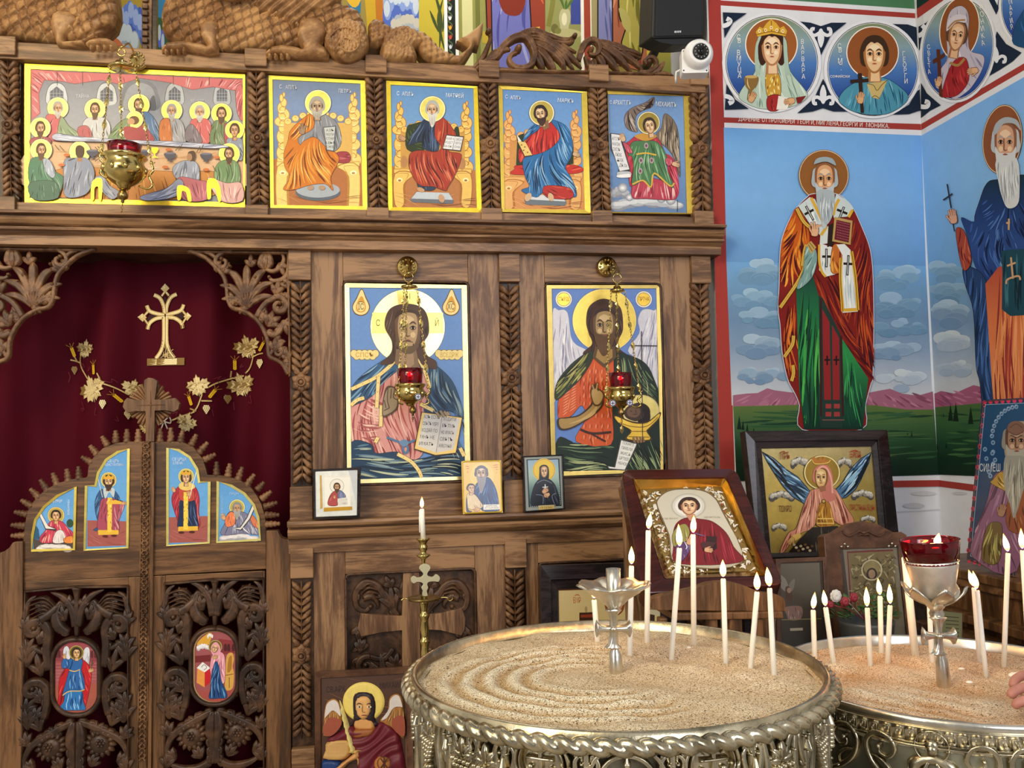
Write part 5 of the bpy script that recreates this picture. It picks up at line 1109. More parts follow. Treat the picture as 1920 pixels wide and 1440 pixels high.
# --- the winged forerunner
def d_john(A):
    A.p('6486cc','1034,541.5 1230,541 1238,880 1042,884'); A.at(960,360)
    A.p('3c3018',disc(693,963,243,240)).p('f0e8c0',disc(693,963,240,237)).p('c4a850',disc(693,963,236,233),1)
    for x,t in((388,'СТЫЙ ІѠ'),(988,'ПРТЧА')):A.e('2a2008',x,805,63).e('f4f0e0',x,805,61).e('3a2c10',x,805,51).e('d8b048',x,805,48,mat=1).tw('5a1c08',t,x-40,x+40,805,32)
    for pts,a in(('303,1560 302,930 350,888 415,905 440,1080 480,1145 560,1200 430,1300 350,1480',(95,60)),('1088,1570 1085,945 1060,890 980,885 945,960 955,1060 870,1190 960,1270 1040,1440',(115,90))):
        A.robe('d8d8e4',pts,'a0a0b8 f4f4fa b4b4c8 8c8ca8',44,a,150,8,.2,line='8890a8',lw=3)
    A.b('44281a','556,980 568,880 615,825 690,800 775,830 822,890 832,1030 800,1110 800,1170 880,1240 790,1270 600,1270 530,1210 600,1140 575,1060',5)
    for k in range(9):A.st('34201a',7,[(630+k*14,850),(640+k*12,808+abs(k-4)*6)])
    A.fo('1c100a 6c4630 2c1810','560,980 580,870 690,810 800,860 828,1030 800,1160 860,1240 600,1250 545,1205 600,1140',40,(110,75),150,7,.3)
    O1='600,1235 500,1330 420,1450 350,1560 352,1700 440,1680 520,1600 555,1700 480,1870 750,1890 765,1600 775,1260 690,1310'
    A.robe('d05828',O1,'',0); A.fo('a83c14 e88850 8c2c10',O1,26,90,120,9,.3)
    for x,y in[(x,y)for y in(1330,1390,1450,1510,1570,1660,1740,1820)for x in(540,585,630,675,720)]:A.ss('f0a078',7,'%d,%d %d,%d'%(x,y,x-4,y+36)).ss('9c3414',4,'%d,%d %d,%d'%(x+14,y,x+10,y+34))
    for k in range(9):A.ss('f0a078',7,'%d,%d %d,%d/%d,%d %d,%d'%(440-k*3,1470+k*22,380,1500+k*22,446-k*2,1470+k*22,480,1450+k*20))
    A.robe('2a3420','600,1195 500,1245 390,1350 330,1450 328,1560 420,1490 520,1390 600,1260','',0); A.fo('98984c 101a10 6c7430 c0b468','600,1200 500,1250 395,1355 332,1450 332,1550 420,1480 520,1380',34,135,170,12,.3)
    CL='775,1215 900,1235 1000,1290 1060,1400 1112,1600 1112,2085 360,2090 345,1850 440,1870 480,1885 740,1900 752,1640 765,1400'
    A.robe('16281f',CL,'',0); A.fo('6c8458 0a120e a0ac78 304c38','775,1225 900,1240 1000,1295 1060,1410 1105,1600 1100,1640 900,1500 760,1500',34,(70,60),200,8,.6); A.fo('7c9468 0a120e b4bc88 344c3c','350,1860 480,1890 740,1905 760,1960 700,2080 365,2085',40,(-20,30),220,9,.8); A.fo('7c9468 08100c a8b480','760,1700 860,1880 1100,1840 1108,2080 900,2080',34,75,220,8,.5); A.fo('a8b480 506848','1000,1400 1100,1600 1100,1750 1030,1620',8,60,120,6,.9)
    A.b('3c2c18','343,1700 400,1690 500,1670 590,1590 600,1540 680,1530 668,1620 560,1710 440,1776 360,1784 335,1740').b('a88850','352,1706 410,1698 505,1680 596,1604 612,1550 670,1540 658,1612 556,1700 440,1764 366,1770').b('c8a868','420,1740 520,1700 600,1640 640,1590 620,1660 540,1710')
    A.b('5a4020','585,1520 595,1460 640,1470 680,1500 690,1540 660,1600 610,1600').b('c0a068','594,1520 604,1476 640,1482 672,1506 678,1540 652,1588 616,1588'); A.ss('5a4020',15,'610,1480 600,1440/630,1480 640,1430/650,1490 620,1450 640,1440',0).ss('c0a068',9,'610,1480 600,1444/630,1480 638,1436',0)
    A.p('5a4428','620,1160 770,1160 780,1240 690,1320 600,1240').p('a08048','640,1180 750,1180 752,1240 690,1290 625,1240')
    A.face(690,1015,84,128,'a88c60','644a2c','44281a','5c4024',lite='d0b484',blen=1.1,neck=False,cap=0,lip='84483c'); A.b('38201a','608,940 630,890 690,870 760,890 780,950 740,905 690,895 640,910')
    A.e('8c7430',962,1642,142,124).e('e4d8a0',962,1642,138,120).e('d0bc70',962,1640,128,112,mat=1)
    A.e('3c2820',950,1650,84,70).b('4a3424','840,1640 880,1600 940,1590 990,1640 980,1700 920,1720 850,1690').b('7c5c44','860,1640 890,1612 940,1610 960,1650 930,1690 870,1680').ss('241810',5,'880,1640 900,1650/900,1670 940,1664/920,1630 930,1660/855,1690 880,1700'); A.b('241410','960,1590 1020,1620 1034,1700 1000,1740 960,1760 940,1720 985,1680')
    A.b('4a3410','762,1672 790,1730 870,1780 880,1800 850,1862 1040,1866 1014,1796 1030,1780 1100,1700 1108,1650 1010,1720 900,1720').b('d8b048','772,1682 800,1732 884,1780 890,1805 864,1852 1028,1856 1004,1796 1020,1772 1092,1700 1098,1664 1010,1732 900,1732',mat=1); A.ss('8c6420',6,'800,1730 900,1760 1010,1756 1090,1690/885,1795 1010,1795/870,1835 1025,1838',0)
    A.ss('8a6848',18,'905,1840 920,1885/930,1836 945,1882/955,1836 968,1880/978,1842 985,1876',0)
    A.p('3a3a38','808,1852 938,1884 930,1920 850,2090 720,2080 705,2050 760,2060 784,1960').p('ecece6','816,1862 930,1890 920,1916 842,2082 728,2072 716,2058 770,2066 794,1962')
    for i,t in enumerate(('ПОКАЙТЕ','ПРИБЛИ','ЖИСѦ','ЦРТВІЕ','НБНОЕ')):A.tw('2a2620',t,826-i*9,912-i*13,1890+i*37,22,12)
    A.ln('2a2428',6,'968,1045 978,2060').ln('2a2428',7,'885,1153 1085,1155'); A.st('3a2018',16,'510,1780 600,1810 740,1800',0).st('3a2018',12,'590,1810 660,1850 700,1870',0)
icon('large icon of a winged bearded man in orange tunic carrying a head in a bowl','1024,535 1238,535 1243,884 1034,893','1034,541.5 1230,541 1238,880 1042,884',d_john,'c4aa60')
# --- upper row
def cols_of(bg,fl):
    return bg,fl
def d_supper(A):
    A.p('8c8e96','58,130 455,147.5 457.5,380 56,372'); A.at(0,0)
    A.g(['7c7e88','9a9ca4','a8a8ac'],None,'240,540 1820,600 1820,1100 240,1100',6)
    for x,w_,c in((425,70,'c8ccd0'),(800,66,'c8ccd0'),(1310,62,'b4b8bc'),(1665,56,'b0b4b8')):A.b('60646c',[(x-w_-4,780),(x-w_-4,680),(x-w_*.6,628),(x,616),(x+w_*.6,628),(x+w_+4,680),(x+w_+4,780)]).b(c,[(x-w_,780),(x-w_,684),(x-w_*.6,636),(x,624),(x+w_*.6,636),(x+w_,684),(x+w_,780)]).p('5c606c',[(x-w_*.75,760),(x-w_*.75,690),(x,648),(x+w_*.75,690),(x+w_*.75,760)]);[A.ln('a8acb4',3,[(x-w_*.7+k*w_*.35,665),(x-w_*.7+k*w_*.35,760)])for k in range(5)];[A.ln('a8acb4',3,[(x-w_*.75,700+k*25),(x+w_*.75,700+k*25)])for k in range(3)]
    A.b('7a7c84','915,820 915,700 960,620 1060,595 1150,630 1185,700 1185,820').b('989aa2','940,820 940,710 980,645 1060,622 1130,650 1160,710 1160,820').b('5c5e66','1120,820 1130,740 1160,720 1172,820')
    CU='232,522 500,540 700,548 1000,560 1300,575 1818,598 1818,660 1770,680 1600,650 1440,672 1280,620 1050,585 900,632 760,600 560,628 470,610 330,600 290,700 300,850 240,900 236,700'
    A.robe('c86c70',CU,'',0,smooth=False,line='7c3038'); A.fo('e8a0a0 983c48 d88084 f0b8b4',CU,80,(25,160),180,9,.7,False); A.robe('c86c70','1770,670 1818,655 1822,900 1780,840','e8a0a0 983c48',10,95,120,8)
    for x in(430,620,1300,1570):A.ln('4a4038',3,[(x,540),(x,640)])
    A.tx('d8dade','ТАЙНА',620,725,26,0,.8).tx('c4c6ca','ВЕЧЕРЯ',1480,760,24,0,.8)
    A.robe('d8b088','230,1100 420,1060 1700,1090 1810,1180 1780,1420 230,1420','',0,lw=2); A.fo('c89868 e0c4a4','240,1130 1780,1150 1740,1280 260,1280',30,0,160,10,.1)
    A.robe('c8843c','420,1280 760,1260 1300,1290 1640,1300 1560,1480 420,1480','8c4c1c e8b060',50,(110,70),150,10,.3)
    H='f4e458'
    def who(x,y,r,robe,pts,skin='c89870',hair='4a3020',beard='5c4030',turn=0,wcol=None,fr=14,seed=1,back=0):
        A.halo(x,y,r,H,'fff4b0')
        A.robe(robe,pts,mx(robe,'ffffff',.4)+' '+mx(robe,'000000',.5)+' '+mx(robe,'ffffff',.2),fr,(105,75),110,7,.6,seed=seed,line='3a2c28')
        if back:A.p('a87850',[(x-16,y+20),(x+16,y+20),(x+20,y+72),(x-20,y+72)]).b(hair,[(x-34,y-4),(x-24,y-42),(x+6,y-50),(x+34,y-30),(x+36,y+10),(x+20,y+42),(x-20,y+40)])
        else:A.face(x,y+6,30,45,skin,'7a5038',hair,beard,turn,lite=mx(skin,'ffffff',.25))
    who(436,812,80,'c86468','350,870 420,862 470,880 520,960 580,1000 560,1050 400,1060 350,1000',beard='c4c0b8',hair='a8a49c',turn=.4); A.robe('8c9c7c','460,880 520,950 600,1010 570,1050 440,1050','b4c4a0 5c6c50',10,60,110,7)
    who(715,822,80,'c8c8c8','640,900 700,880 790,890 830,960 800,1050 640,1050 620,960',beard='5c4430',turn=-.2); A.robe('b86064','590,960 660,950 690,1030 600,1030','8c3c44',4)
    who(1043,790,82,'5c7ca0','1020,870 1090,840 1150,880 1195,980 1190,1060 1080,1060 1040,980',turn=-.5); A.robe('a84850','940,960 1060,930 1130,1000 1150,1060 960,1060','702830 d07078',8)
    A.halo(1012,900,64,H,'fff4b0'); A.robe('7c9068','820,1030 880,940 960,890 980,960 1000,1030 940,1060 830,1060','a4b88c 4c5c40',12,140,100,7); A.e('6c4830',1008,906,40,34).e('c89870',985,915,28,24); A.b('a84448','930,960 1020,960 1080,1010 1050,1060 950,1050')
    who(1290,833,80,'a0a0a4','1210,910 1290,890 1360,910 1390,1000 1380,1080 1210,1070',beard='b8b4b0',hair='a09c98',turn=-.3); A.robe('c8743c','1205,920 1270,900 1290,1060 1205,1060','e8a070 8c4420',8)
    who(1500,843,78,'cc6464','1430,920 1500,890 1570,910 1590,1000 1560,1080 1440,1080',beard='c8c4c0',hair='b0aca8'); A.robe('7c7078','1400,970 1450,940 1520,1070 1400,1060','a49ca4 4c444c',8)
    who(1663,857,78,'6c8058','1600,930 1650,905 1710,930 1700,1080 1580,1080',turn=.1); A.robe('b04c50','1690,930 1740,1000 1740,1080 1690,1080','d87c80',5)
    who(1762,980,72,'8c94a4','1700,1060 1760,1040 1820,1060 1820,1200 1760,1180',beard=None,turn=-.2)
    who(308,965,78,'a04c58','235,1050 300,1030 370,1040 380,1080 240,1090',turn=.5)
    who(315,1130,82,'4c7c60','228,1220 290,1180 360,1200 420,1290 480,1340 440,1480 360,1480 230,1380',turn=.6,seed=4,fr=24); A.robe('a8b0c0','330,1200 380,1210 420,1300 400,1340 350,1290','d0d4e0 6c7484',8)
    who(604,1145,80,'8890a4','490,1210 560,1190 650,1190 700,1250 710,1340 650,1460 500,1480 485,1340',back=1,seed=6,fr=30)
    A.robe('98a0b4','1320,1240 1400,1210 1480,1230 1500,1320 1480,1360 1340,1350 1300,1290','c4cad8 5c6478',20,100,100,7); A.b('4a3424','1410,1180 1420,1145 1460,1140 1470,1180 1450,1215 1420,1210').e('a87c58',1425,1185,20,28)
    who(1722,1160,80,'6c8c5c','1640,1230 1720,1200 1790,1240 1790,1390 1640,1390 1610,1310',beard='503424',turn=-.6,seed=9,fr=24)
    A.robe('d8a8a0','1560,1340 1700,1380 1810,1380 1820,1510 1660,1510','f0ccc4 a87070',20,(40,130),120,8); A.robe('b86470','1340,1340 1500,1360 1560,1380 1560,1500 1380,1500','d88c94 7c3848',18,(40,110),120,8); A.robe('9098b0','1060,1480 1250,1420 1340,1350 1380,1390 1320,1480 1120,1510','c0c8d8 5c647c',14,160,120,8)
    A.robe('98a0b8','720,1340 780,1330 830,1400 900,1450 840,1500 740,1400','c8ccd8 606880',10,60,110,8); A.robe('486c58','230,1380 420,1370 440,1490 260,1500','7ca088 243c30',10)
    A.b('e8c838','690,1500 700,1370 770,1350 768,1500 748,1500 745,1410 715,1420 712,1500',mat=1).b('e8c838','1335,1500 1340,1400 1420,1420 1440,1510 1415,1510 1400,1450 1370,1440 1360,1500',mat=1).b('e8c838','1560,1490 1560,1360 1620,1350 1655,1420 1660,1510 1640,1510 1620,1430 1590,1420 1585,1490',mat=1)
    A.robe('b4b8cc','430,1010 620,1035 1000,1060 1300,1070 1700,1100 1640,1120 1400,1110 1100,1090 760,1070 430,1060','e4e6ee 7c8098',40,3,150,6,.3)
    for x,y in((1280,1185),(1550,1190),(1070,1165),(700,1165)):A.b('484858',[(x-42,y-28),(x+42,y-28),(x+30,y+8),(x+8,y+18),(x+22,y+30),(x-22,y+30),(x-8,y+18),(x-30,y+8)]).e('6c6c80',x,y-28,40,8)
    A.b('e8b828','1145,1118 1190,1118 1182,1150 1170,1160 1172,1180 1190,1188 1145,1188 1160,1180 1162,1160 1150,1150',mat=1)
    for x,y in((1245,1260),(470,1245),(1630,1188),(510,1170),(1270,1130),(1550,1280)):A.e('c86c34',x,y,24,11)
    for x,y,a in((420,1095,50),(455,1100,50),(720,1110,50),(740,1105,50),(1320,1140,-50),(1345,1130,-55),(1480,1150,-60),(1505,1140,-60),(520,1210,-20),(720,1220,-40),(1600,1250,60)):A.ln('50402c',5,[(x,y),(x+52*math.cos(math.radians(a)),y+52*math.sin(math.radians(a)))])
icon('wide icon of thirteen haloed men seated round a laid table','47,120 460,140 459.5,389.5 47,380','58,130 455.5,147.5 457.5,380 56,372',d_supper,'f4d848')
def seated(A,hx,hy,hr):A.halo(hx,hy,hr,'f0dc70','fff4c8')
def d_peter(A):
    A.g(['70809c','7c94bc','7088b0','6c80a8'],None,'511,149.5 676,157.5 677,303 512,300',6); A.p('b4703c','512,298 677,303 680,387 514,385'); A.at(480,0)
    throne(A,160,770,710,1600,1215,'f4d47c','c08838','fffad0'); A.fo('8c4c20 d09058','140,1420 800,1440 800,1540 140,1530',14,10,160,4,.6,False)
    A.e('5c6470',465,1445,168,62).e('a8b0b8',465,1425,164,58); A.robe('a03c44','600,1150 680,1140 710,1180 690,1220 600,1215','c86870 6c2028',5,0,80,7)
    A.robe('8a8c94','420,870 480,850 540,870 610,930 640,1040 620,1110 560,1140 430,1130 350,1100 310,1060 330,1000','b4b8bc 54565e a4a6ae',30,(100,75),120,7)
    OR='420,855 340,900 260,980 240,1060 210,1160 220,1260 260,1330 205,1420 300,1420 400,1390 520,1380 580,1430 560,1330 620,1210 600,1150 520,1100 440,1030 360,1060 330,1090 320,1030 430,960'
    A.robe('d07820',OR,'',0); A.fo('8c4410 f0a848 6c3008 e8942c f8c068',OR,90,(115,70),210,9,.9)
    seated(A,465,775,98); A.face(458,805,46,62,'b09478','6c5440','a8a49c','b4b0a4',lite='d0b898',blen=.7)
    A.p('4c5058','504,955 600,945 585,1140 528,1130').p('c4c8c4','510,960 594,952 580,1132 533,1124'); scribble(A,'3a3c3c',525,965,585,1120,5,words=('АЗЪ','МОЛИ','СТАР','ЦЫ','ЕЖЕ')); A.hand(350,980,36,-80,'a08468','5c4430',True); A.e('b09074',410,1410,24,18).e('b09074',495,1410,24,18)
    A.tx('d8dce0','С',185,655,30,0,.7).tx('d0d4da','АПЛЪ',265,660,30,3,.7).tx('e0e4e8','ПЕТРЪ',668,688,28,3,.75)
icon('icon of a grey-bearded saint in orange robe seated on a golden throne','504,142 685,152 689,395 507,391','511,149.5 676,157.5 680,387 514,385',d_peter,'f2dc58')
def d_matthew(A):
    A.g(['6492c8','74a0d0','6c98cc'],None,'732.5,159.5 887.5,166 891,320 734,314',4); A.p('b87840','734,312 891,319 894,390.5 736,389'); A.at(480,0)
    throne(A,1040,1610,775,1540,1270,'eec464','a86c28','fff0b4',150); A.b('2c3818','1130,1120 1130,960 1180,930 1260,930 1260,1130').b('2c3818','1490,960 1520,960 1525,1060 1480,1040'); A.fo('5c6c3c','1135,1110 1135,965 1250,940 1250,1120',14,40,60,5,.8)
    A.e('b88450',1110,1215,26,46).e('b88450',1545,1230,26,46); A.fo('7c3c18 e0a468','1025,1440 1650,1460 1655,1560 1030,1550',18,10,160,4,.6,False)
    A.p('6c7078','1155,1500 1200,1440 1450,1450 1485,1510 1470,1530 1170,1518').p('c4ccd4','1165,1490 1205,1440 1445,1448 1478,1500')
    A.robe('26344e','1290,880 1240,920 1180,1000 1140,1090 1240,1060 1250,1110 1300,1130 1370,1120 1370,920 1350,880','5c7090 101828 44587c',34,(120,95),140,8); A.robe('2c3c54','1220,1330 1330,1330 1350,1400 1310,1430 1220,1410','5c7090 101828',8,85,70,7)
    RD='1360,870 1420,900 1470,960 1500,1030 1440,1130 1520,1150 1540,1180 1500,1300 1440,1400 1420,1430 1330,1400 1230,1390 1170,1310 1145,1230 1160,1150 1240,1130 1350,1140 1390,1100 1340,1020'
    A.robe('a83820',RD,'',0); A.fo('6c1810 d86840 4c1008 e0805c c04c2c',RD,80,(75,110),190,9,.9)
    seated(A,1323,820,96); A.face(1322,830,40,58,'d0a880','80583c','b4b4b0','d4d4d0',turn=-.3,lite='e4c49c',blen=1.9)
    A.p('38302c','1425,1012 1558,1025 1535,1138 1470,1130 1395,1122').p('e8e8e8','1430,1018 1492,1026 1472,1124 1402,1116').p('e0e0e2','1494,1026 1552,1032 1530,1130 1476,1124')
    for i,(t,q)in enumerate((('КНИГА','ІИСА'),('РОДСТ','ХРТА'),('ВА БЫ','СНА'))):A.tw('2a2a2c',t,1428-i*8,1484-i*8,1044+i*28,17,4).tw('2a2a2c',q,1500-i*7,1542-i*7,1050+i*28,17,4)
    A.hand(1100,1040,28,-150,'c89c74'); A.e('c89c74',1235,1425,30,16,20).e('c89c74',1390,1490,22,32,-20); A.tx('ecf0f4','С',1065,705,30,0,.7).tx('ecf0f4','АПЛЪ',1138,710,30,3,.7).tx('ecf0f4','МАТѲЕЙ',1490,722,30,4,.75)
icon('icon of a white-bearded saint in dark blue and red with open book','724,152 895,163 903,399 728,396','732.5,159.5 887.5,166 894,390.5 736,389',d_matthew,'e8c83c')
def d_mark(A):
    A.g(['6894d0','70a0d8','6898d0'],None,'942,168 1090,174.5 1093,330 944,328',4); A.p('d89454','944,322 1093,328 1096,394 946,392'); A.at(960,0)
    throne(A,-62,510,840,1560,1330,'eab46c','b8702c','ffe0a0',130); A.fo('8c3c14 f0b878','-60,1470 540,1480 540,1580 -55,1570',20,10,160,4,.6,False)
    A.p('28381c','40,1020 90,1000 80,1240 30,1240').p('28381c','400,1100 460,1100 460,1230 410,1240'); A.robe('c83020','20,1270 60,1240 470,1240 490,1300 20,1310','e86848 7c1810',10,0,90,8)
    A.p('707880','90,1500 120,1460 380,1470 410,1520 395,1545 105,1535').p('d8dce2','98,1495 125,1460 375,1470 400,1512')
    A.robe('c02c24','190,940 270,910 350,940 380,1020 350,1130 200,1170 110,1180 60,1220 50,1130 110,1050','8c1414 e8604c 640c0c d84438',46,(120,80),150,8)
    BL='290,905 380,930 430,990 455,1090 440,1180 400,1260 440,1330 480,1430 470,1480 380,1440 240,1440 180,1480 70,1430 130,1400 100,1330 80,1230 100,1180 220,1150 320,1090 360,1010'
    A.robe('2c6ca8',BL,'',0); A.fo('143c68 74a8d4 0c2848 4c8cc0 9cc4e4',BL,90,(110,70),190,9,.9); A.robe('2c6ca8','210,920 150,950 100,1010 80,1060 130,1020 200,970','74a8d4 143c68',10,140,80,7)
    A.robe('b82c20','240,1400 380,1400 450,1430 440,1490 260,1480','d85c44 6c1010',10,20,90,8); A.e('d8b48c',120,1480,22,34,30).e('d8b48c',290,1480,20,32,-20)
    A.halo(221,850,93,'c8ae58','fff8dc'); A.p('8c6444','210,930 270,900 280,960 240,980'); A.face(215,862,40,56,'d8b48c','84583c','2c1c14','3c2418',turn=-.35,rot=-8,lite='ecd0a8',blen=.9)
    A.p('4a3818','28,1000 60,1060 155,1170 90,1180 40,1070').p('e8c878','40,1060 100,1070 150,1165 95,1172').p('e8e8e0','32,1008 70,1062 48,1068')
    for x,y in((70,1090),(95,1105),(85,1130),(115,1145)):A.e('8c6420',x,y,7,5)
    A.hand(475,1160,26,20,'d8b48c'); A.tx('ecf0f4','С',-42,730,28,0,.7).tx('ecf0f4','АПЛЪ',25,738,28,3,.7).tx('ecf0f4','МАРКЪ',400,760,30,4,.8)
icon('icon of a dark-bearded saint in red tunic and blue cloak on throne','934,161 1100,173 1107,401 940,398','942,168 1090,174.5 1096,394 946,392',d_mark,'d8b84c')
def d_michael(A):
    A.g(['7094cc','78a0d4','6c90c4','6484b4'],None,'1139.5,177 1281,180.5 1287.5,399.5 1145,397.5',6); A.at(960,0)
    A.cloud(800,1470,90,70,6,('8c909c','a4a8b0','b8bcc4')); A.cloud(1000,1540,280,60,12,('9094a0','b8bcc4','d8dce0'))
    for x,y,r_ in((830,1410,38),(930,1440,36),(1040,1450,44),(1120,1490,34),(1190,1500,38),(880,1480,30)):
        for k in range(4):A.e(('9498a4','b4b8c0','d0d4d8','f0f0ee')[k],x,y,r_*(1-.22*k),r_*(1-.25*k),n=14)
    W1='940,990 870,970 845,920 850,860 900,810 1000,770 1065,730 1050,800 980,830 930,870 925,940'; W2_='1080,1010 1120,960 1140,860 1180,870 1220,920 1245,1000 1255,1160 1258,1330 1220,1200 1170,1120 1100,1060'
    A.robe('7c6c64',W1,'c4b8ac 4c3c38 2c1c1c a4948c',40,(100,-40),150,8,.3); A.p('2c1c1c','980,830 1065,730 1050,770 1058,790 1040,790 1040,810 1010,815'); A.robe('7c6c5c',W2_,'c8b8a0 4c3c34 241818 a89880',50,(80,85),170,8,.3)
    A.robe('b83044','990,1010 930,1020 880,1060 850,1100 870,1300 900,1400 1000,1200 1100,1150 1200,1180 1240,1300 1250,1450 1200,1480 1150,1180 1090,1040','e07080 7c1424 d04c5c',36,(100,75),170,9)
    A.robe('b83c50','920,1350 1060,1340 1200,1390 1230,1480 1180,1500 1000,1490 900,1480','ecb0b4 7c1c2c f4ccc8 c85c68',40,(100,80),110,7,.2)
    A.robe('4c7c50','900,1070 990,1060 1090,1070 1160,1180 1150,1250 1210,1390 1180,1400 1060,1310 1040,1400 980,1360 900,1390 910,1270 900,1180 870,1160','80b080 2c4c30 a0c8a0',40,(100,75),150,8)
    A.ss('d8b048',12,'930,1160 1000,1150 1080,1165/900,1385 980,1355 1040,1405 1065,1300 1180,1395 1215,1375',0); A.b('c8943c','940,1010 1000,1000 1060,1010 1080,1030 1000,1060 920,1030')
    for x,y in((1005,1095),(965,1205),(1045,1205),(960,1285)):A.e('b8a0a8',x,y,16,22).e('6c4c5c',x,y,8,12)
    A.halo(1022,925,84,'b8a050','f8f0d0'); A.face(1030,950,38,52,'dcb890','906848','3c2a1c',turn=.15,rot=-10,long=.1,lite='f0d4ac')
    A.p('3c3c40','735,1000 830,1010 820,1060 850,1150 885,1270 880,1300 790,1310 800,1260 740,1120').p('e4e4e8','742,1006 824,1016 814,1062 842,1152 878,1272 806,1286 748,1118').b('c0c4ca','785,1308 800,1290 880,1290 885,1325 800,1335').b('f0f0f0','785,1318 870,1305 885,1318 880,1332 800,1334')
    for i,(t,a,b_)in enumerate((('АГГЛЪ',748,806),('НАПИ',750,806),('СУЕТЪ',752,808),('ЛЮБ',768,820),('ѨЛА',786,832),('ДѢЛА',802,862))):A.tw('24242a',t,a,b_,1045+i*40,24,8)
    A.hand(830,1040,30,-110,'dcb890'); A.robe('c05064','830,1070 880,1100 900,1150 860,1140','e890a0',3); A.robe('c05064','1150,1190 1200,1200 1190,1240 1160,1240','e890a0',3); A.hand(1220,1235,28,20,'dcb890')
    A.tx('f0f4f8','С',738,772,26,0,.7).tw('f0f4f8','АРХАГГЛЪ',756,888,775,34,2).tw('f0f4f8','МІХАИЛЪ',1076,1228,788,34,3); A.ln('2c3848',4,[(1238,1500),(1238,1590)])
icon('icon of a winged angel in green tunic with scroll, standing over clouds','1138,170 1295,181 1303,402 1144,400','1139.5,177 1281,180.5 1287.5,399.5 1145,397.5',d_michael,'c8a848')
# ---------------------------------------------------------------- painted panels on the doors
def inset(P,d):
    """shrink an outline"""
    return offs(P,-d)
def panel_on(par,out,draw,gold,w=5.0,y=3.2095,name='painted_panel'):
    O=PT(out); pl=Plane((0,y,0),(0,-1,0)); I=inset(O,w)
    A=Art(pl,0); A.p('d0b878',inset(O,w*.4)); draw(A,I); o=A.done(name,par)
    b=B(); n=len(O); v=[pl(x,yy,.003)for x,yy in O]+[pl(x,yy,.0025)for x,yy in I]+[pl(x,yy,-.003)for x,yy in O]+[pl(x,yy,0)for x,yy in I]
    b.add(v,[(i,(i+1)%n,n+(i+1)%n,n+i)for i in range(n)]+[(i,(i+1)%n,2*n+(i+1)%n,2*n+i)for i in range(n)]+[(n+i,n+(i+1)%n,3*n+(i+1)%n,3*n+i)for i in range(n)])
    mk('gilt_border',b,M['gold'],o,smooth=False,col=[tuple(lin(gold))+(1,)]*len(b.v)); return o
BLU=['5c9cd8','68a8e0','5c98d4']
def dp_prophet_l(A,I):
    A.g(BLU,None,I,5); A.at(0,720)
    A.p('285878','255,1040 290,1090 300,1170 250,1160').p('4c4440','250,1160 330,1180 548,1160 548,1238 250,1240'); A.cloud(400,1235,140,40,8,('a89c98','d0c8c4','e8e4e0'))
    A.e('2c4c34',525,1045,26,32); A.halo(420,985,62,'c8a850','f0e0a0')
    A.robe('c83c54','380,1030 460,1030 510,1080 548,1120 540,1180 450,1180 390,1190 310,1190 300,1150 340,1100','f08898 8c1c34 e86070 f0b8a0',30,(110,60),80,7); A.robe('e8e0dc','420,1110 470,1100 490,1180 400,1190','c0b4b4',8,100,60,5); A.robe('e88838','480,1160 540,1140 545,1190 490,1190','f0b870 b05818',5)
    A.face(420,990,30,36,'d8a878','80542c','2c1c14',lite='ecc498'); A.p('3c3434','285,965 312,968 360,1060 425,1085 420,1102 340,1090').p('e8e0d8','290,970 310,972 362,1066 418,1088 345,1084')
    A.tx('e4ecf4','СВ ПРОР',425,880,20,0,.7); vtext(A,'dce8f4','ДАВИД',515,880,515,970,20)
def dp_king(A,I):
    A.g(BLU,None,I,5); A.at(0,720); A.p('a45850','655,1022 962,1030 955,1212 655,1220'); A.fo('7c3c38 b87068','660,1100 950,1100 945,1200 660,1210',14,10,90,4,.8)
    A.halo(815,720,58,'d0b050','f4e8a8')
    A.robe('2c5484','770,790 730,830 712,900 720,980 740,1060 700,1095 760,1080 790,900','6c98c0 102848',14,95,100,6); A.robe('2c5484','840,780 890,840 900,870 940,890 880,890 840,840','6c98c0 102848',8); A.robe('b86878','880,890 935,900 900,1000 880,1050','d8a0a8 7c3444',6)
    A.robe('a8485c','770,860 890,880 880,1000 890,1100 740,1100 745,960','d89aa4 742838',20,90,90,6); A.p('e8b838','735,1095 890,1095 890,1128 738,1132').p('f0c848','808,850 842,855 838,1110 806,1110').p('e8b838','800,880 870,870 940,890 940,902 860,900 800,900'); A.fo('8c6414 fff0a0','808,860 842,860 838,1110 806,1110',14,90,20,5,.1,False)
    A.b('c0ccd0','775,790 810,770 860,790 850,850 820,810 790,860'); A.e('5c1c14',790,1142,22,9).e('5c1c14',855,1138,22,9)
    A.face(815,735,32,42,'d8b084','80542c','2c1c14','3c2418',lite='ecc8a0'); A.p('e0a830','780,715 776,685 800,695 815,678 832,695 856,685 850,715'); A.ln('e8e0c0',4,'735,700 770,850'); A.hand(925,895,18,0)
    A.tx('dce8f4','СВ ЦРЬ',850,578,22,0,.8).tx('dce8f4','КОНСТАНТИНЪ',858,606,20,0,.66)
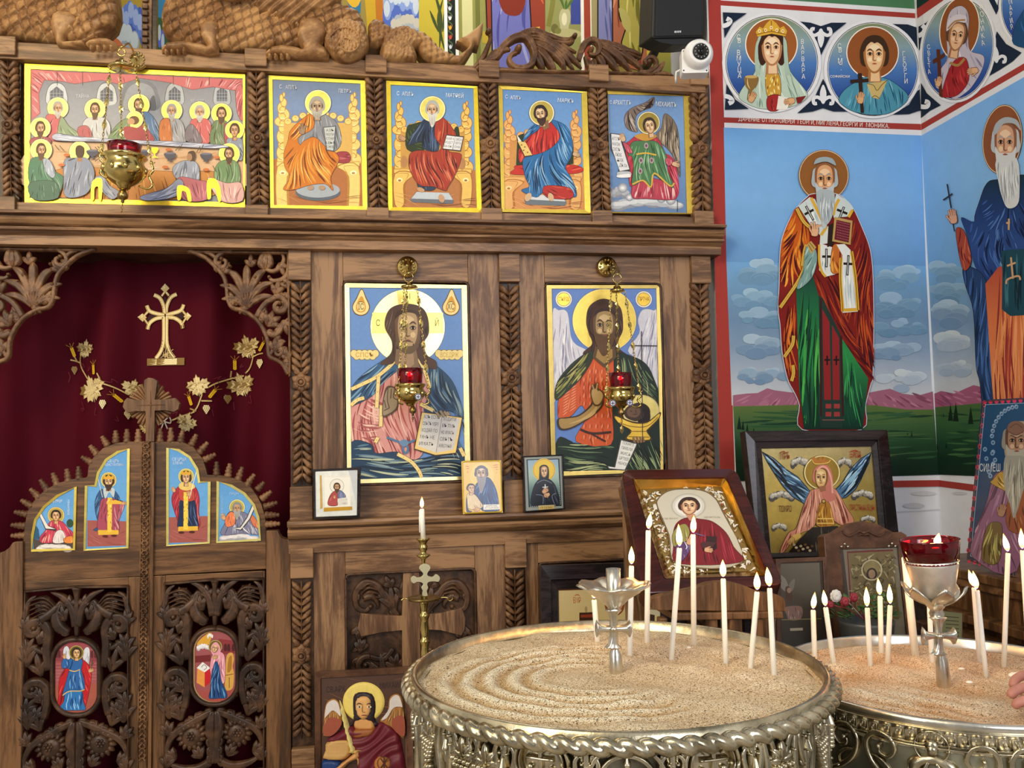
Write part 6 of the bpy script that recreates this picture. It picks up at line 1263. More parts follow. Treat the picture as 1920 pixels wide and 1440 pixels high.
def dp_queen(A,I):
    A.g(BLU,None,I,5); A.at(0,720); A.p('a45850','1268,1000 1558,990 1555,1185 1270,1192'); A.fo('7c3c38 b87068','1275,1060 1550,1060 1545,1170 1280,1180',14,5,90,4,.8)
    A.halo(1396,692,58,'e0c860','f8f0b8')
    A.robe('b02838','1370,760 1310,800 1288,870 1310,960 1340,1040 1360,1080 1380,880','d86470 6c0c18',14,95,100,6); A.robe('b02838','1420,760 1470,780 1495,860 1490,960 1500,1060 1460,1080 1440,900','d86470 6c0c18',14,88,100,6)
    A.robe('1c2c50','1355,870 1455,870 1475,980 1480,1080 1340,1080 1345,980','5c78a8 0c1428',18,90,90,5); A.robe('c04838','1350,780 1440,780 1455,870 1355,870','e08060 7c1c18',8)
    A.p('e8b838','1338,1070 1484,1066 1484,1098 1336,1104').p('f0d048','1378,810 1412,810 1410,1090 1376,1090'); A.fo('8c6414 fff0a0','1378,830 1412,830 1410,1080 1376,1080',16,90,20,5,.1,False); A.b('e8c870','1350,745 1396,735 1450,750 1460,780 1396,800 1345,780'); A.e('4c1c10',1360,1114,22,9).e('4c1c10',1440,1110,22,9)
    A.face(1396,702,30,40,'d8b088','7c5030','3c2418',lite='ecc8a4',long=.3); A.p('e0a830','1364,682 1360,650 1382,662 1396,646 1410,662 1432,650 1428,682'); A.hand(1305,795,20,-110); A.ln('f0ece0',5,'1420,860 1478,640'); A.hand(1415,825,18,-80)
    A.tx('dce8f4','СВ ЦРЦА',1345,565,22,0,.8).tx('dce8f4','ЕЛЕНА',1335,594,20,0,.8)
def dp_prophet_r(A,I):
    A.g(BLU,None,I,5); A.at(0,720); A.cloud(1790,1160,150,40,9,('a8a4a8','ccc8cc','e8e4e4')); A.halo(1778,925,58,'e8d468','fff4c0')
    A.robe('7c7c98','1720,960 1820,960 1880,1000 1940,1090 1930,1130 1830,1120 1660,1130 1690,1040','b0b4c8 444460 d0d0dc',28,(110,60),80,7); A.robe('e88050','1730,960 1760,980 1760,1050 1700,1070 1690,1010','f0b090 a84828',8); A.robe('d87850','1870,980 1910,1000 1945,1080 1900,1060','f0b090 a84828',5)
    A.face(1778,935,28,38,'c8a078','7c5434','8c8c8c','a8a8a8',blen=1.8); A.p('3c3838','1745,1080 1800,1070 1850,1000 1890,905 1918,915 1880,1010 1810,1100').p('e0dcd8','1752,1082 1804,1076 1855,1004 1894,912 1912,918 1872,1010 1806,1092'); A.p('f0ece8','1810,1065 1850,1100 1880,1130 1830,1095'); A.hand(1678,1000,24,-110)
    vtext(A,'b8d4f0','СОЛОМОН',1665,850,1665,980,16); A.tx('b8d4f0','ПРОР',1755,825,18)
panel_on(doors[0],c4('235,1258 235,1130 258,1015 325,915 425,832 577,768 565,1245'),dp_prophet_l,'d0b450')
panel_on(doors[0],c4('628,1250 638,762 710,758 728,665 790,562 880,502 975,484 965,1230'),dp_king,'dcc868')
panel_on(doors[1],c4('1248,1215 1248,478 1345,488 1430,542 1488,636 1502,730 1580,732 1575,1195'),dp_queen,'e8d880')
panel_on(doors[1],c4('1622,1192 1625,728 1740,755 1840,815 1912,902 1946,1000 1957,1175'),dp_prophet_r,'e8d880')
def o_angel(A,I):
    A.p('a4585c',I); A.at(0,1080); A.p('8c3c44','415,560 745,560 745,640 415,650').p('9c4c50','408,640 745,640 745,700 405,700'); A.p('a85848','400,820 745,800 742,960 640,1030 480,1030 402,940')
    A.b('a04850','450,520 560,488 700,520 720,545 440,550')
    for x in(425,445,690,715):A.b('5c2428',[(x-8,610),(x-8,570),(x,555),(x+8,570),(x+8,610)])
    for y in range(660,800,24):A.ln('c07c7c',3,[(410,y),(740,y-6)])
    A.robe('dcdce4','500,650 475,600 480,540 510,530 530,600','a0a0b4',8,80,50,4); A.robe('dcdce4','620,600 640,540 670,545 670,640 650,690','a0a0b4',8,95,60,4)
    A.robe('c01c24','520,660 450,760 440,900 435,980 500,960 560,800 620,960 640,980 680,800 680,700 640,640 580,620','e85050 7c0810',24,(110,75),120,8)
    A.robe('2c64a8','510,630 590,620 620,640 610,700 630,780 635,850 600,860 520,860 470,900 500,780 520,700 505,690','78b0e0 0c3068',18,95,80,7); A.robe('2c74b8','500,860 610,860 625,940 640,990 620,1005 460,1005 445,990 480,940','90c8f0 0c3c78',16,92,90,8)
    A.ss('e0b860',7,'470,895 520,865 600,862 635,850/520,705 560,715 600,700',0); A.halo(574,575,54,'907c38','d8c880'); A.face(574,580,28,34,'d8ac78','80542c','34241a',turn=.3,long=.2,lite='ecc89c'); A.hand(680,710,20,-20); A.ss('3c5c30',5,'685,700 690,650 695,630/690,660 705,650'); A.robe('2c64a8','480,620 510,630 510,680 470,690 465,650','78b0e0',3); A.hand(485,605,18,-90)
def o_woman(A,I):
    A.p('a05458',I); A.at(0,1080); A.p('8c3438','1640,470 1785,490 1785,580 1650,590').p('742428','1465,600 1580,590 1580,640 1465,650'); A.p('a85048','1455,860 1785,850 1780,900 1700,950 1500,950'); A.b('e0a838','1480,500 1560,430 1590,440 1560,520 1500,540'); A.cloud(1525,540,55,34,6,('c8c4c8','e8e4e8','f8f4f4')); A.cloud(1575,455,26,28,4,('e0dcd8','f8f4f0'))
    for x in(1690,1715,1750):A.b('4c1c20',[(x-10,560),(x-10,520),(x,508),(x+10,520),(x+10,560)])
    A.b('d8a850','1690,850 1690,740 1700,600 1740,575 1755,620 1745,680 1755,730 1745,840').b('b07828','1705,720 1715,620 1738,600 1735,700').ss('8c5818',6,'1690,745 1750,735/1720,760 1720,840',0)
    A.p('c81c28','1535,720 1580,690 1575,800 1535,830').p('e89c48','1480,690 1535,720 1535,835 1475,800').p('f0f0ec','1475,690 1520,645 1578,690 1535,722'); A.ss('5c4440',4,'1510,685 1530,665 1550,685 1530,705',0)
    A.robe('e89cac','1590,600 1640,570 1680,590 1690,680 1685,790 1660,800 1640,700 1600,760 1575,700','f8ccd4 b05c70',20,90,110,7); A.robe('1c4c88','1600,690 1620,640 1645,690 1660,790 1690,850 1700,910 1640,915 1570,915 1580,850 1585,770','6ca0d0 081c48',22,90,110,7)
    A.halo(1615,530,50,'98803c','d0c080'); A.b('e8a0b0','1585,570 1590,520 1620,495 1650,530 1650,590 1610,600'); A.face(1614,542,24,32,'d8b080','7c5030','e8a0b0',turn=-.3,rot=12,lite='ecc8a0',neck=False); A.hand(1612,610,20,-20)
panel_on(doors[0],oval(143,1270,43,70.5),o_angel,'c8a878',2.5,3.203,'oval_picture')
panel_on(doors[1],oval(405,1250,42,68),o_woman,'c8a878',2.5,3.203,'oval_picture')
# ---------------------------------------------------------------- framed icons standing about
def ringprism(O,I,pl,h0,h1,h2,b=None):
    """a frame: outer outline O and inner outline I, front face rising from h1 at the outside to h2 inside"""
    b=b or B(); n=len(O); v=[pl(x,y,0,h1)for x,y in O]+[pl(x,y,0,h2)for x,y in I]+[pl(x,y,h0-h1,h1)for x,y in O]+[pl(x,y,h0-h2,h2)for x,y in I]
    b.add(v,[(i,(i+1)%n,n+(i+1)%n,n+i)for i in range(n)]+[(i,(i+1)%n,2*n+(i+1)%n,2*n+i)for i in range(n)]+[(n+i,n+(i+1)%n,3*n+(i+1)%n,3*n+i)for i in range(n)]+[(2*n+i,2*n+(i+1)%n,3*n+(i+1)%n,3*n+i)for i in range(n)]); return b
def lerpP(O,I,t):return[(a[0]+(b_[0]-a[0])*t,a[1]+(b_[1]-a[1])*t)for a,b_ in zip(O,I)]
def framed(label,pl,outer,inner,draw,mats,depth=.03,rise=.012,cat='icon',name='framed_icon',pmat='print',steps=((0,.6,0,1.0),(.6,1,.55,.3)),gilt=None):
    O,I=PT(outer),PT(inner); bt=min(range(len(O)),key=lambda i:-O[i][1]); c=pl(sum(p[0]for p in O)/len(O),O[bt][1],0)
    t=thing(name,label,cat,c)
    A=Art(pl,0); A.p('cfc09a',lerpP(O,I,.96)); draw(A); A.done('picture',t,[M[pmat],M['gold']])
    for k,(a,e_,ha,hb)in enumerate(steps):
        mk('frame' if k==0 else 'inner_moulding',ringprism(lerpP(O,I,a),lerpP(O,I,e_),pl,-depth if k==0 else-.001,rise*(ha if k else .55),rise*hb),M[mats[min(k,len(mats)-1)]],t,smooth=False,bevel=.0015)
    b=B(); b.prism(lerpP(O,I,.1),pl,-depth,-.002,hp=0); mk('backing',b,M['wood_brown'],t)
    return t
# -- three small icons on the shelf
def d_sh1(A):
    A.p('d4d4cc','590,884 672,880 670,968 592,970'); A.at(480,720)
    A.p('e4e4dc','445,650 755,640 752,990 450,1000',1).p('c8ccd0','690,640 755,640 750,900 712,720').p('e8e4d8','505,690 708,690 710,920 515,930').p('f0eee4','512,700 704,700 704,912 520,920')
    A.ring('9c9888',607,765,52,3).e('ece8dc',607,765,50).robe('b05050','540,905 560,830 600,800 640,805 670,840 660,860 610,870 610,910','d88880 7c2c2c',8,100,60,4); A.robe('7078a0','620,800 650,810 672,850 620,860','a0a8c8',5); A.face(607,775,20,27,'c8a078','7c5438','4a3424','5c4030'); A.p('dcd8d0','612,860 680,850 690,905 615,912').fo('a8a49c','618,860 680,855 688,900 618,908',8,5,40,2); A.hand(590,850,12,-90)
    A.p('c89838','510,928 720,918 722,945 508,958',1).p('caa860','478,685 492,685 500,930 482,940',1)
framed('small icon in silver inlay and dark frame, first on the shelf from the doors',leanplane((-.092,3.12,1.263),-6,5),'586,880 676,876 674,971 588,974','591,884 670,881 669,966 592,969',d_sh1,['wood_black'],.02,.006,steps=((0,1,1,.6),),name='icon')
def d_sh2(A):
    A.p('e0b850','865,865 939,863 943,961 868,964'); A.at(480,720); A.p('d8ac40','1542,582 1838,575 1850,960 1552,970').p('e4bc54','1552,592 1828,586 1838,950 1562,958'); A.e('e8c870',1695,690,90,100)
    A.robe('1c3c74','1640,790 1660,740 1740,700 1800,790 1822,920 1815,950 1700,950 1640,850','3c6cb0 0c1c40 5484c0',22,(110,80),110,8); A.robe('e0c8a0','1590,820 1640,830 1680,880 1700,920 1650,940 1590,930 1580,870','f4e4c4 a88860',10,80,50,5); A.robe('2c3c68','1580,850 1590,940 1620,955 1580,955','',0)
    A.face(1690,672,40,56,'b89880','6c5448','585060','8c8890',turn=-.2,blen=2.6,bald=1,neck=False,lite='d8c0a8'); A.b('54586c','1648,660 1655,630 1690,614 1725,630 1732,680 1715,640 1690,632 1660,645'); A.face(1612,785,26,30,'d8b090','8c6450','3c2c2c',turn=.5)
    A.hand(1660,940,22,170); A.p('ece8dc','1705,905 1828,902 1830,940 1706,944').tw('3a3428','ДАРЕНИЕ',1725,1810,914,11).tw('3a3428','ОТ ГЕОРГИЕВИ',1715,1820,930,11); A.ss('c86838',5,'1570,615 1600,620/1575,635 1600,632/1585,655 1590,665/1775,610 1820,605/1780,625 1818,622/1795,640 1815,640/1800,660 1806,668')
O='866,866 869,864 936,862.5 939,865 943,957 940,961 871,964 868,961'
framed('small unframed gold icon of an old man with a child, on the shelf',leanplane((.427,3.12,1.269),0,6),O,'868,868 871,866.5 934.5,865 937,867.5 940.5,956 938,958.5 873,961 870.5,958.5',d_sh2,['gilt_wood'],.016,.002,steps=((0,1,1,1),),name='icon')
def d_sh3(A):
    A.p('98a098','981,856 1055,853 1059,954 984,960'); A.at(960,720); A.p('8c948c','82,545 378,535 398,940 100,955').p('141820','108,565 355,558 372,915 125,925'); A.g(['8cacc8','a8c4b8','507470','386068'],None,'118,572 346,566 362,905 134,915',8)
    A.e('f0d458',240,645,85,86).ring('c88c28',240,645,80,5).e('e8c440',240,645,77); A.robe('141824','180,740 240,700 310,740 345,820 358,900 240,905 145,908 150,820','3c4458 08080c',16,(110,70),90,5)
    A.b('1c2028','205,660 208,620 240,605 270,620 278,670 270,735 240,750 205,735'); A.face(241,658,27,40,'d8b088','8c5c3c','1c2028',cap=0,neck=False,lite='ecc8a0'); A.ss('7c8498',4,'185,745 240,720 300,745/180,830 230,840 232,900/330,820 300,840 318,900',0); A.ln('e4e4e4',7,'248,752 252,850').ln('e4e4e4',6,'228,775 270,772'); A.hand(245,805,24,-30,'d8a880').hand(265,830,22,160,'d8a880'); A.p('c8a860','200,912 316,906 318,940 202,948',1).tw('6a5020','СВ ПЕТКА',210,300,927,14)
    for k in range(14):A.e('d8dcd8',352+k*.8,730+k*13,3,n=6).e('d8dcd8',140+k*14,920-k*.8,3,n=6)
framed('small icon of a black-robed woman in grey frame, last on the shelf',leanplane((.657,3.125,1.276),4,5),'980,855 1056,852 1060,955 983,961','983,857.5 1053,854.5 1056.5,952.5 986,958',d_sh3,['wood_black'],.02,.004,steps=((0,1,1,1),),name='icon')
# -- carved and painted angel on the floor
PMI=leanplane((.18,3.02,.3),-14,9); MW=Art(PMI,0)
tm=thing('carved_icon','carved wooden icon of a winged swordsman leaning below the icon screen','icon',PMI(680,1560,0))
A=Art(PMI,0); A.at(480,1080); A.p('4a2c1c','490,760 1110,740 1125,1900 500,1920'); A.fo('6a4428 34201a 7a5030','495,770 1105,750 1115,1500 500,1500',50,10,120,5,.5,False)
A.tw('1c1008','СВ.АРХ.',528,676,852,44,-3).tw('1c1008','МИХАИЛ',930,1098,822,44,-4)
A.done('board_face',tm,[M['paint'],M['gold']])
mk('frame',ringprism(PT('590,1261 772,1250 778,1560 592,1560'),PT('601,1272 760,1263 766,1560 602,1560'),PMI,-.025,.018,.006),M['wood_brown'],tm,bevel=.003)
b=B(); b.prism('591,1262 771,1251 777,1559 593,1559',PMI,-.025,-.002,hp=0); mk('backing',b,M['wood_brown'],tm)
def rel(nm,out,h,r_,col,fn=None,tri=3,base=0.002,par=tm,o=(480,1080),pl=PMI,mat='paint'):
    P=[(o[0]+x/4,o[1]+y/4)for x,y in crom(PT(out),3,True)]; b=B(); b.relief(pl,P,h,r_,tri,base,fn); 
    return mk(nm,b,M[mat],par,col=[tuple(lin(col))+(1,)]*len(b.v))
rel('halo',disc(808,945,157,150),.006,4,'ecd470',base=.001)
for iw,q in enumerate(('505,1180 510,1040 530,950 580,920 625,950 645,1040 640,1120 600,1140 560,1200 510,1200','1112,1200 1105,960 1080,895 1040,885 1000,920 985,1020 930,1080 960,1110 1030,1150 1080,1200')):
    ow=rel('wing',q,.012,6,'b07c40',lambda x,y:.003*np.sin(x*1.6))
    A=Art(PMI,.0175).at(480,1080); A.b('d8d0cc',('515,1060 530,965 580,930 618,960 635,1050 600,1020 570,1010 530,1050','1098,980 1075,905 1040,895 1005,930 995,1000 940,1080 985,1060 1030,990 1080,980')[iw])
    for r_ in(('515,1080 500,1180','545,1040 530,1150','575,1030 570,1130','605,1040 610,1120'),('1095,1010 1105,1180','1065,1000 1070,1150','1035,1010 1020,1130','1005,1040 980,1100'))[iw]:A.st('8c5424',12,r_).st('e0b878',6,[(x+8,y)for x,y in PT(r_)])
    A.b('9c4c34',('505,1180 530,1080 580,1060 640,1090 620,1150 560,1200','1112,1200 1110,1060 1060,1050 1020,1090 1040,1160')[iw]); A.done('feathers',ow,[M['paint'],M['gold']])
rel('hair','725,960 735,890 780,866 850,870 890,900 905,980 895,1080 920,1110 890,1130 860,1090 760,1090 720,1130 690,1110 730,1080',.014,5,'2c2028',lambda x,y:.002*np.sin(x*2.4))
rel('neck','755,1060 870,1060 890,1140 830,1160 740,1140',.012,5,'d8a060')
rel('face','745,960 760,905 815,890 865,905 880,965 870,1030 840,1070 810,1080 780,1065 755,1030',.022,8,'e0ac6c')
A=Art(PMI,.026).at(480,1080); A.face(812,985,62,92,'e4b070','b07840','34222a',lite='f0c488',cap=0,neck=False,lip='9c4838')if 0 else None
for s_ in(-1,1):A.st('2c1c1c',7,[(812+s_*15,965),(812+s_*38,955),(812+s_*60,965)]).b('f0e0c0',[(812+s_*18,982),(812+s_*36,974),(812+s_*56,982),(812+s_*36,992)],2).e('2c1810',812+s_*36,982,7)
A.st('a06c38',7,'800,960 796,1010 806,1022 822,1020').st('8c3c30',9,'790,1046 812,1044 834,1046').st('a06c38',4,'796,1064 826,1064'); A.done('face_features',tm,[M['paint'],M['gold']])
rel('cloak','540,1220 620,1170 720,1120 760,1150 890,1140 930,1090 1000,1110 1070,1180 1100,1300 1120,1420 1100,1560 780,1560 760,1420 740,1300 660,1240 560,1250',.02,6,'6c1c2c',lambda x,y:.004*np.sin((x*.5+y*.8)*.34+2.2*np.sin(x*.07+.5)+1.4*np.sin(y*.09)))
rel('tunic','730,1150 760,1140 890,1135 900,1160 860,1200 760,1215 720,1190',.022,5,'9c5c2c')
rel('armour','530,1250 620,1215 720,1230 720,1310 700,1350 640,1380 510,1370 520,1310',.024,6,'d4a868',lambda x,y:.004*np.sin(y*1.1))
rel('sleeve','495,1440 500,1385 560,1370 640,1390 620,1450 560,1500 495,1500',.02,6,'1c3c7c',lambda x,y:.003*np.sin(x*1.2))
rel('forearm','600,1430 660,1390 720,1340 760,1300 790,1290 795,1340 770,1370 700,1400 640,1460 560,1520 540,1490',.026,6,'dca468')
rel('sword','630,965 650,975 760,1290 740,1320 715,1320',.03,4,'e4d488'); rel('hilt','700,1300 800,1290 805,1310 780,1320 790,1420 770,1420 750,1330 705,1325',.03,4,'d0a860')
rel('orb',disc(958,1405,72,72),.03,10,'c07c40'); A=Art(PMI,.036).at(480,1080); A.ss('4a2410',9,'935,1370 985,1440/985,1370 935,1440/960,1355 960,1450',0).ring('4a2410',960,1405,50,5); A.done('orb_sign',tm,[M['paint'],M['gold']])
# -- red-brown framed icon on the lectern
PPA=leanplane((.93,2.35,1.19),-4,52)
def rrect(P,r,n=4):
    out=[]; m=len(P)
    for i in range(m):
        a,b_,c=np.array(P[i-1],float),np.array(P[i],float),np.array(P[(i+1)%m],float); u=(a-b_)/np.linalg.norm(a-b_)*r; w_=(c-b_)/np.linalg.norm(c-b_)*r
        for k in range(n+1):
            t=k/n; out.append(tuple((1-t)**2*(b_+u)+2*t*(1-t)*b_+t*t*(b_+w_)))
    return out
PO=rrect(PT('1164,880 1380,878 1470,1096 1205,1113'),16); PI_=rrect(PT('1186,896 1361,894 1441,1079 1246,1085'),5); PG=rrect(PT('1199,915 1352,911 1420,1070 1256,1076'),1)
def d_pant(A):
    A.p('a88848',PG,1); A.at(960,720)
    A.p('b89858','955,790 1545,775 1840,1405 1185,1425',1)
    rd=random.Random(5); Pz=PT('962,796 1540,782 1832,1398 1192,1418'); AR=PT('1245,1360 1180,1140 1095,930 1100,870 1160,820 1250,800 1400,805 1500,850 1570,960 1720,1345')
    for k in range(1500):
        x,y=rd.uniform(960,1840),rd.uniform(785,1420)
        if not inside(x,y,Pz)or inside(x,y,AR):continue
        q=rd.random()
        if q<.45:A.st(rd.choice(('f0ece0','e4d8b0','f4f0e8')),rd.uniform(9,15),[(x,y),(x+rd.uniform(-22,22),y+rd.uniform(-18,18)),(x+rd.uniform(-30,30),y+rd.uniform(-26,26))])
        elif q<.8:A.st(rd.choice(('7c5820','5c4018')),6,[(x,y),(x+rd.uniform(-20,20),y+rd.uniform(-20,20)),(x+rd.uniform(-24,24),y+rd.uniform(-24,24))])
        elif q<.9:A.e(rd.choice(('e8c040','c83c30','f8f4e8')),x,y,6,5,n=8)
    A.b('7c6440',offs(AR,10),3).b('5c4830',offs(AR,4),3).g(['c8c2b0','d0cab8','b8b098'],None,AR,6,smooth=True)
    for r_ in(132,118,100):A.p(('b8b4a8','d4d0c4','e8e4dc')[(r_<125)+(r_<110)],disc(1322,922,r_,r_*.72))
    A.robe('7c1820','1215,1090 1260,1030 1330,1010 1400,1020 1500,1040 1600,1120 1660,1230 1712,1345 1250,1355 1210,1220','a83040 4c0c14 902430',34,(110,70),170,10); A.robe('98904c','1200,1150 1240,1080 1300,1060 1330,1120 1300,1190 1220,1230','c8c078 5c5828',12,90,100,8); A.robe('5c4070','1225,1230 1320,1190 1330,1260 1260,1340','8c70a0',6)
    A.p('c89070','1300,985 1370,985 1380,1025 1330,1035').face(1326,930,62,56,'e0b890','9c6848','3c241c',lite='f0d0ac',lip='b04838',neck=False)
    A.p('341c1c','1455,1150 1535,1155 1530,1200 1450,1195').p('4c2828','1410,1205 1450,1190 1530,1200 1490,1245 1425,1240').p('2c1414','1425,1240 1490,1245 1530,1205 1535,1240 1490,1270 1430,1262'); A.hand(1465,1255,30,10,'d8a880').hand(1330,1190,34,-60,'d8a880'); A.ln('6c5c80',8,'1365,1130 1440,1150'); A.st('e8e4f0',8,'1290,1190 1310,1230 1300,1250')
    A.tw('a8a090','СВ ВМЧ',1130,1240,1020,12).tw('a8a090','ЦЕЛИТЕЛЬ',1440,1560,1010,12)
tp=thing('framed_icon','red-brown rounded framed icon of a man with a box, tilted on the lectern','icon',PPA(1320,1110,0))
A=Art(PPA,0); d_pant(A); A.done('picture',tp,[M['print'],M['gold']])
mk('frame',ringprism(PO,PI_,PPA,-.035,.022,.030),M['wood_frame_red'],tp,bevel=.004)
mk('gilt_moulding',ringprism(PI_,PG,PPA,-.004,.028,.002),M['gilt_frame'],tp); b=B(); b.prism(lerpP(PO,PI_,.1),PPA,-.035,-.003,hp=0); mk('backing',b,M['wood_brown'],tp)
# -- black framed icon of the winged woman
PPO=leanplane((1.671,2.95,1.172),3,7)
def d_pokrov(A):
    A.g(['d8c890','d0b868','c8ac58','c0a050'],None,'1428,841 1635,837 1652,1031 1446,1037',6,mat=1); A.at(1440,720)
    A.ss('a05c30',5,'-40,475 775,463/775,463 835,1040',0)
    for x,y,r_,ry in((240,600,72,40),(575,600,58,36),(105,850,100,36),(710,840,86,34),(85,1080,60,28),(750,1020,60,26)):A.cloud(x,y,r_,ry*1.5,7,('4c4844','88847c','b8b4a8','d8d4c8'),8)
    WL='-45,510 40,560 130,640 220,700 290,780 330,830 270,895 180,840 110,760 50,670 0,590'; WR='770,515 700,560 620,640 560,740 500,800 530,860 580,850 650,790 690,720 720,650 750,590'
    for q,a in((WL,215),(WR,-45)):A.robe('4c7498',q,'b8d8ec 284c70 90bcd8 142c44',46,a,120,11,.2,line='101c2c',lw=6,smooth=False)
    for q in('-45,510 60,600 130,700','0,590 90,680 170,790','50,670 150,770 250,880','770,515 720,620 650,740','750,590 690,700 600,820','720,650 650,760 560,850'):A.st('0c1828',18,q)
    A.e('5c4c20',402,665,138,132).e('f0e0a0',402,665,135,129).e('b89848',402,665,126,121,mat=1)
    A.robe('cc8870','300,830 340,790 480,780 530,830 580,920 640,1030 560,1060 480,1010 420,890 380,980 330,1080 240,1120 180,1180 110,1262 90,1250 150,1120 210,1080 260,930','f0b8a0 8c4838 e8a890 703028',60,(115,70),200,9,.4); A.robe('b07820','385,900 450,890 480,1000 490,1060 360,1060','e8b850 6c4410',16,90,80,7); A.ss('e8c060',9,'365,1010 485,1010/360,1045 490,1045',0)
    A.p('241c18','325,1075 520,1065 560,1200 530,1260 330,1262 150,1262 220,1180'); A.fo('5c5448 0c0808 7c7060','330,1080 500,1070 540,1250 340,1255',26,90,90,7,.3);[A.e(('b8a080','d8c8a8','6c4c34')[k%3],190+k*17,1205+((k*37)%5)*11,12,10,n=8)for k in range(9)]
    A.b('c87868','345,690 340,640 400,605 450,620 480,690 480,780 500,860 430,880 400,800 430,740 420,660 380,640').face(394,708,50,72,'dcb478','7c5428','c87868',turn=-.15,lite='f0d49c',cap=0,neck=False); A.st('e8a898',14,'360,650 400,620 440,640 470,720 478,820',0); A.p('9c6848','375,770 425,760 430,800 390,810'); A.e('302010',412,880,16).e('c8a848',412,880,11)
    A.b('b87830','320,560 340,590 350,605 440,595 465,565 430,575 415,545 400,570 385,545 365,572 345,550').ss('f0d070',5,'325,568 350,600 440,592 462,570',0); A.b('d8b060','175,1140 230,1120 240,1150 190,1175'); A.hand(170,1170,30,130,'c8a060')
    A.tw('8c3820','МРЬ',85,160,545,54).tw('a83020','БЖІѦ',612,692,532,50).ss('8c3820',6,'90,515 115,505 125,520 148,510',0).ss('a83020',6,'625,505 650,498 668,508',0); A.tw('5c2818','ПОКРО',78,172,940,46).tw('a04030','ПРСТЫѦ БЦЫ',608,800,930,44)
framed('large black-framed gold icon of a crowned winged woman, before the painted wall',PPO,'1397,808 1664,806 1691,1052 1424,1058','1428,841 1635,837 1652,1031 1446,1037',d_pokrov,['wood_black','wood_black'],.03,.022)
# -- icon of an elder on the right
PEL=leanplane((2.10,2.62,1.258),-90,10)
def d_elder(A):
    A.p('1c3c64','1843,752 1935,746 1900,1082 1813,1050'); A.at(1440,720)
    A.p('1c3458','1605,120 1990,100 1850,1440 1490,1320').g(['1c4c74','1c4470','203c68','283c5c'],None,'1630,155 1990,140 1850,1380 1520,1290',6)
    for k in range(15):A.e('d03860',1622-k*8.6,155+k*78,14,20,n=8).e('402848',1622-k*8.6,158+k*78,6,9,n=8)
    for k in range(8):A.e('d03860',1625+k*45,138-k*2,16,14,n=8).e('d03860',1510+k*40,1330+k*9,14,16,n=8)
    A.ln('9cb4cc',4,'1630,155 1990,140').ln('9cb4cc',4,'1630,155 1520,1290').ln('9cb4cc',4,'1520,1290 1850,1380')
    for k in range(12):
        a=math.radians(200+k*14)if k<7 else 0; x,y=(1870+190*math.cos(math.radians(-92-k*9)),420+250*math.sin(math.radians(-92-k*9)))if k<10 else(1690,420+(k-9)*90)
        A.e('7c9cc0',x,y,16,18,n=10).e('2c5078',x,y,7,8,n=8).e('a8c0d8',x-4,y-6,5,n=6)
    for x,y in((1690,440),(1685,520),(1640,560),(1705,570),(1660,660),(1670,690),(1630,490)):A.e('7c9cc0',x,y,16,18,n=10).e('2c5078',x,y,7,8,n=8)
    A.tw('c8d4e0','СИМЕѠ',1590,1745,632,58)
    A.robe('885c80','1680,740 1740,660 1990,640 1870,1400 1540,1300 1560,1100 1640,900','b890ac 503050 a47898 684060',50,(110,75),200,12); A.robe('b08c40','1690,720 1750,660 1800,700 1800,800 1740,780 1675,740','e0c070 6c5020',14,60,80,8); A.robe('6c5c3c','1650,1070 1740,1040 1760,1120 1730,1340 1610,1310','a0a060 3c3020 c0b870',20,95,160,12); A.robe('8c4c34','1830,840 1990,800 1960,1100 1820,1100 1790,980','b87850 54281c',14,90,120,10)
    A.b('a0907c','1780,440 1790,360 1850,290 1930,280 1990,300 1990,560 1800,560'); A.face(1868,440,84,130,'a07c64','5c4034','8c8880','a8a69c',blen=2.2,cap=0,bald=1,neck=False,lite='c8a890',turn=.1); A.b('989890','1780,560 1830,540 1920,545 1960,600 1930,760 1890,900 1850,1010 1820,900 1775,760').fo('c8c8c0 686460 b0b0a8','1790,565 1900,555 1950,620 1920,780 1850,980 1800,840',44,88,170,7,.2)
    A.e('7c5c4c',1868,330,66,52).ss('5c4034',6,'1820,330 1868,300 1915,330/1815,360 1868,385 1920,360/1825,385 1868,402 1912,385',0); A.hand(1760,960,44,-70,'a88068')
framed('blue icon of a long-bearded elder with red dotted border, on the stall',PEL,'1843,752 1935,746 1900,1082 1813,1050','1844.5,754 1933,748 1898,1079 1815,1048.5',d_elder,['wood_brown'],.025,.001,steps=((0,1,1,1),),name='icon')
# -- arched frame with a metal-covered icon
PSI=leanplane((1.62,2.62,1.0),2,8)
SO='1545,1006 1552,1001 1566,999 1580,990 1597,981 1620,977 1642,981 1660,990 1676,998 1690,997 1700,1003 1724,1215 1562,1222'
ts=thing('framed_icon','brown arched-top frame with metal-covered icon behind glass and carved flourish','icon',PSI(1640,1220,0))
SI=PT('1575,1030 1590,1030 1600,1029 1610,1029 1618,1028.5 1626,1028.5 1634,1028 1642,1028 1652,1027.5 1662,1027 1684,1026 1702,1200 1592,1206')
b=ringprism(PT(SO),SI[:1]+SI[1:],PSI,-.03,.012,.008); mk('frame',b,M['wood_brown'],ts,bevel=.002)
A=Art(PSI,0); A.p('46342c','1570,1024 1688,1022 1706,1206 1590,1210'); A.at(1440,720); A.p('8c8470','560,1220 965,1215 1040,1900 640,1920').p('7c2428','590,1255 935,1240 942,1252 600,1268').p('7c2428','590,1255 600,1268 640,1800 625,1800').p('94845c','600,1268 940,1252 985,1760 645,1780',1)
rd=random.Random(9)
for k in range(160):x,y=rd.uniform(620,950),rd.uniform(1270,1740); A.st(rd.choice(('c8b888','5c4c30','d8cca0','6c6040')),8,[(x,y),(x+rd.uniform(-25,25),y+rd.uniform(-15,25)),(x+rd.uniform(-35,35),y+rd.uniform(-10,45))],mat=rd.choice((0,1)))
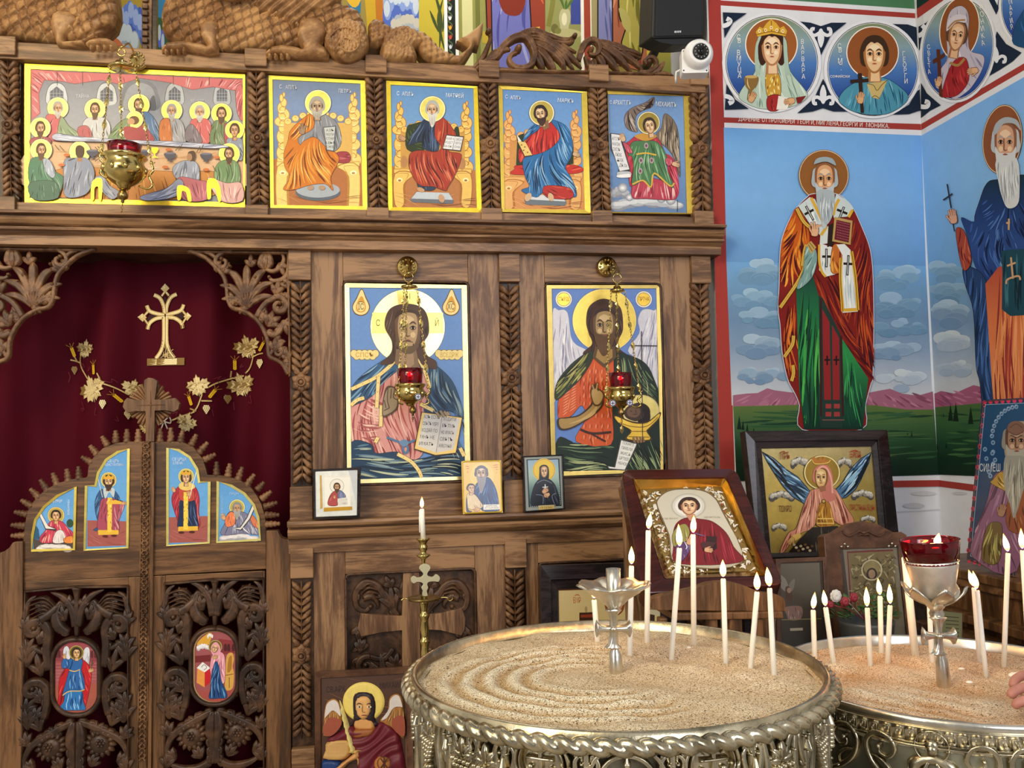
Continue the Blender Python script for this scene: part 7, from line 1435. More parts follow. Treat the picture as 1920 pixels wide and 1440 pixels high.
A.e('b0a070',775,1380,62,52,mat=1).e('3c2418',775,1425,40,46).e('a88868',775,1425,26,34).ring('e0d4a8',775,1395,74,10); A.done('picture',ts,[M['print'],M['gold']])
b=B()
for s_ in(-1,1):
    b.scroll(PSI,[(1620,1001),(1620+s_*8,996),(1620+s_*18,1001),(1620+s_*28,1005),(1620+s_*36,1001),(1620+s_*40,996)],[1,2.2,2,1],.006,base=.012); b.sweep(PSI,[(1620,1004),(1620+s_*6,1002),(1620+s_*11,1005)],[1.5,2,.6],.006,.012)
b.knob(PSI,1620,999,3.5,.006,.012); mk('flourish',b,M['wood_frame_red']if 0 else M['wood_brown'],ts)
b=B()
for x,y in((1583,1020),(1672,1019)):
    for k in range(3):b.knob(PSI,x+(k-1)*6,y+abs(k-1)*5,2.6,.006,.012,seg=8)
mk('corner_studs',b,M['silver'],ts); b=B(); b.prism(lerpP(PT(SO),SI,.1),PSI,-.03,-.003,hp=0); mk('backing',b,M['wood_brown'],ts)
b=B(); b.prism(SI,PSI,.006,.0075); mk('glass',b,M['clear_glass'],ts)
# -- dark glazed picture below
PDK=leanplane((1.42,2.56,.9),3,8)
def d_dark(A):
    A.p('3c342e','1464,1056 1543,1052 1552,1215 1466,1220'); A.at(1440,1080); A.g(['6c6458','5c5448','40382f','2c2622'],None,'20,-90 385,-100 420,540 30,560',6); A.b('8c8478','60,-20 130,20 160,120 120,110 80,60').b('7c7468','200,20 160,60 150,130 190,100'); A.b('5c4438','130,90 160,80 185,150 170,190 140,180').b('8c6c60','125,235 250,230 245,320 160,330 140,290'); A.fo('b09890 5c443c','130,240 245,235 240,318 160,325',10,85,60,6,.3); A.e('a08470',158,108,16,20)
    A.ln('8c7c50',6,'30,330 400,320'); A.p('b0a488','165,392 260,388 262,408 166,412')
framed('dark glazed picture of a winged figure below the black-framed icon',PDK,'1455,1048 1550,1044 1560,1222 1458,1228','1464,1056 1543,1052 1552,1215 1466,1220',d_dark,['wood_brown'],.025,.008,steps=((0,1,1,.6),))
# -- half-hidden icon behind the big sand stand
PBM=leanplane((.80,2.93,.95),2,7)
def d_bmr(A):
    A.p('6c4020','1046,1105 1238,1098 1240,1290 1050,1290'); A.at(960,1080); A.p('d8c490','350,110 1115,85 1120,800 360,830'); A.g(['d4c08c','cdb67c','c4a868'],None,'350,110 1115,85 1120,800 360,830',5)
    A.tw('b03820','БМР',460,515,185,44).st('b03820',6,'465,150 490,140 510,150'); A.p('3c2414','505,275 640,270 640,340 505,340').p('8c3820','515,290 630,286 630,310 515,312').b('a89468','550,270 545,245 555,225 565,245 562,270'); A.e('8c4a28',770,210,76,90).e('c89058',770,210,58,74); A.p('6c4428','900,120 950,120 980,420 920,420').p('3c2414','965,285 1070,282 1070,340 965,345'); A.p('c8c0a0','980,110 1110,100 1115,300 1000,280')
framed('wide dark frame with cream icon, half hidden behind the big sand stand',PBM,'1014,1060 1262,1052 1266,1330 1018,1334','1046,1105 1238,1098 1240,1290 1050,1290',d_bmr,['wood_black','wood_black'],.03,.02)
# ---------------------------------------------------------------- hanging oil lamps
def chain(b,pts,link=.011,r=.0013):
    P=[np.array(p,float)for p in pts]; d=P[-1]-P[0]; L=np.linalg.norm(d); n=max(3,int(L/link)); d=d/L
    u=np.cross(d,(0,1,0)); u /= np.linalg.norm(u); w_=np.cross(d,u)
    for i in range(n):
        c=P[0]+d*L*(i+.5)/n; a=u if i%2 else w_; big=(i%9==4)
        k=link*.62; q=.0028
        b.tube([c+d*k*math.cos(t)+a*q*math.sin(t)for t in np.linspace(0,2*pi,9)[:-1]],r,4,closed=True)
        if i%7==4:
            P2=[c+d*.016*z for z in(-1,-.4,0,.4,1)]
            for a2 in(u,):b.add([P2[0]]+[P2[j]+a2*s_*wd for j,wd in((1,.007),(3,.007))for s_ in(-1,1)]+[P2[4]]+[P2[2]+w_*.002,P2[2]-w_*.002],[(0,1,6),(0,6,2),(1,3,6),(2,6,4),(3,5,6),(4,6,5),(0,7,1),(0,2,7),(1,7,3),(2,4,7),(3,7,5),(4,7,5)])
def ring3(b,c,R_,r,n,ax=(0,1,0)):
    ax=np.array(ax,float); u=np.cross(ax,(0,0,1)); u /= np.linalg.norm(u); w_=np.cross(ax,u)
    b.tube([np.array(c)+u*R_*math.cos(t)+w_*R_*math.sin(t)for t in np.linspace(0,2*pi,n+1)[:-1]],r,6,closed=True)
def flame(par,p,h=.026,r=.0062,lean=0):
    b=B(); n=14; V=[(0,0)]+[(r*math.sin(pi*t**.75)**.9*(1-.25*t),t*h)for t in np.linspace(.04,1,n)]
    b.lathe(V,p,12,(lean,0,1)); o=mk('flame',b,M['flame'],par); return o
def flight(p,e=.5,c='ffb060'):
    l=bpy.data.lights.new('flame_light','POINT'); l.energy=e; l.color=lin(c); l.shadow_soft_size=.012; o=bpy.data.objects.new('flame_light',l); COL.objects.link(o); o.location=tuple(p)
def lamp(label,blabel,Y,bracket,ringp,cap,capr,glass,gr,rim,rr,bot,drop,chains,enamel,lit=True):
    pb=front(.018); s=(Y/F)
    tb=thing('lamp_bracket',blabel,'bracket',pb(*bracket))
    b=B(); R_=19.5*3.2/F; b.lathe([(R_,0),(R_,.004),(R_*.9,.008),(R_*.55,.010),(R_*.45,.016),(R_*.25,.018),(R_*.2,.03),(0,.031)],pb(*bracket),28,(0,-1,0)); mk('rosette',b,M['brass'],tb)
    b=B()
    for k in range(14):a=k*2*pi/14; b.knob(front(.024),bracket[0]+13*math.cos(a),bracket[1]+13*math.sin(a),2.4,.004,.004,seg=8)
    mk('petals',b,M['brass_dark'],tb)
    c0=pb(*bracket)+np.array((0,-.02,0)); rp=U(*ringp,Y); b=B(); md=(c0+rp)/2+np.array((0,-.01,.03)); b.tube([tuple(q)for q in crom([c0,c0*.7+md*.3+np.array((0,-.03,.01)),md,rp+np.array((.008,0,.012)),rp+np.array((0,-.008,.002)),rp+np.array((-.006,0,.008))],5)],.0035,8); mk('hook',b,M['brass'],tb)
    t=thing('hanging_lamp',label,'oil lamp',U(bot[0],drop[1],Y))
    cp=U(*cap,Y); b=B(); cr_=capr*s; ring3(b,rp+np.array((0,0,-.012)),.0165 if capr<20 else .012,.0022,20); mk('ring',b,M['brass'],t)
    b=B(); h=max(rp[2]-.03-cp[2],.012); b.lathe([(0,h+.004),(.006,h),(.007,h*.7),(cr_*.45,h*.6),(cr_*.6,h*.3),(cr_*.95,.006),(cr_,.002),(cr_,-.001),(cr_*.9,-.004),(0,-.004)],cp,28); mk('cap',b,M['brass'],t)
    gp=U(*glass,Y); R1=rr*s; rm=U(*rim,Y); bt=U(*bot,Y); dp=U(*drop,Y); H_=rm[2]-bt[2]
    b=B(); b.lathe([(R1*.8,.004),(R1*1.0,.002),(R1*1.04,-.003),(R1*.92,-.010),(R1*.86,-H_*.2),(R1*.98,-H_*.33),(R1*.97,-H_*.5),(R1*.8,-H_*.68),(R1*.5,-H_*.82),(R1*.3,-H_*.9),(R1*.28,-H_*.95),(R1*.16,-H_),(0,-H_)],rm,36)
    for k in range(10):a=k*2*pi/10; b.ball(rm+np.array((R1*.95*math.cos(a),R1*.95*math.sin(a),-H_*.42)),R1*.13,8,sc=(1,1,1.3))
    mk('bowl',b,M['brass'],t)
    b=B(); q=R1*.25; b.lathe([(0,.004),(q*.5,0),(q,-q),(q*.9,-q*1.6),(q*.3,-q*2),(q*.35,-q*2.4),(0,-q*2.6)],bt,16); chain(b,[bt+np.array((0,0,-q*2.4)),dp],.009); mk('pendant',b,M['brass_dark'],t)
    for i,(x,y)in enumerate(chains):
        b=B(); e_=U(x,y,Y); off=np.array(((-1,1,0)[i]*.0,(-.4,-.4,.7)[i]*R1,0)); e_=e_+off; st=cp+np.array(((x-rim[0])*s*.45,off[1]*.45,0)); chain(b,[st,e_]); mk('chain',b,M['brass'],t)
    for i,(x,y)in enumerate(chains):
        b=B(); e_=U(x,y,Y)+np.array((0,(-.4,-.4,.7)[i]*R1,0)); c=np.array((rm[0],rm[1],e_[2])); d=(e_-c); d /= np.linalg.norm(d)+1e-9; k=H_*.5
        P=[e_,e_+d*.006+np.array((0,0,-k*.4)),e_-d*.008+np.array((0,0,-k*.75)),e_+d*.004+np.array((0,0,-k*1.25)),e_-d*.014+np.array((0,0,-k*1.5)),c+d*R1*.75+np.array((0,0,-k*1.3))]
        b.tube(crom(P,5),lambda t_:.0042*(1-.5*abs(t_-.4)),8); b.ball(e_+np.array((0,0,.002)),.006,8); b.tube([e_+np.array((0,0,-.004)),e_+d*.012+np.array((0,0,.004))],.002,6); mk('bracket_arm',b,M['brass'],t)
    b=B(); G=gr*s; gh=rm[2]-gp[2]; b.lathe([(G*.86,-.012),(G*.93,gp[2]-rm[2]),(G,(gp[2]-rm[2])*2),(G*.95,(gp[2]-rm[2])*2),(G*.88,gp[2]-rm[2]),(G*.8,-.008),(0,-.010)],rm,32); mk('glass_cup',b,M['red_glass'],t)
    if enamel:
        for ex,ey in enamel:
            pe=Plane((0,Y-R1*1.0,0),(0,-1,0)); b=B(); b.knob(pe,ex,ey,6,.004,0,seg=18); o=mk('enamel_medallion',b,M['white_plastic'],t); A=Art(pe,.0042).at(0,0,1); A.ring('203080',ex,ey,5,1.2).ln('202860',1.6,[(ex-3.5,ey),(ex+3.5,ey)]).ln('202860',1.6,[(ex,ey-3.5),(ex,ey+3.5)]); A.done('medallion_cross',o,[M['paint'],M['gold']])if 0 else A.done('cross_sign',o,[M['paint'],M['gold']])
    if lit:
        p=gp+np.array((0,0,.0)); flame(t,p,.02,.005); flight(p+np.array((0,0,.012)),.08)
lamp('brass oil lamp with red glass hanging before the wide supper icon','brass rosette bracket above the wide supper icon',3.0,(257,112),(228,92),(228,128),23,(235,283),30,(233,294),38,(230,356),(228,398),[(195,290),(288,312),(221,280)],None,False)
lamp('lit brass oil lamp with red glass hanging before the icon with open book','brass rosette bracket above the icon with open book',3.05,(764,500),(766,514),(767,539),15,(768,706),25,(769,721),28,(774,762),(774,790),[(748,728),(802,728),(760,722)],[(784,744)])
lamp('lit brass oil lamp with red glass hanging before the winged forerunner icon','brass rosette bracket above the winged forerunner icon',3.05,(1138,500),(1157,516),(1157,546),14,(1163,713),23,(1164,727),27,(1165,766),(1166,808),[(1134,735),(1196,735),(1166,728)],[(1149,756),(1181,755)])
# ---------------------------------------------------------------- round sand stands
class Cyl:
    """wraps a flat drawing round a drum: u millimetres along the side (0 facing the viewer), v millimetres down from the rim"""
    def __init__(s,c,R_,z,side=0):s.c=np.array(c); s.R=R_; s.z=z; d=EYE[:2]-s.c; s.a0=math.atan2(d[1],d[0]); s.n=np.array((0,0,1.0))
    def __call__(s,u,v,h=0.0,h0=0.0):
        a=s.a0+u/1000/s.R; r_=s.R+h+h0; return np.array((s.c[0]+r_*math.cos(a),s.c[1]+r_*math.sin(a),s.z-v/1000))
    def u_of(s,x,y):
        q=ray(x,y); A_=q[0]**2+q[1]**2; B_=2*(q[0]*(-s.c[0])+q[1]*(-s.c[1])); C_=s.c@s.c-s.R**2; k=(-B_-math.sqrt(max(B_*B_-4*A_*C_,0)))/(2*A_); p=EYE+q*k
        a=math.atan2(p[1]-s.c[1],p[0]-s.c[0])-s.a0; a=(a+pi)%(2*pi)-pi; return a*s.R*1000,(s.z-p[2])*1000
def sand(par,c,R_,z,ridge,tint,bumps,seed):
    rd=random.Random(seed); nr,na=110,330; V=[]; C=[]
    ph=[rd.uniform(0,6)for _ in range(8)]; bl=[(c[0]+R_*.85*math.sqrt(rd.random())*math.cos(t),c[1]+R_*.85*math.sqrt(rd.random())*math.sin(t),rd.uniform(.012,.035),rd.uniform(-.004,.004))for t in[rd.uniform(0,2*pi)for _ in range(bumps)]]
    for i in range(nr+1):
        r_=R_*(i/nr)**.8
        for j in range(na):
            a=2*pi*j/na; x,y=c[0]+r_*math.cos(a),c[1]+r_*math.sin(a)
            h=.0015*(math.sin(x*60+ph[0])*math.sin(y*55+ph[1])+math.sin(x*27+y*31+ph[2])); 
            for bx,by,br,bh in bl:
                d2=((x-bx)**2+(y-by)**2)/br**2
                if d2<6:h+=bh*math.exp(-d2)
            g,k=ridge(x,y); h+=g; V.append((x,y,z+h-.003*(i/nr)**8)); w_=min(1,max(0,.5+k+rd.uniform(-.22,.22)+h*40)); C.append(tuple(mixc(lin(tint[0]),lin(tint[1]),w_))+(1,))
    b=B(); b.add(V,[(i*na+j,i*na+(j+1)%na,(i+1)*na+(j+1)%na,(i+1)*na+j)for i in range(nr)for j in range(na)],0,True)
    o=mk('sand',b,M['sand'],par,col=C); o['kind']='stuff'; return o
C1,R1_,Z1=(.443,1.529),.362,1.04
big=thing('sand_stand','large round silver-gilt candle stand full of pale sand, openwork vines and medallions','candle stand',(C1[0],C1[1],0))
rc=HZ(1110,1262,1.03)
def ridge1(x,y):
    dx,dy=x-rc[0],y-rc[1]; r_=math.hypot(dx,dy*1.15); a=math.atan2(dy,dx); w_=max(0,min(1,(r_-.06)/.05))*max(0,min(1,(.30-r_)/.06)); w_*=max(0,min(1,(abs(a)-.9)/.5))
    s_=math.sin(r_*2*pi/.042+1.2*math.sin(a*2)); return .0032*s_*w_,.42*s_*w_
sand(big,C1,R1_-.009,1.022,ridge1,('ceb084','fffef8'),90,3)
b=B(); P=[(R1_+.004,-.008),(R1_+.002,.001),(R1_-.002,.004),(R1_-.007,.002),(R1_-.010,-.03)]; b.lathe([(r_,z-1.04+1.04)for r_,z in P],(C1[0],C1[1],Z1-.004),120); mk('inner_lip',b,M['silver_gilt'],big)
b=B(); na,ns=1080,16; V=[]
for j in range(na):
    a=2*pi*j/na
    for k in range(ns):
        t=2*pi*k/ns; tw_=a*76+2*t; r_=.0125*(.64+.48*abs(math.sin(tw_*.5))); V.append((C1[0]+(R1_+.007+r_*math.cos(t))*math.cos(a),C1[1]+(R1_+.007+r_*math.cos(t))*math.sin(a),1.020+r_*math.sin(t)))
b.add(V,[(j*ns+k,((j+1)%na)*ns+k,((j+1)%na)*ns+(k+1)%ns,j*ns+(k+1)%ns)for j in range(na)for k in range(ns)],0,True); mk('rope_rim',b,M['silver_gilt'],big)
b=B(); b.lathe([(R1_-.02,1.02),(R1_-.02,.72),(R1_-.03,.68),(.16,.60),(.09,.45),(.08,.2),(.16,.08),(.24,.04),(.25,0),(0,0)],(C1[0],C1[1],0),96); mk('drum',b,M['drum_back'],big)
cy=Cyl(C1,R1_-.014,1.012); rl=B(); um,vm=cy.u_of(1018,1428); um2,_=cy.u_of(1332,1428); span=um2-um
def medal(u,v):
    b=rl; r_=40
    for q,w_ in((r_,4),(r_-7,2)):b.sweep(cy,[(u+q*math.cos(t),v+q*math.sin(t))for t in np.linspace(0,2*pi,33)],[w_,w_],.012,0,n=1)
    b.knob(cy,u,v,r_-8,.005,0,seg=24)
    b.sweep(cy,[(u,v-28),(u,v+30)],[4,5],.012,.003); b.sweep(cy,[(u-20,v-8),(u+20,v-8)],[4,4],.012,.003)
    for s_ in(-1,1):b.sweep(cy,[(u+s_*2,v-14),(u+s_*10,v-26),(u+s_*16,v-20),(u+s_*12,v-14)],[2,3,2.5,1],.010,.003); b.knob(cy,u+s_*16,v+6,5,.008,.004); b.sweep(cy,[(u+s_*16,v+11),(u+s_*16,v+28)],[5,7],.007,.003)
def archu(u,v):
    b=rl
    for q in(52,36):b.sweep(cy,[(u+q*math.cos(t),v+14-q*.9*math.sin(t))for t in np.linspace(0,pi,17)],[4,4],.013,0,.3,n=1)
    b.sweep(cy,[(u,v-34),(u,v-18),(u,v-8)],[2,3,5],.012); b.knob(cy,u,v-6,6,.012)
    for s_ in(-1,1):
        b.sweep(cy,[(u+s_*50,v+14),(u+s_*52,v+70)],[5,6],.012,0,.3); b.fan(cy,u+s_*18,v+34,-90-s_*20,28,3,26,4,.012)
        b.scroll(cy,[(u+s_*12,v+60),(u+s_*20,v+40),(u+s_*8,v+22),(u,v+34)],[3,4,3,2],.012)
def vines(u,v,w_=44,seed=0):
    b=rl; rd=random.Random(seed)
    for s_ in(-1,1):
        b.sweep(cy,[(u+s_*w_,v-40),(u+s_*(w_-6),v),(u+s_*w_,v+40),(u+s_*(w_-5),v+110)],[4,6,5,6],.016,0,.3); b.scroll(cy,[(u+s_*w_,v-44),(u+s_*w_*.6,v-36),(u+s_*w_*.4,v-16),(u+s_*w_*.6,v-2),(u+s_*w_*.75,v-14)],[4,5,4,3,2],.014)
        b.fan(cy,u+s_*10,v+86,-90+s_*24,38,4,30,6,.016); b.scroll(cy,[(u,v+100),(u+s_*26,v+84),(u+s_*34,v+62),(u+s_*18,v+54)],[4,5,4,2],.014)
    for j in range(6):
        for i in range(max(1,5-j)):b.knob(cy,u+(i-(4-j)/2)*9+rd.uniform(-1,1),v+2+j*8,5.2,.015,.004,seg=8)
    b.fan(cy,u,v-2,-90,34,5,70,7,.016,.002)
def sstem(u,v):
    b=rl
    b.sweep(cy,[(u,v-44),(u,v+10),(u+4,v+80)],[4,6,5],.014,0,.3); b.sweep(cy,[(u,v-20),(u,v-2)],[2,5],.018,.004)
    for s_ in(-1,1):b.scroll(cy,[(u+s_*2,v+20),(u+s_*12,v),(u+s_*16,v-24),(u+s_*8,v-34),(u+s_*6,v-24)],[4,5,4,3,2],.014,2,12,s_,3)
for k in range(-3,5):
    u=um+k*span
    if abs(u)>620:continue
    if k in(-1,-2,2,3):vines(u,44,40,k); vines(u+span*.42,46,36,k+20)
    else:medal(u,vm)
    if k in(0,):archu(u+span*.5,vm)
    if k in(1,-1):vines(u+span*.5 if k==1 else u+span*.62,46,36,k+40)
    sstem(u+span*.27,44); sstem(u+span*.76,44)
mk('openwork',rl,M['silver_gilt'],big)
# smaller stand
C2,R2_,Z2=(1.187,1.647),.332,.94
sm=thing('sand_stand','smaller silver candle stand with key-pattern band and scrolls, right of the large one','candle stand',(C2[0],C2[1],0))
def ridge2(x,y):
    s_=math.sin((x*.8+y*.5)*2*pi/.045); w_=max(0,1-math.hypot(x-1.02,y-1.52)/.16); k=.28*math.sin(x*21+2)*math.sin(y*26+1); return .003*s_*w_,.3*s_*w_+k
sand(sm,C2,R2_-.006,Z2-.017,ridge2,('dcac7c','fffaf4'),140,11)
b=B(); b.lathe([(R2_-.005,-.03),(R2_-.005,0),(R2_-.001,.004),(R2_+.004,.002),(R2_+.006,-.006),(R2_+.002,-.012),(R2_,-.05),(R2_-.004,-.054)],(C2[0],C2[1],Z2),120); mk('rim',b,M['silver'],sm)
b=B(); b.lathe([(R2_-.004,.90),(R2_-.006,.66),(R2_-.02,.62),(.14,.55),(.08,.4),(.07,.2),(.15,.08),(.22,.04),(.23,0),(0,0)],(C2[0],C2[1],0),96); mk('drum',b,M['drum_plate'],sm)
cy=Cyl(C2,R2_+.0004,Z2-.01); rl=B()
for v in(4,36):rl.sweep(cy,[(u,v)for u in range(-560,560,20)],[2.2,2.2],.006,0,n=1)
for k in range(-26,27):
    u=k*21
    for p in([(u-8,30),(u-8,11),(u+8,11)],[(u+8,11),(u+8,24)],[(u+8,24),(u-1,24)],[(u-1,24),(u-1,18)],[(u-8,30),(u+13,30)]):rl.sweep(cy,p,[1.15,1.15],.005,0,n=2)
mk('key_band',rl,M['silver_gilt'],sm); rl=B(); cy=Cyl(C2,R2_-.004,Z2-.01)
ub,vb=cy.u_of(1748,1412)
def bust(u,v):
    rl.sweep(cy,[(u+27*math.cos(t),v-12+27*math.sin(t))for t in np.linspace(0,2*pi,29)],[3,3],.009,0,n=1)
    rl.knob(cy,u,v-14,13,.014,0); rl.knob(cy,u,v-8,11,.016,0); rl.sweep(cy,[(u-34,v+60),(u-28,v+24),(u-8,v+12),(u+8,v+12),(u+28,v+24),(u+34,v+60)],[6,14,10,10,14,6],.012)
    for s_ in(-1,1):rl.sweep(cy,[(u+s_*6,v+14),(u+s_*14,v+34),(u+s_*10,v+60)],[3,5,4],.014,.002,.3)
def sscroll(u,v,s_):
    rl.scroll(cy,[(u-s_*34,v+74),(u-s_*6,v+60),(u+s_*22,v+34),(u+s_*30,v+2),(u+s_*14,v-18),(u-s_*10,v-14),(u-s_*20,v+6),(u-s_*8,v+22),(u+s_*8,v+16),(u+s_*6,v+4)],[4,6,6,6,6,5,4,4,3],.014)
    rl.scroll(cy,[(u+s_*26,v+24),(u+s_*6,v+28),(u-s_*10,v+44),(u-s_*8,v+60)],[2,4,4,2],.012)
for k in range(-2,3):
    u=ub+k*230; bust(u,vb); sscroll(u+72,vb-2,1); sscroll(u+150,vb-2,-1)
    if k==-2:continue
mk('relief',rl,M['silver_gilt'],sm)
# ---------------------------------------------------------------- holders standing in the sand
def cross3(b,pl,x,y,w_,h,t,cx_=None):
    for q in([(x,y),(x,y-h)],[(x,y),(x,y+h)],[(x,y),(x-w_,y)],[(x,y),(x+w_,y)]):
        (x0,y0),(x1,y1)=q; dx,dy=x1-x0,y1-y0
        b.sweep(pl,[(x0,y0),(x0+dx*.45,y0+dy*.45),(x0+dx*.8,y0+dy*.8),(x1,y1),(x1+dx*.08,y1+dy*.08)],[6,6,9,17,5],t,0,.25,5,power=.15)
    return b
def holder_stem(t,base,z0,pts,mat):
    """stem of turned profile: list of (photo y, radius in photo points)"""
    Y=base[1]; s=Y/F; b=B(); x0,y0=pts[0][0],pts[0][1]
    b.lathe([(r_*s,U(x0,y,Y)[2]-base[2])for _,y,r_ in[(0,0,0)][:0]+[(p[0],p[1],p[2])for p in pts]],base,20); return mk('stem',b,M[mat],t)
hb=HZ(1155,1255,1.026); h1=thing('candle_holder','silver holder with cross stem and open drip dish on the large sand stand','candle holder',hb)
Yh=hb[1]; s=Yh/F; zz=lambda y:U(1152,y,Yh)[2]-hb[2]
b=B(); b.lathe([(0,-.02),(13*s,-.02),(13*s,.002),(12*s,zz(1225)),(6*s,zz(1212)),(6*s,zz(1150)),(11*s,zz(1146)),(13*s,zz(1138)),(30*s,zz(1122)),(50*s,zz(1110)),(60*s,zz(1101))],hb,24); mk('stem',b,M['silver'],h1)
b=B(); n=48; V=[]
prof=[(58,1104),(66,1099),(71,1097),(68,1094),(56,1096),(40,1103),(18,1108),(0,1109)]
for k in range(n):
    a=2*pi*k/n; f=1+.05*math.cos(8*a)
    for r_,y in prof:V.append((hb[0]+r_*s*f*math.cos(a),hb[1]+r_*s*f*math.sin(a),hb[2]+zz(y)+.002*math.cos(8*a)))
m=len(prof); b.add(V,[(k*m+i,((k+1)%n)*m+i,((k+1)%n)*m+i+1,k*m+i+1)for k in range(n)for i in range(m-1)],0,True); mk('drip_dish',b,M['silver'],h1)
b=B(); b.lathe([(13.5*s,zz(1108)),(14*s,zz(1066)),(12.5*s,zz(1066)),(12.5*s,zz(1100)),(0,zz(1100))],hb,24); mk('socket',b,M['silver'],h1)
pc_=Plane((0,Yh-.006,0),(0,-1,0)); b=B()
for pl in(pc_,):cross3(b,pl,1151,1180,31,35,.014)
for k,(dx,dy)in enumerate(((0,0),)):b.knob(pc_,1151,1180,6,.006,.012)
mk('cross',b,M['silver'],h1)
hb2=HZ(1770,1285,Z2-.016); h2=thing('candle_holder','silver holder with leaf cup and ruby glass light on the smaller sand stand','candle holder',hb2)
Y2_=hb2[1]; s2=Y2_/F; x2=lambda x,y:U(x,y,Y2_); zz2=lambda y:U(1755,y,Y2_)[2]-hb2[2]
ax0=x2(1770,1285); ax1=x2(1742,1010); axv=ax1-ax0; axl=np.linalg.norm(axv); axd=axv/axl; fz=lambda y:(1285-y)/275*axl
b=B(); b.lathe([(0,-.02),(13*s2,-.02),(14*s2,0),(12*s2,fz(1240)),(7*s2,fz(1225)),(6*s2,fz(1165)),(12*s2,fz(1160)),(15*s2,fz(1150)),(12*s2,fz(1144)),(22*s2,fz(1132)),(34*s2,fz(1124)),(36*s2,fz(1118))],hb2,24,axd); mk('stem',b,M['silver'],h2)
b=B()
for k in range(6):
    a=2*pi*k/6+.25; dirv=np.array((math.cos(a),math.sin(a),0)); c0=hb2+axd*fz(1128); tang=np.cross(dirv,axd); V=[]; nn=7
    for i in range(nn):
        t=i/(nn-1); r_=(18+44*math.sin(t*1.5))*s2; z=-.004+t*.028+.012*t*t; w_=(6+18*math.sin(pi*min(t*.9+.08,1)))*s2
        for q in(-1,-.5,0,.5,1):V.append(c0+dirv*(r_+abs(q)*-.002)+axd*(z-.004*abs(q))+tang*w_*q*.9+dirv*.0018*math.cos(q*9))
    b.add(V,[(i*5+j,(i+1)*5+j,(i+1)*5+j+1,i*5+j+1)for i in range(nn-1)for j in range(4)],0,True)
o=mk('leaf_cup',b,M['silver'],h2); md=o.modifiers.new('thick','SOLIDIFY'); md.thickness=.003
pc2=Plane((0,Y2_-.008,0),(0,-1,0)); b=B(); cross3(b,pc2,1762,1193,29,34,.014); b.knob(pc2,1762,1193,6,.008,.010); mk('cross',b,M['silver'],h2)
b=B(); b.lathe([(0,fz(1124)),(28*s2,fz(1124)),(36*s2,fz(1116)),(50*s2,fz(1060)),(52.5*s2,fz(1050)),(51*s2,fz(1049)),(34*s2,fz(1114)),(0,fz(1118))],hb2,40,axd); mk('cup',b,M['frosted_silver'],h2)
b=B(); b.lathe([(0,fz(1056)),(51.5*s2,fz(1055)),(56.5*s2,fz(1020)),(57.5*s2,fz(1013)),(58*s2,fz(1011)),(56*s2,fz(1011)),(54*s2,fz(1020)),(49*s2,fz(1048)),(0,fz(1049))],hb2,48,axd); mk('ruby_glass',b,M['red_glass'],h2)
b=B(); b.lathe([(0,fz(1046)),(50*s2,fz(1045)),(53.3*s2,fz(1026)),(0,fz(1025))],hb2,40,axd); mk('oil',b,plain('oil','600818',.05,trans=.8,ior=1.4),h2)
p=hb2+axd*fz(1022)+np.array((.008,-.01,0)); flame(h2,p,.026,.0075,.3); flight(p+np.array((0,0,.012)),.35)
# ---------------------------------------------------------------- candles
def candle(label,base,top,z,tip,rw=5.2,lit=True,hide=False):
    p0=HZ(*base,z); Y=p0[1]; p1=U(*top,Y); d=p1-p0; L=np.linalg.norm(d); d /= L; r_=rw*Y/F
    t=thing('candle',label,'candle',p0,'thin white candles in the sand stands')
    b=B(); b.lathe([(0,-.02),(r_,-.02),(r_,L*.5),(r_*.97,L-.002),(r_*.8,L),(r_*.3,L-.0015),(0,L-.0015)],p0,14,d); mk('stick',b,M['wax'],t)
    e_=p1+d*.008+np.array((.001,0,0)); b=B(); b.tube([p1-d*.003,p1+d*.004,e_],.0009,6); mk('wick',b,M['wick'],t)
    tp=U(*tip,Y); f=p1+d*.003; h=max(np.linalg.norm(tp-f),.018); lean=(tp[0]-f[0])/max(tp[2]-f[2],.01)
    flame(t,f,min(h,.045)*1.0,.0066,lean); flight(f+np.array((0,0,h*.5)),.13)
zs=1.024; zr=Z2-.017
big_c=[((1120,1202),(1114,1125),(1113,1092),'candle behind the open drip dish on the large stand, leftmost of all'),((1181,1225),(1184,1061),(1184,1024),'candle just right of the drip dish, its foot level with the cross'),((1213,1202),(1215.5,994.5),(1220,961),'tall upright candle before the left edge of the lectern icon'),((1259,1232),(1274,1027.5),(1272,982),'candle leaning right, before the robe of the lectern icon, left of its box'),((1301,1211),(1299.5,1002),(1301,966),'tall straight candle before the centre of the lectern icon'),((1360.5,1240),(1356,1085),(1355,1049),'candle standing alone below the lower right of the lectern icon'),((1407.5,1250),(1419.5,1109.5),(1419,1072),'candle leaning right, left one of the pair near the large rim'),((1451,1264),(1443,1103),(1438,1063),'candle leaning left, closest to the right rim of the large stand')]
for a,t_,q,l in big_c:candle('lit white '+l,a,t_,zs,q)
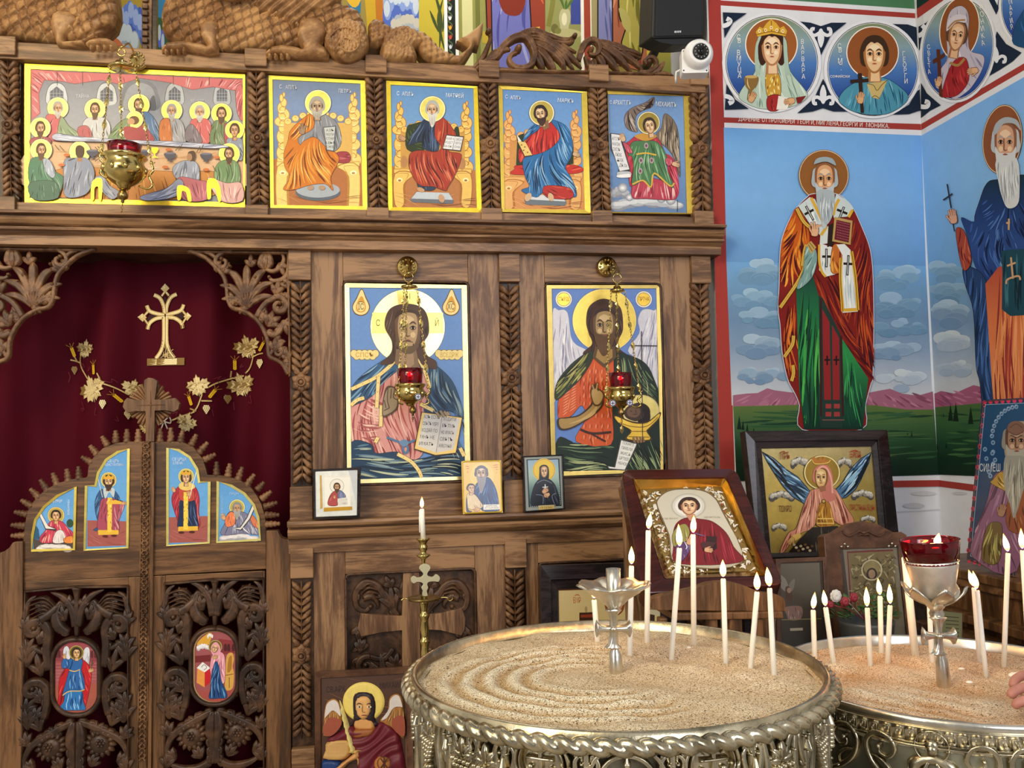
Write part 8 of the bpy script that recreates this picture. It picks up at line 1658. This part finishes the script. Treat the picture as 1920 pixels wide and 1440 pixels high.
sm_c=[((1527.5,1237),(1524.5,1144),(1528,1110),'candle at the left rim of the smaller stand, leftmost there'),((1563,1245),(1548,1139),(1544,1106),'candle leaning left, second from the left rim of the smaller stand'),((1632,1249),(1626,1140),(1624,1100),'candle left of the close pair before the arched frame'),((1652.5,1227.5),(1650,1118),(1646,1084),'candle with the highest flame of the trio before the arched frame'),((1664,1244.5),(1669,1135),(1667,1091),'candle leaning right, rightmost of the trio before the arched frame'),((1716,1230),(1697,1045),(1695,1015),'thicker candle leaning left behind the ruby glass'),((1747.5,1244),(1742,1120),(1742,1090),'candle hidden behind the stem of the ruby glass holder'),((1837,1242),(1826,1102),(1816,1068),'candle right of the ruby glass, left one of a crossing pair'),((1849,1269),(1832,1107),(1824,1070),'candle right of the ruby glass, front one of a crossing pair'),((1882,1252),(1890,1037),(1881,1000),'tall candle near the right edge, before the blue elder icon')]
for i,(a,t_,q,l)in enumerate(sm_c):candle('lit white '+l,a,t_,zr,q,5.0 if i!=5 else 7.5)
candle('lit white candle cut by the right picture edge, standing just behind the hand',(1931,1262),(1917,1032),zr,(1914,990),5.0)
for i,(x,y,l)in enumerate(((1292,1216,'crumb of white wax on the sand beside the straight central candle'),(1803,1256,'curl of white wax on the sand right of the ruby glass holder'),(1818,1281,'flat chip of white wax in front of the ruby glass holder'),(1904,1268,'large lump of white wax on sand next to the hand'))):
    q=HZ(x,y,zs if i==0 else zr); b=B(); b.ball(q+np.array((0,0,.002)),(.004,.006,.006,.012)[i],10,sc=(1.3,1,.5)); tag(mk('wax_crumb',b,M['wax']),l,'wax','wax crumbs on the sand')
# ---------------------------------------------------------------- brass candlestick
Yc=2.62; bs=U(797,1240,Yc); bs[2]=0; sc=Yc/F; zc=lambda y:U(797,y,Yc)[2]
cs=thing('candlestick','tall brass candlestick with knobbed stem, white cross and drip tray','candlestick',bs)
b=B(); pr=[(0,0),(.13,0),(.135,.012),(.12,.03),(.06,.06),(.03,.1),(.02,.16)]; z=.16; zt=zc(1126)
while z<zt-.05:pr+=[(.012,z+.004),(.0165,z+.012),(.0165,z+.016),(.011,z+.022),(.0105,z+.03),(.014,z+.05),(.011,z+.07)]; z+=.075
pr+=[(.010,zt-.02),(.014,zt-.008),(.0,zt-.004)]
b.lathe(pr,bs,24); mk('stem',b,M['brass'],cs)
b=B(); tz=zc(1122); b.lathe([(.006,tz-.006),(28*sc,tz-.004),(31*sc,tz+.003),(30*sc,tz+.004),(26*sc,tz-.001),(0,tz)],bs,32); mk('drip_tray',b,M['brass_dark'],cs)
b=B(); p=np.array((bs[0],bs[1],tz)); b.tube(crom([p+np.array((30*sc,0,0)),p+np.array((42*sc,0,-.001)),p+np.array((46*sc,0,-.010)),p+np.array((52*sc,0,-.008)),p+np.array((54*sc,0,.006))],5),.002,6); b.tube(crom([p+np.array((-29*sc,0,0)),p+np.array((-36*sc,0,.003)),p+np.array((-42*sc,0,-.002))],4),.002,6); mk('tray_hook',b,M['brass'],cs)
pcs=Plane((0,Yc,0),(0,-1,0)); b=B()
b.prism(crom(PT('792,1117 793,1108 790,1102 794,1096 790,1092 782,1091 776,1094 771,1090 771,1084 776,1080 782,1083 790,1082 794,1077 791,1072 786,1066 789,1060 797,1057 805,1060 807,1066 803,1072 801,1077 804,1081 812,1082 817,1077 823,1080 825,1085 822,1091 815,1090 804,1091 801,1096 803,1102 800,1108 802,1117'),2,True),pcs,-.005,.006); mk('cross',b,plain('pale_metal','d4cca8',.35,.6),cs,bevel=.002)
b=B(); b.lathe([(.005,zc(1060)),(.006,zc(1048)),(12.5*sc,zc(1042)),(13*sc,zc(1040)),(6*sc,zc(1038)),(5*sc,zc(1034)),(8*sc,zc(1030)),(8*sc,zc(1024)),(5.5*sc,zc(1020)),(9*sc,zc(1014)),(13*sc,zc(1011)),(13*sc,zc(1009)),(5*sc,zc(1011)),(0,zc(1011))],bs,24); mk('cup',b,M['brass'],cs)
pt=U(793.5,1010,Yc); ct=U(791,954,Yc); tc_=thing('candle','lit white dripping candle in the brass candlestick','candle',pt)
d=ct-pt; L=np.linalg.norm(d); b=B(); b.lathe([(0,0),(4.7*sc,0),(4.6*sc,L*.6),(4.3*sc,L-.003),(3*sc,L),(0,L-.002)],pt,14,d); b.tube([ct+np.array((-.0065,-.002,-.004)),ct+np.array((-.0075,-.002,-.03)),ct+np.array((-.0075,-.002,-.07))],.0022,6); mk('stick',b,M['wax'],tc_)
b=B(); b.tube([ct-np.array((0,0,.003)),ct+np.array((.001,0,.008))],.001,6); mk('wick',b,M['wick'],tc_); flame(tc_,ct+np.array((0,0,.002)),.034,.0066,.02); flight(ct+np.array((0,0,.02)),.3)
# ---------------------------------------------------------------- lectern and furniture
def quadboard(name,pts,pl,h0,h1,mat,par,bv=.003):
    b=B(); b.prism(pts,pl,h0,h1); return mk(name,b,M[mat],par,bevel=bv)
lc=PPA(1320,1110,-.06); le=thing('lectern','brown wooden lectern with wavy front board carrying the tilted red-brown icon','lectern',(lc[0],lc[1]+.1,0))
quadboard('top_board','1178,905 1372,902 1456,1100 1216,1108',PPA,-.06,-.037,'wood_frame_dark' if 0 else 'wood_brown',le)
PF=Plane((0,2.06,0),(0,-1,0))
quadboard('ledge_board',crom(PT('1222,1140 1224,1124 1236,1118 1262,1112 1300,1104 1330,1094 1362,1091 1396,1098 1424,1110 1452,1114 1470,1122 1472,1142 1460,1146 1236,1144'),2,True),PF,-.03,0,'wood_door_v',le)
quadboard('shelf_board','1262,1150 1468,1147 1470,1160 1264,1164',PF,-.22,.01,'wood_door_v',le)
for x0,x1,lx in((1330,1346,1),(1368,1392,1),(1418,1432,1),(1238,1252,1)):
    a=PF(x0,1160); c=PF(x1,1160); mk('leg',B().box(a[0],c[0],2.06,2.09,0,a[2]),M['wood_door_v'],le,bevel=.003)
PBk=Plane((0,2.50,0),(0,-1,0))
for q in('1164,915 1172,912 1216,1180 1206,1184','1172,970 1180,965 1196,1240 1180,1240'):quadboard('side_strut',q,PBk,-.02,.01,'wood_v',le)
a=PBk(1196,1240); mk('leg',B().box(a[0]-.012,a[0]+.016,2.49,2.52,0,a[2]+.03),M['wood_v'],le)
a=PBk(1440,1100); mk('leg',B().box(a[0]-.06,a[0]-.03,2.40,2.43,0,PBk(1420,1090)[2]),M['wood_v'],le)
# low table behind the stands carrying the icons, and the riser under the black-framed icon
def bench(label,x0,x1,y0,y1,z,cat='bench',name='bench',mat='wood_black',parts=True):
    t=thing(name,label,cat,((x0+x1)/2,(y0+y1)/2,0)); mk('top',B().box(x0,x1,y0,y1,z-.03,z),M[mat],t,bevel=.003)
    for x in(x0+.02,x1-.06):
        for y in(y0+.02,y1-.06):mk('leg',B().box(x,x+.04,y,y+.04,0,z-.03),M[mat],t)
    return t
zP=PPO(1540,1057,-.03)[2]-.004
zS=min(PSI(1562,1222,-.03)[2],PSI(1724,1215,-.03)[2]); zD=PDK(1458,1228,-.025)[2]
bench('dark low table behind the sand stands carrying framed icons and a flower pot',1.30,1.80,2.36,2.80,min(zS,zD)-.002,'table','table')
bench('dark riser table against the painted wall under the black-framed icon',1.36,1.86,2.82,3.10,zP,'table','table')
zB=min(PBM(1018,1334,-.03)[2],PBM(1266,1330,-.03)[2]); bench('low dark bench under the half-hidden cream icon',.56,1.16,2.78,3.02,zB-.002)
# stall with mouldings along the right-hand wall
zE=min(PEL(1813,1050,-.025)[2],PEL(1893,1078,-.025)[2])-.002
st=thing('choir_stall','dark brown wooden stall with stepped mouldings along the right wall','stall',(2.17,2.3,0))
mk('body',B().box(2.03,2.318,1.75,2.99,0,zE-.06),M['wood_door_v'],st); mk('top_moulding',B().profile([(0,0),(0,0)],0,0)if 0 else B().box(2.0,2.318,1.73,3.02,zE-.03,zE),M['wood_door_v'],st,bevel=.004)
mk('moulding',B().box(2.012,2.318,1.74,3.01,zE-.06,zE-.03),M['wood_carved'],st,bevel=.006)
for k,z in enumerate((zE-.14,zE-.20,zE-.34)):mk('step',B().box(1.98-.05*k,2.05,1.78,2.9-.05*k,z-.03,z),M['wood_door_v'],st,bevel=.004)
PN=leanplane((1.97,2.32,.9),-20,4); nt_=thing('notice_card','olive green printed card leaning below the right stall','card',PN(1786,1206,0))
A=Art(PN,.003).at(0,0,1); A.p('6c6c4c','1768,1146 1804,1150 1803,1206 1766,1204')
for y in range(1156,1200,7):A.ln('3c3c28',1.6,[(1773,y),(1798,y+2)])
A.done('face',nt_,[M['print'],M['gold']]); b=B(); b.prism('1767,1145 1805,1149 1804,1250 1765,1250',PN,-.004,.002); mk('board',b,M['wood_brown'],nt_)
# flower pot
Yp=2.44; zT=min(zS,zD)-.002; pp=U(1625,1190,Yp); pp[2]=zT; sp_=Yp/F
pot=thing('flower_pot','grey pot with green leaves, red and white flowers before the arched frame','plant',pp)
zt2=U(1625,1162,Yp)[2]-zT; b=B(); b.lathe([(0,0),(42*sp_,0),(53*sp_,zt2-.01),(55*sp_,zt2),(52*sp_,zt2),(48*sp_,zt2-.02),(0,zt2-.02)],pp,32); mk('pot',b,M['pot'],pot)
rd=random.Random(4); b=B()
for k in range(90):
    a=rd.uniform(0,2*pi); el=rd.uniform(.1,1.2); r_=rd.uniform(.03,.085); c=pp+np.array((r_*math.cos(a)*1.1-.01,r_*math.sin(a)*.8,zt2+.005+.06*math.sin(el)*rd.random())); d=np.array((math.cos(a)*math.cos(el),math.sin(a)*math.cos(el),math.sin(el)*.7)); sd=np.cross(d,(0,0,1)); sd /= np.linalg.norm(sd); up=np.cross(sd,d); l=rd.uniform(.02,.034); w_=l*.38
    b.add([c,c+d*l*.4+sd*w_+up*.003,c+d*l*.45,c+d*l*.4-sd*w_+up*.003,c+d*l],[(0,1,2),(0,2,3),(1,4,2),(2,4,3)],0,True)
o=mk('foliage',b,M['leaf_green'],pot); o.modifiers.new('thick','SOLIDIFY').thickness=.0012
for nm,x,y,r_,mt_,n in(('flower',1566,1117,.021,'petal_white',9),('flower',1583,1128,.017,'petal_red',8),('flower',1600,1120,.016,'petal_red',8),('flower',1556,1133,.013,'petal_red',7)):
    c=U(x,y,Yp-.02); b=B()
    for j in range(2):
        for k in range(n):
            a=2*pi*k/n+j*.4; d=np.array((math.cos(a),-.3-.3*j,math.sin(a))); d /= np.linalg.norm(d); b.ball(c+d*r_*(.55-.2*j)+np.array((0,-.004*j,0)),r_*.42,8,sc=(1,.5,1))
    b.tube([c,(c+pp+np.array((0,0,zt2)))/2+np.array((0,0,.01)),pp+np.array((0,0,zt2-.005))],.0015,5); mk(nm,b,M[mt_],pot)
# ---------------------------------------------------------------- loudspeaker and security camera
PS=leanplane((1.2,3.17,3.05),6,-8); sk=thing('loudspeaker','black loudspeaker hung on the wall above the right end of the screen','speaker',PS(1270,100,-.1))
q=PT('1228,-110 1324,-112 1321,70 1222,72'); b=B(); b.prism(q,PS,-.13,0); mk('cabinet',b,M['black_plastic'],sk,bevel=.008)
b=B(); b.prism('1234,-105 1320,-106 1317,66 1229,68',PS,.0,.004); mk('grille',b,M['black_plastic'],sk,bevel=.003)
b=B(); b.prism('1222,72 1321,70 1317,76 1300,82 1284,84 1262,84 1238,80',PS,-.12,-.01); mk('lower_housing',b,M['black_plastic'],sk,bevel=.004)
A=Art(PS,.0045).at(0,0,1); A.p('c8ccd0','1264.5,58 1277,57.5 1277,61 1264.5,61.5').p('202226','1269,58 1270,58 1270,61.5 1269,61.5').p('202226','1273,58 1274,58 1274,61.5 1273,61.5'); A.done('badge',sk,[M['paint'],M['gold']])
b=B(); c=PS(1275,20,-.12); b.tube([c,c+np.array((.05,.3,.0)),(c[0]+.1,4.49,c[2])],.02,10); mk('wall_arm',b,M['black_plastic'],sk)
Yk=3.18; kc=thing('security_camera','white dome security camera on junction box at the top right of the screen','camera',U(1300,137,Yk)); PK=Plane((0,Yk-.03,0),(-.22,-1,0))
b=B(); b.prism(rrect(PT('1278,92 1326,90 1329,136 1279,137'),4),PK,-.055,0); mk('junction_box',b,M['white_plastic'],kc,bevel=.004)
c=PK(1308,104,.0); nk=np.array((-.12,-1,-.12)); nk /= np.linalg.norm(nk); r0=26*Yk/F
b=B(); b.lathe([(r0*1.02,-.01),(r0*1.04,.012),(r0*.98,.026),(r0*.8,.040),(r0*.62,.047),(r0*.60,.044),(r0*.3,.040),(0,.040)],c,36,nk); mk('turret',b,M['white_plastic'],kc)
b=B(); b.lathe([(r0*.56,.036),(r0*.56,.046),(r0*.5,.048),(r0*.3,.050),(0,.050)],c,28,nk); mk('lens_ring',b,M['black_plastic'],kc)
b=B(); b.lathe([(r0*.3,.048),(r0*.3,.052),(r0*.2,.056),(0,.057)],c,20,nk); mk('lens',b,M['lens'],kc); b=B(); uu=np.cross(nk,(0,0,1)); uu /= np.linalg.norm(uu); vv=np.cross(uu,nk)
for k in range(12):a=k*pi/6; b.ball(c+nk*.050+(uu*math.cos(a)+vv*math.sin(a))*r0*.43,.0022,6)
mk('infrared_led',b,M['white_frame'],kc); b=B()
for x,y in((1282,96),(1282,132),(1325,132),(1311,127)):b.knob(PK,x,y,1.5,.002,0,seg=8)
mk('screw',b,M['black_plastic'],kc); b=B(); b.tube([PK(1280,120,-.05),PK(1272,122,-.06),PK(1271,136,-.05),PK(1273,142,-.07)],.004,8); mk('cable',b,M['white_plastic'],kc)
# ---------------------------------------------------------------- the hand at the right edge
hc=HZ(1931,1262,zr); Yh2=hc[1]
hz=lambda x,y,d=0.0:HZ(x-15,y+12,zr+.012+abs(d))
def skinned(name,edges,pts,rad,mat,par,sub=2):
    me=bpy.data.meshes.new(name); o0=wloc(par); me.from_pydata([tuple(np.array(p)-o0)for p in pts],edges,[]); o=bpy.data.objects.new(name,me); COL.objects.link(o); o.parent=par
    md=o.modifiers.new('skin','SKIN'); md.use_smooth_shade=True
    for v,r_ in zip(me.skin_vertices[0].data,rad):v.radius=r_ if isinstance(r_,tuple)else(r_,r_)
    me.skin_vertices[0].data[0].use_root=True; s_=o.modifiers.new('sub','SUBSURF'); s_.levels=s_.render_levels=sub; me.materials.append(M[mat]); return o
per=thing('person','person at the right edge, only the fingers of one hand reaching over the sand','person',(hc[0]+.12,hc[1]-.02,0))
# forearm, wrist and palm run in from the right; five slightly curled fingers reach over the sand
P=[hz(2150,1330,-.02),hz(2075,1310,-.012),hz(2030,1300,-.008),hz(1990,1292,-.004),
     hz(1962,1262,-.018),hz(1936,1252,-.024),hz(1918,1262,-.022),hz(1912,1276,-.012), # index
     hz(1962,1282,-.02),hz(1934,1276,-.027),hz(1912,1286,-.022),hz(1909,1298,-.010), # middle
     hz(1966,1302,-.018),hz(1940,1300,-.024),hz(1920,1307,-.018),hz(1917,1316,-.008), # ring
     hz(1972,1320,-.014),hz(1950,1322,-.018),hz(1934,1326,-.014), # little
     hz(1996,1262,.012),hz(1968,1242,.022),hz(1946,1244,.018)] # thumb
E_=[(0,1),(1,2),(2,3),(3,4),(4,5),(5,6),(6,7),(3,8),(8,9),(9,10),(10,11),(3,12),(12,13),(13,14),(14,15),(3,16),(16,17),(17,18),(2,19),(19,20),(20,21)]
rr_=[.032,.027,.024,.03,.011,.0095,.009,.008,.011,.010,.0095,.0085,.0105,.0095,.009,.008,.009,.008,.007,.013,.0105,.009]
skinned('hand',E_,P,rr_,'skin',per)
S_=[hz(2120,1322,-.016),hz(2230,1350,-.03),hz(2400,1390,-.05),np.array((hc[0]+.52,hc[1]-.22,1.32))]
skinned('sleeve',[(0,1),(1,2),(2,3)],S_,[.038,.045,.055,.075],'sleeve',per)
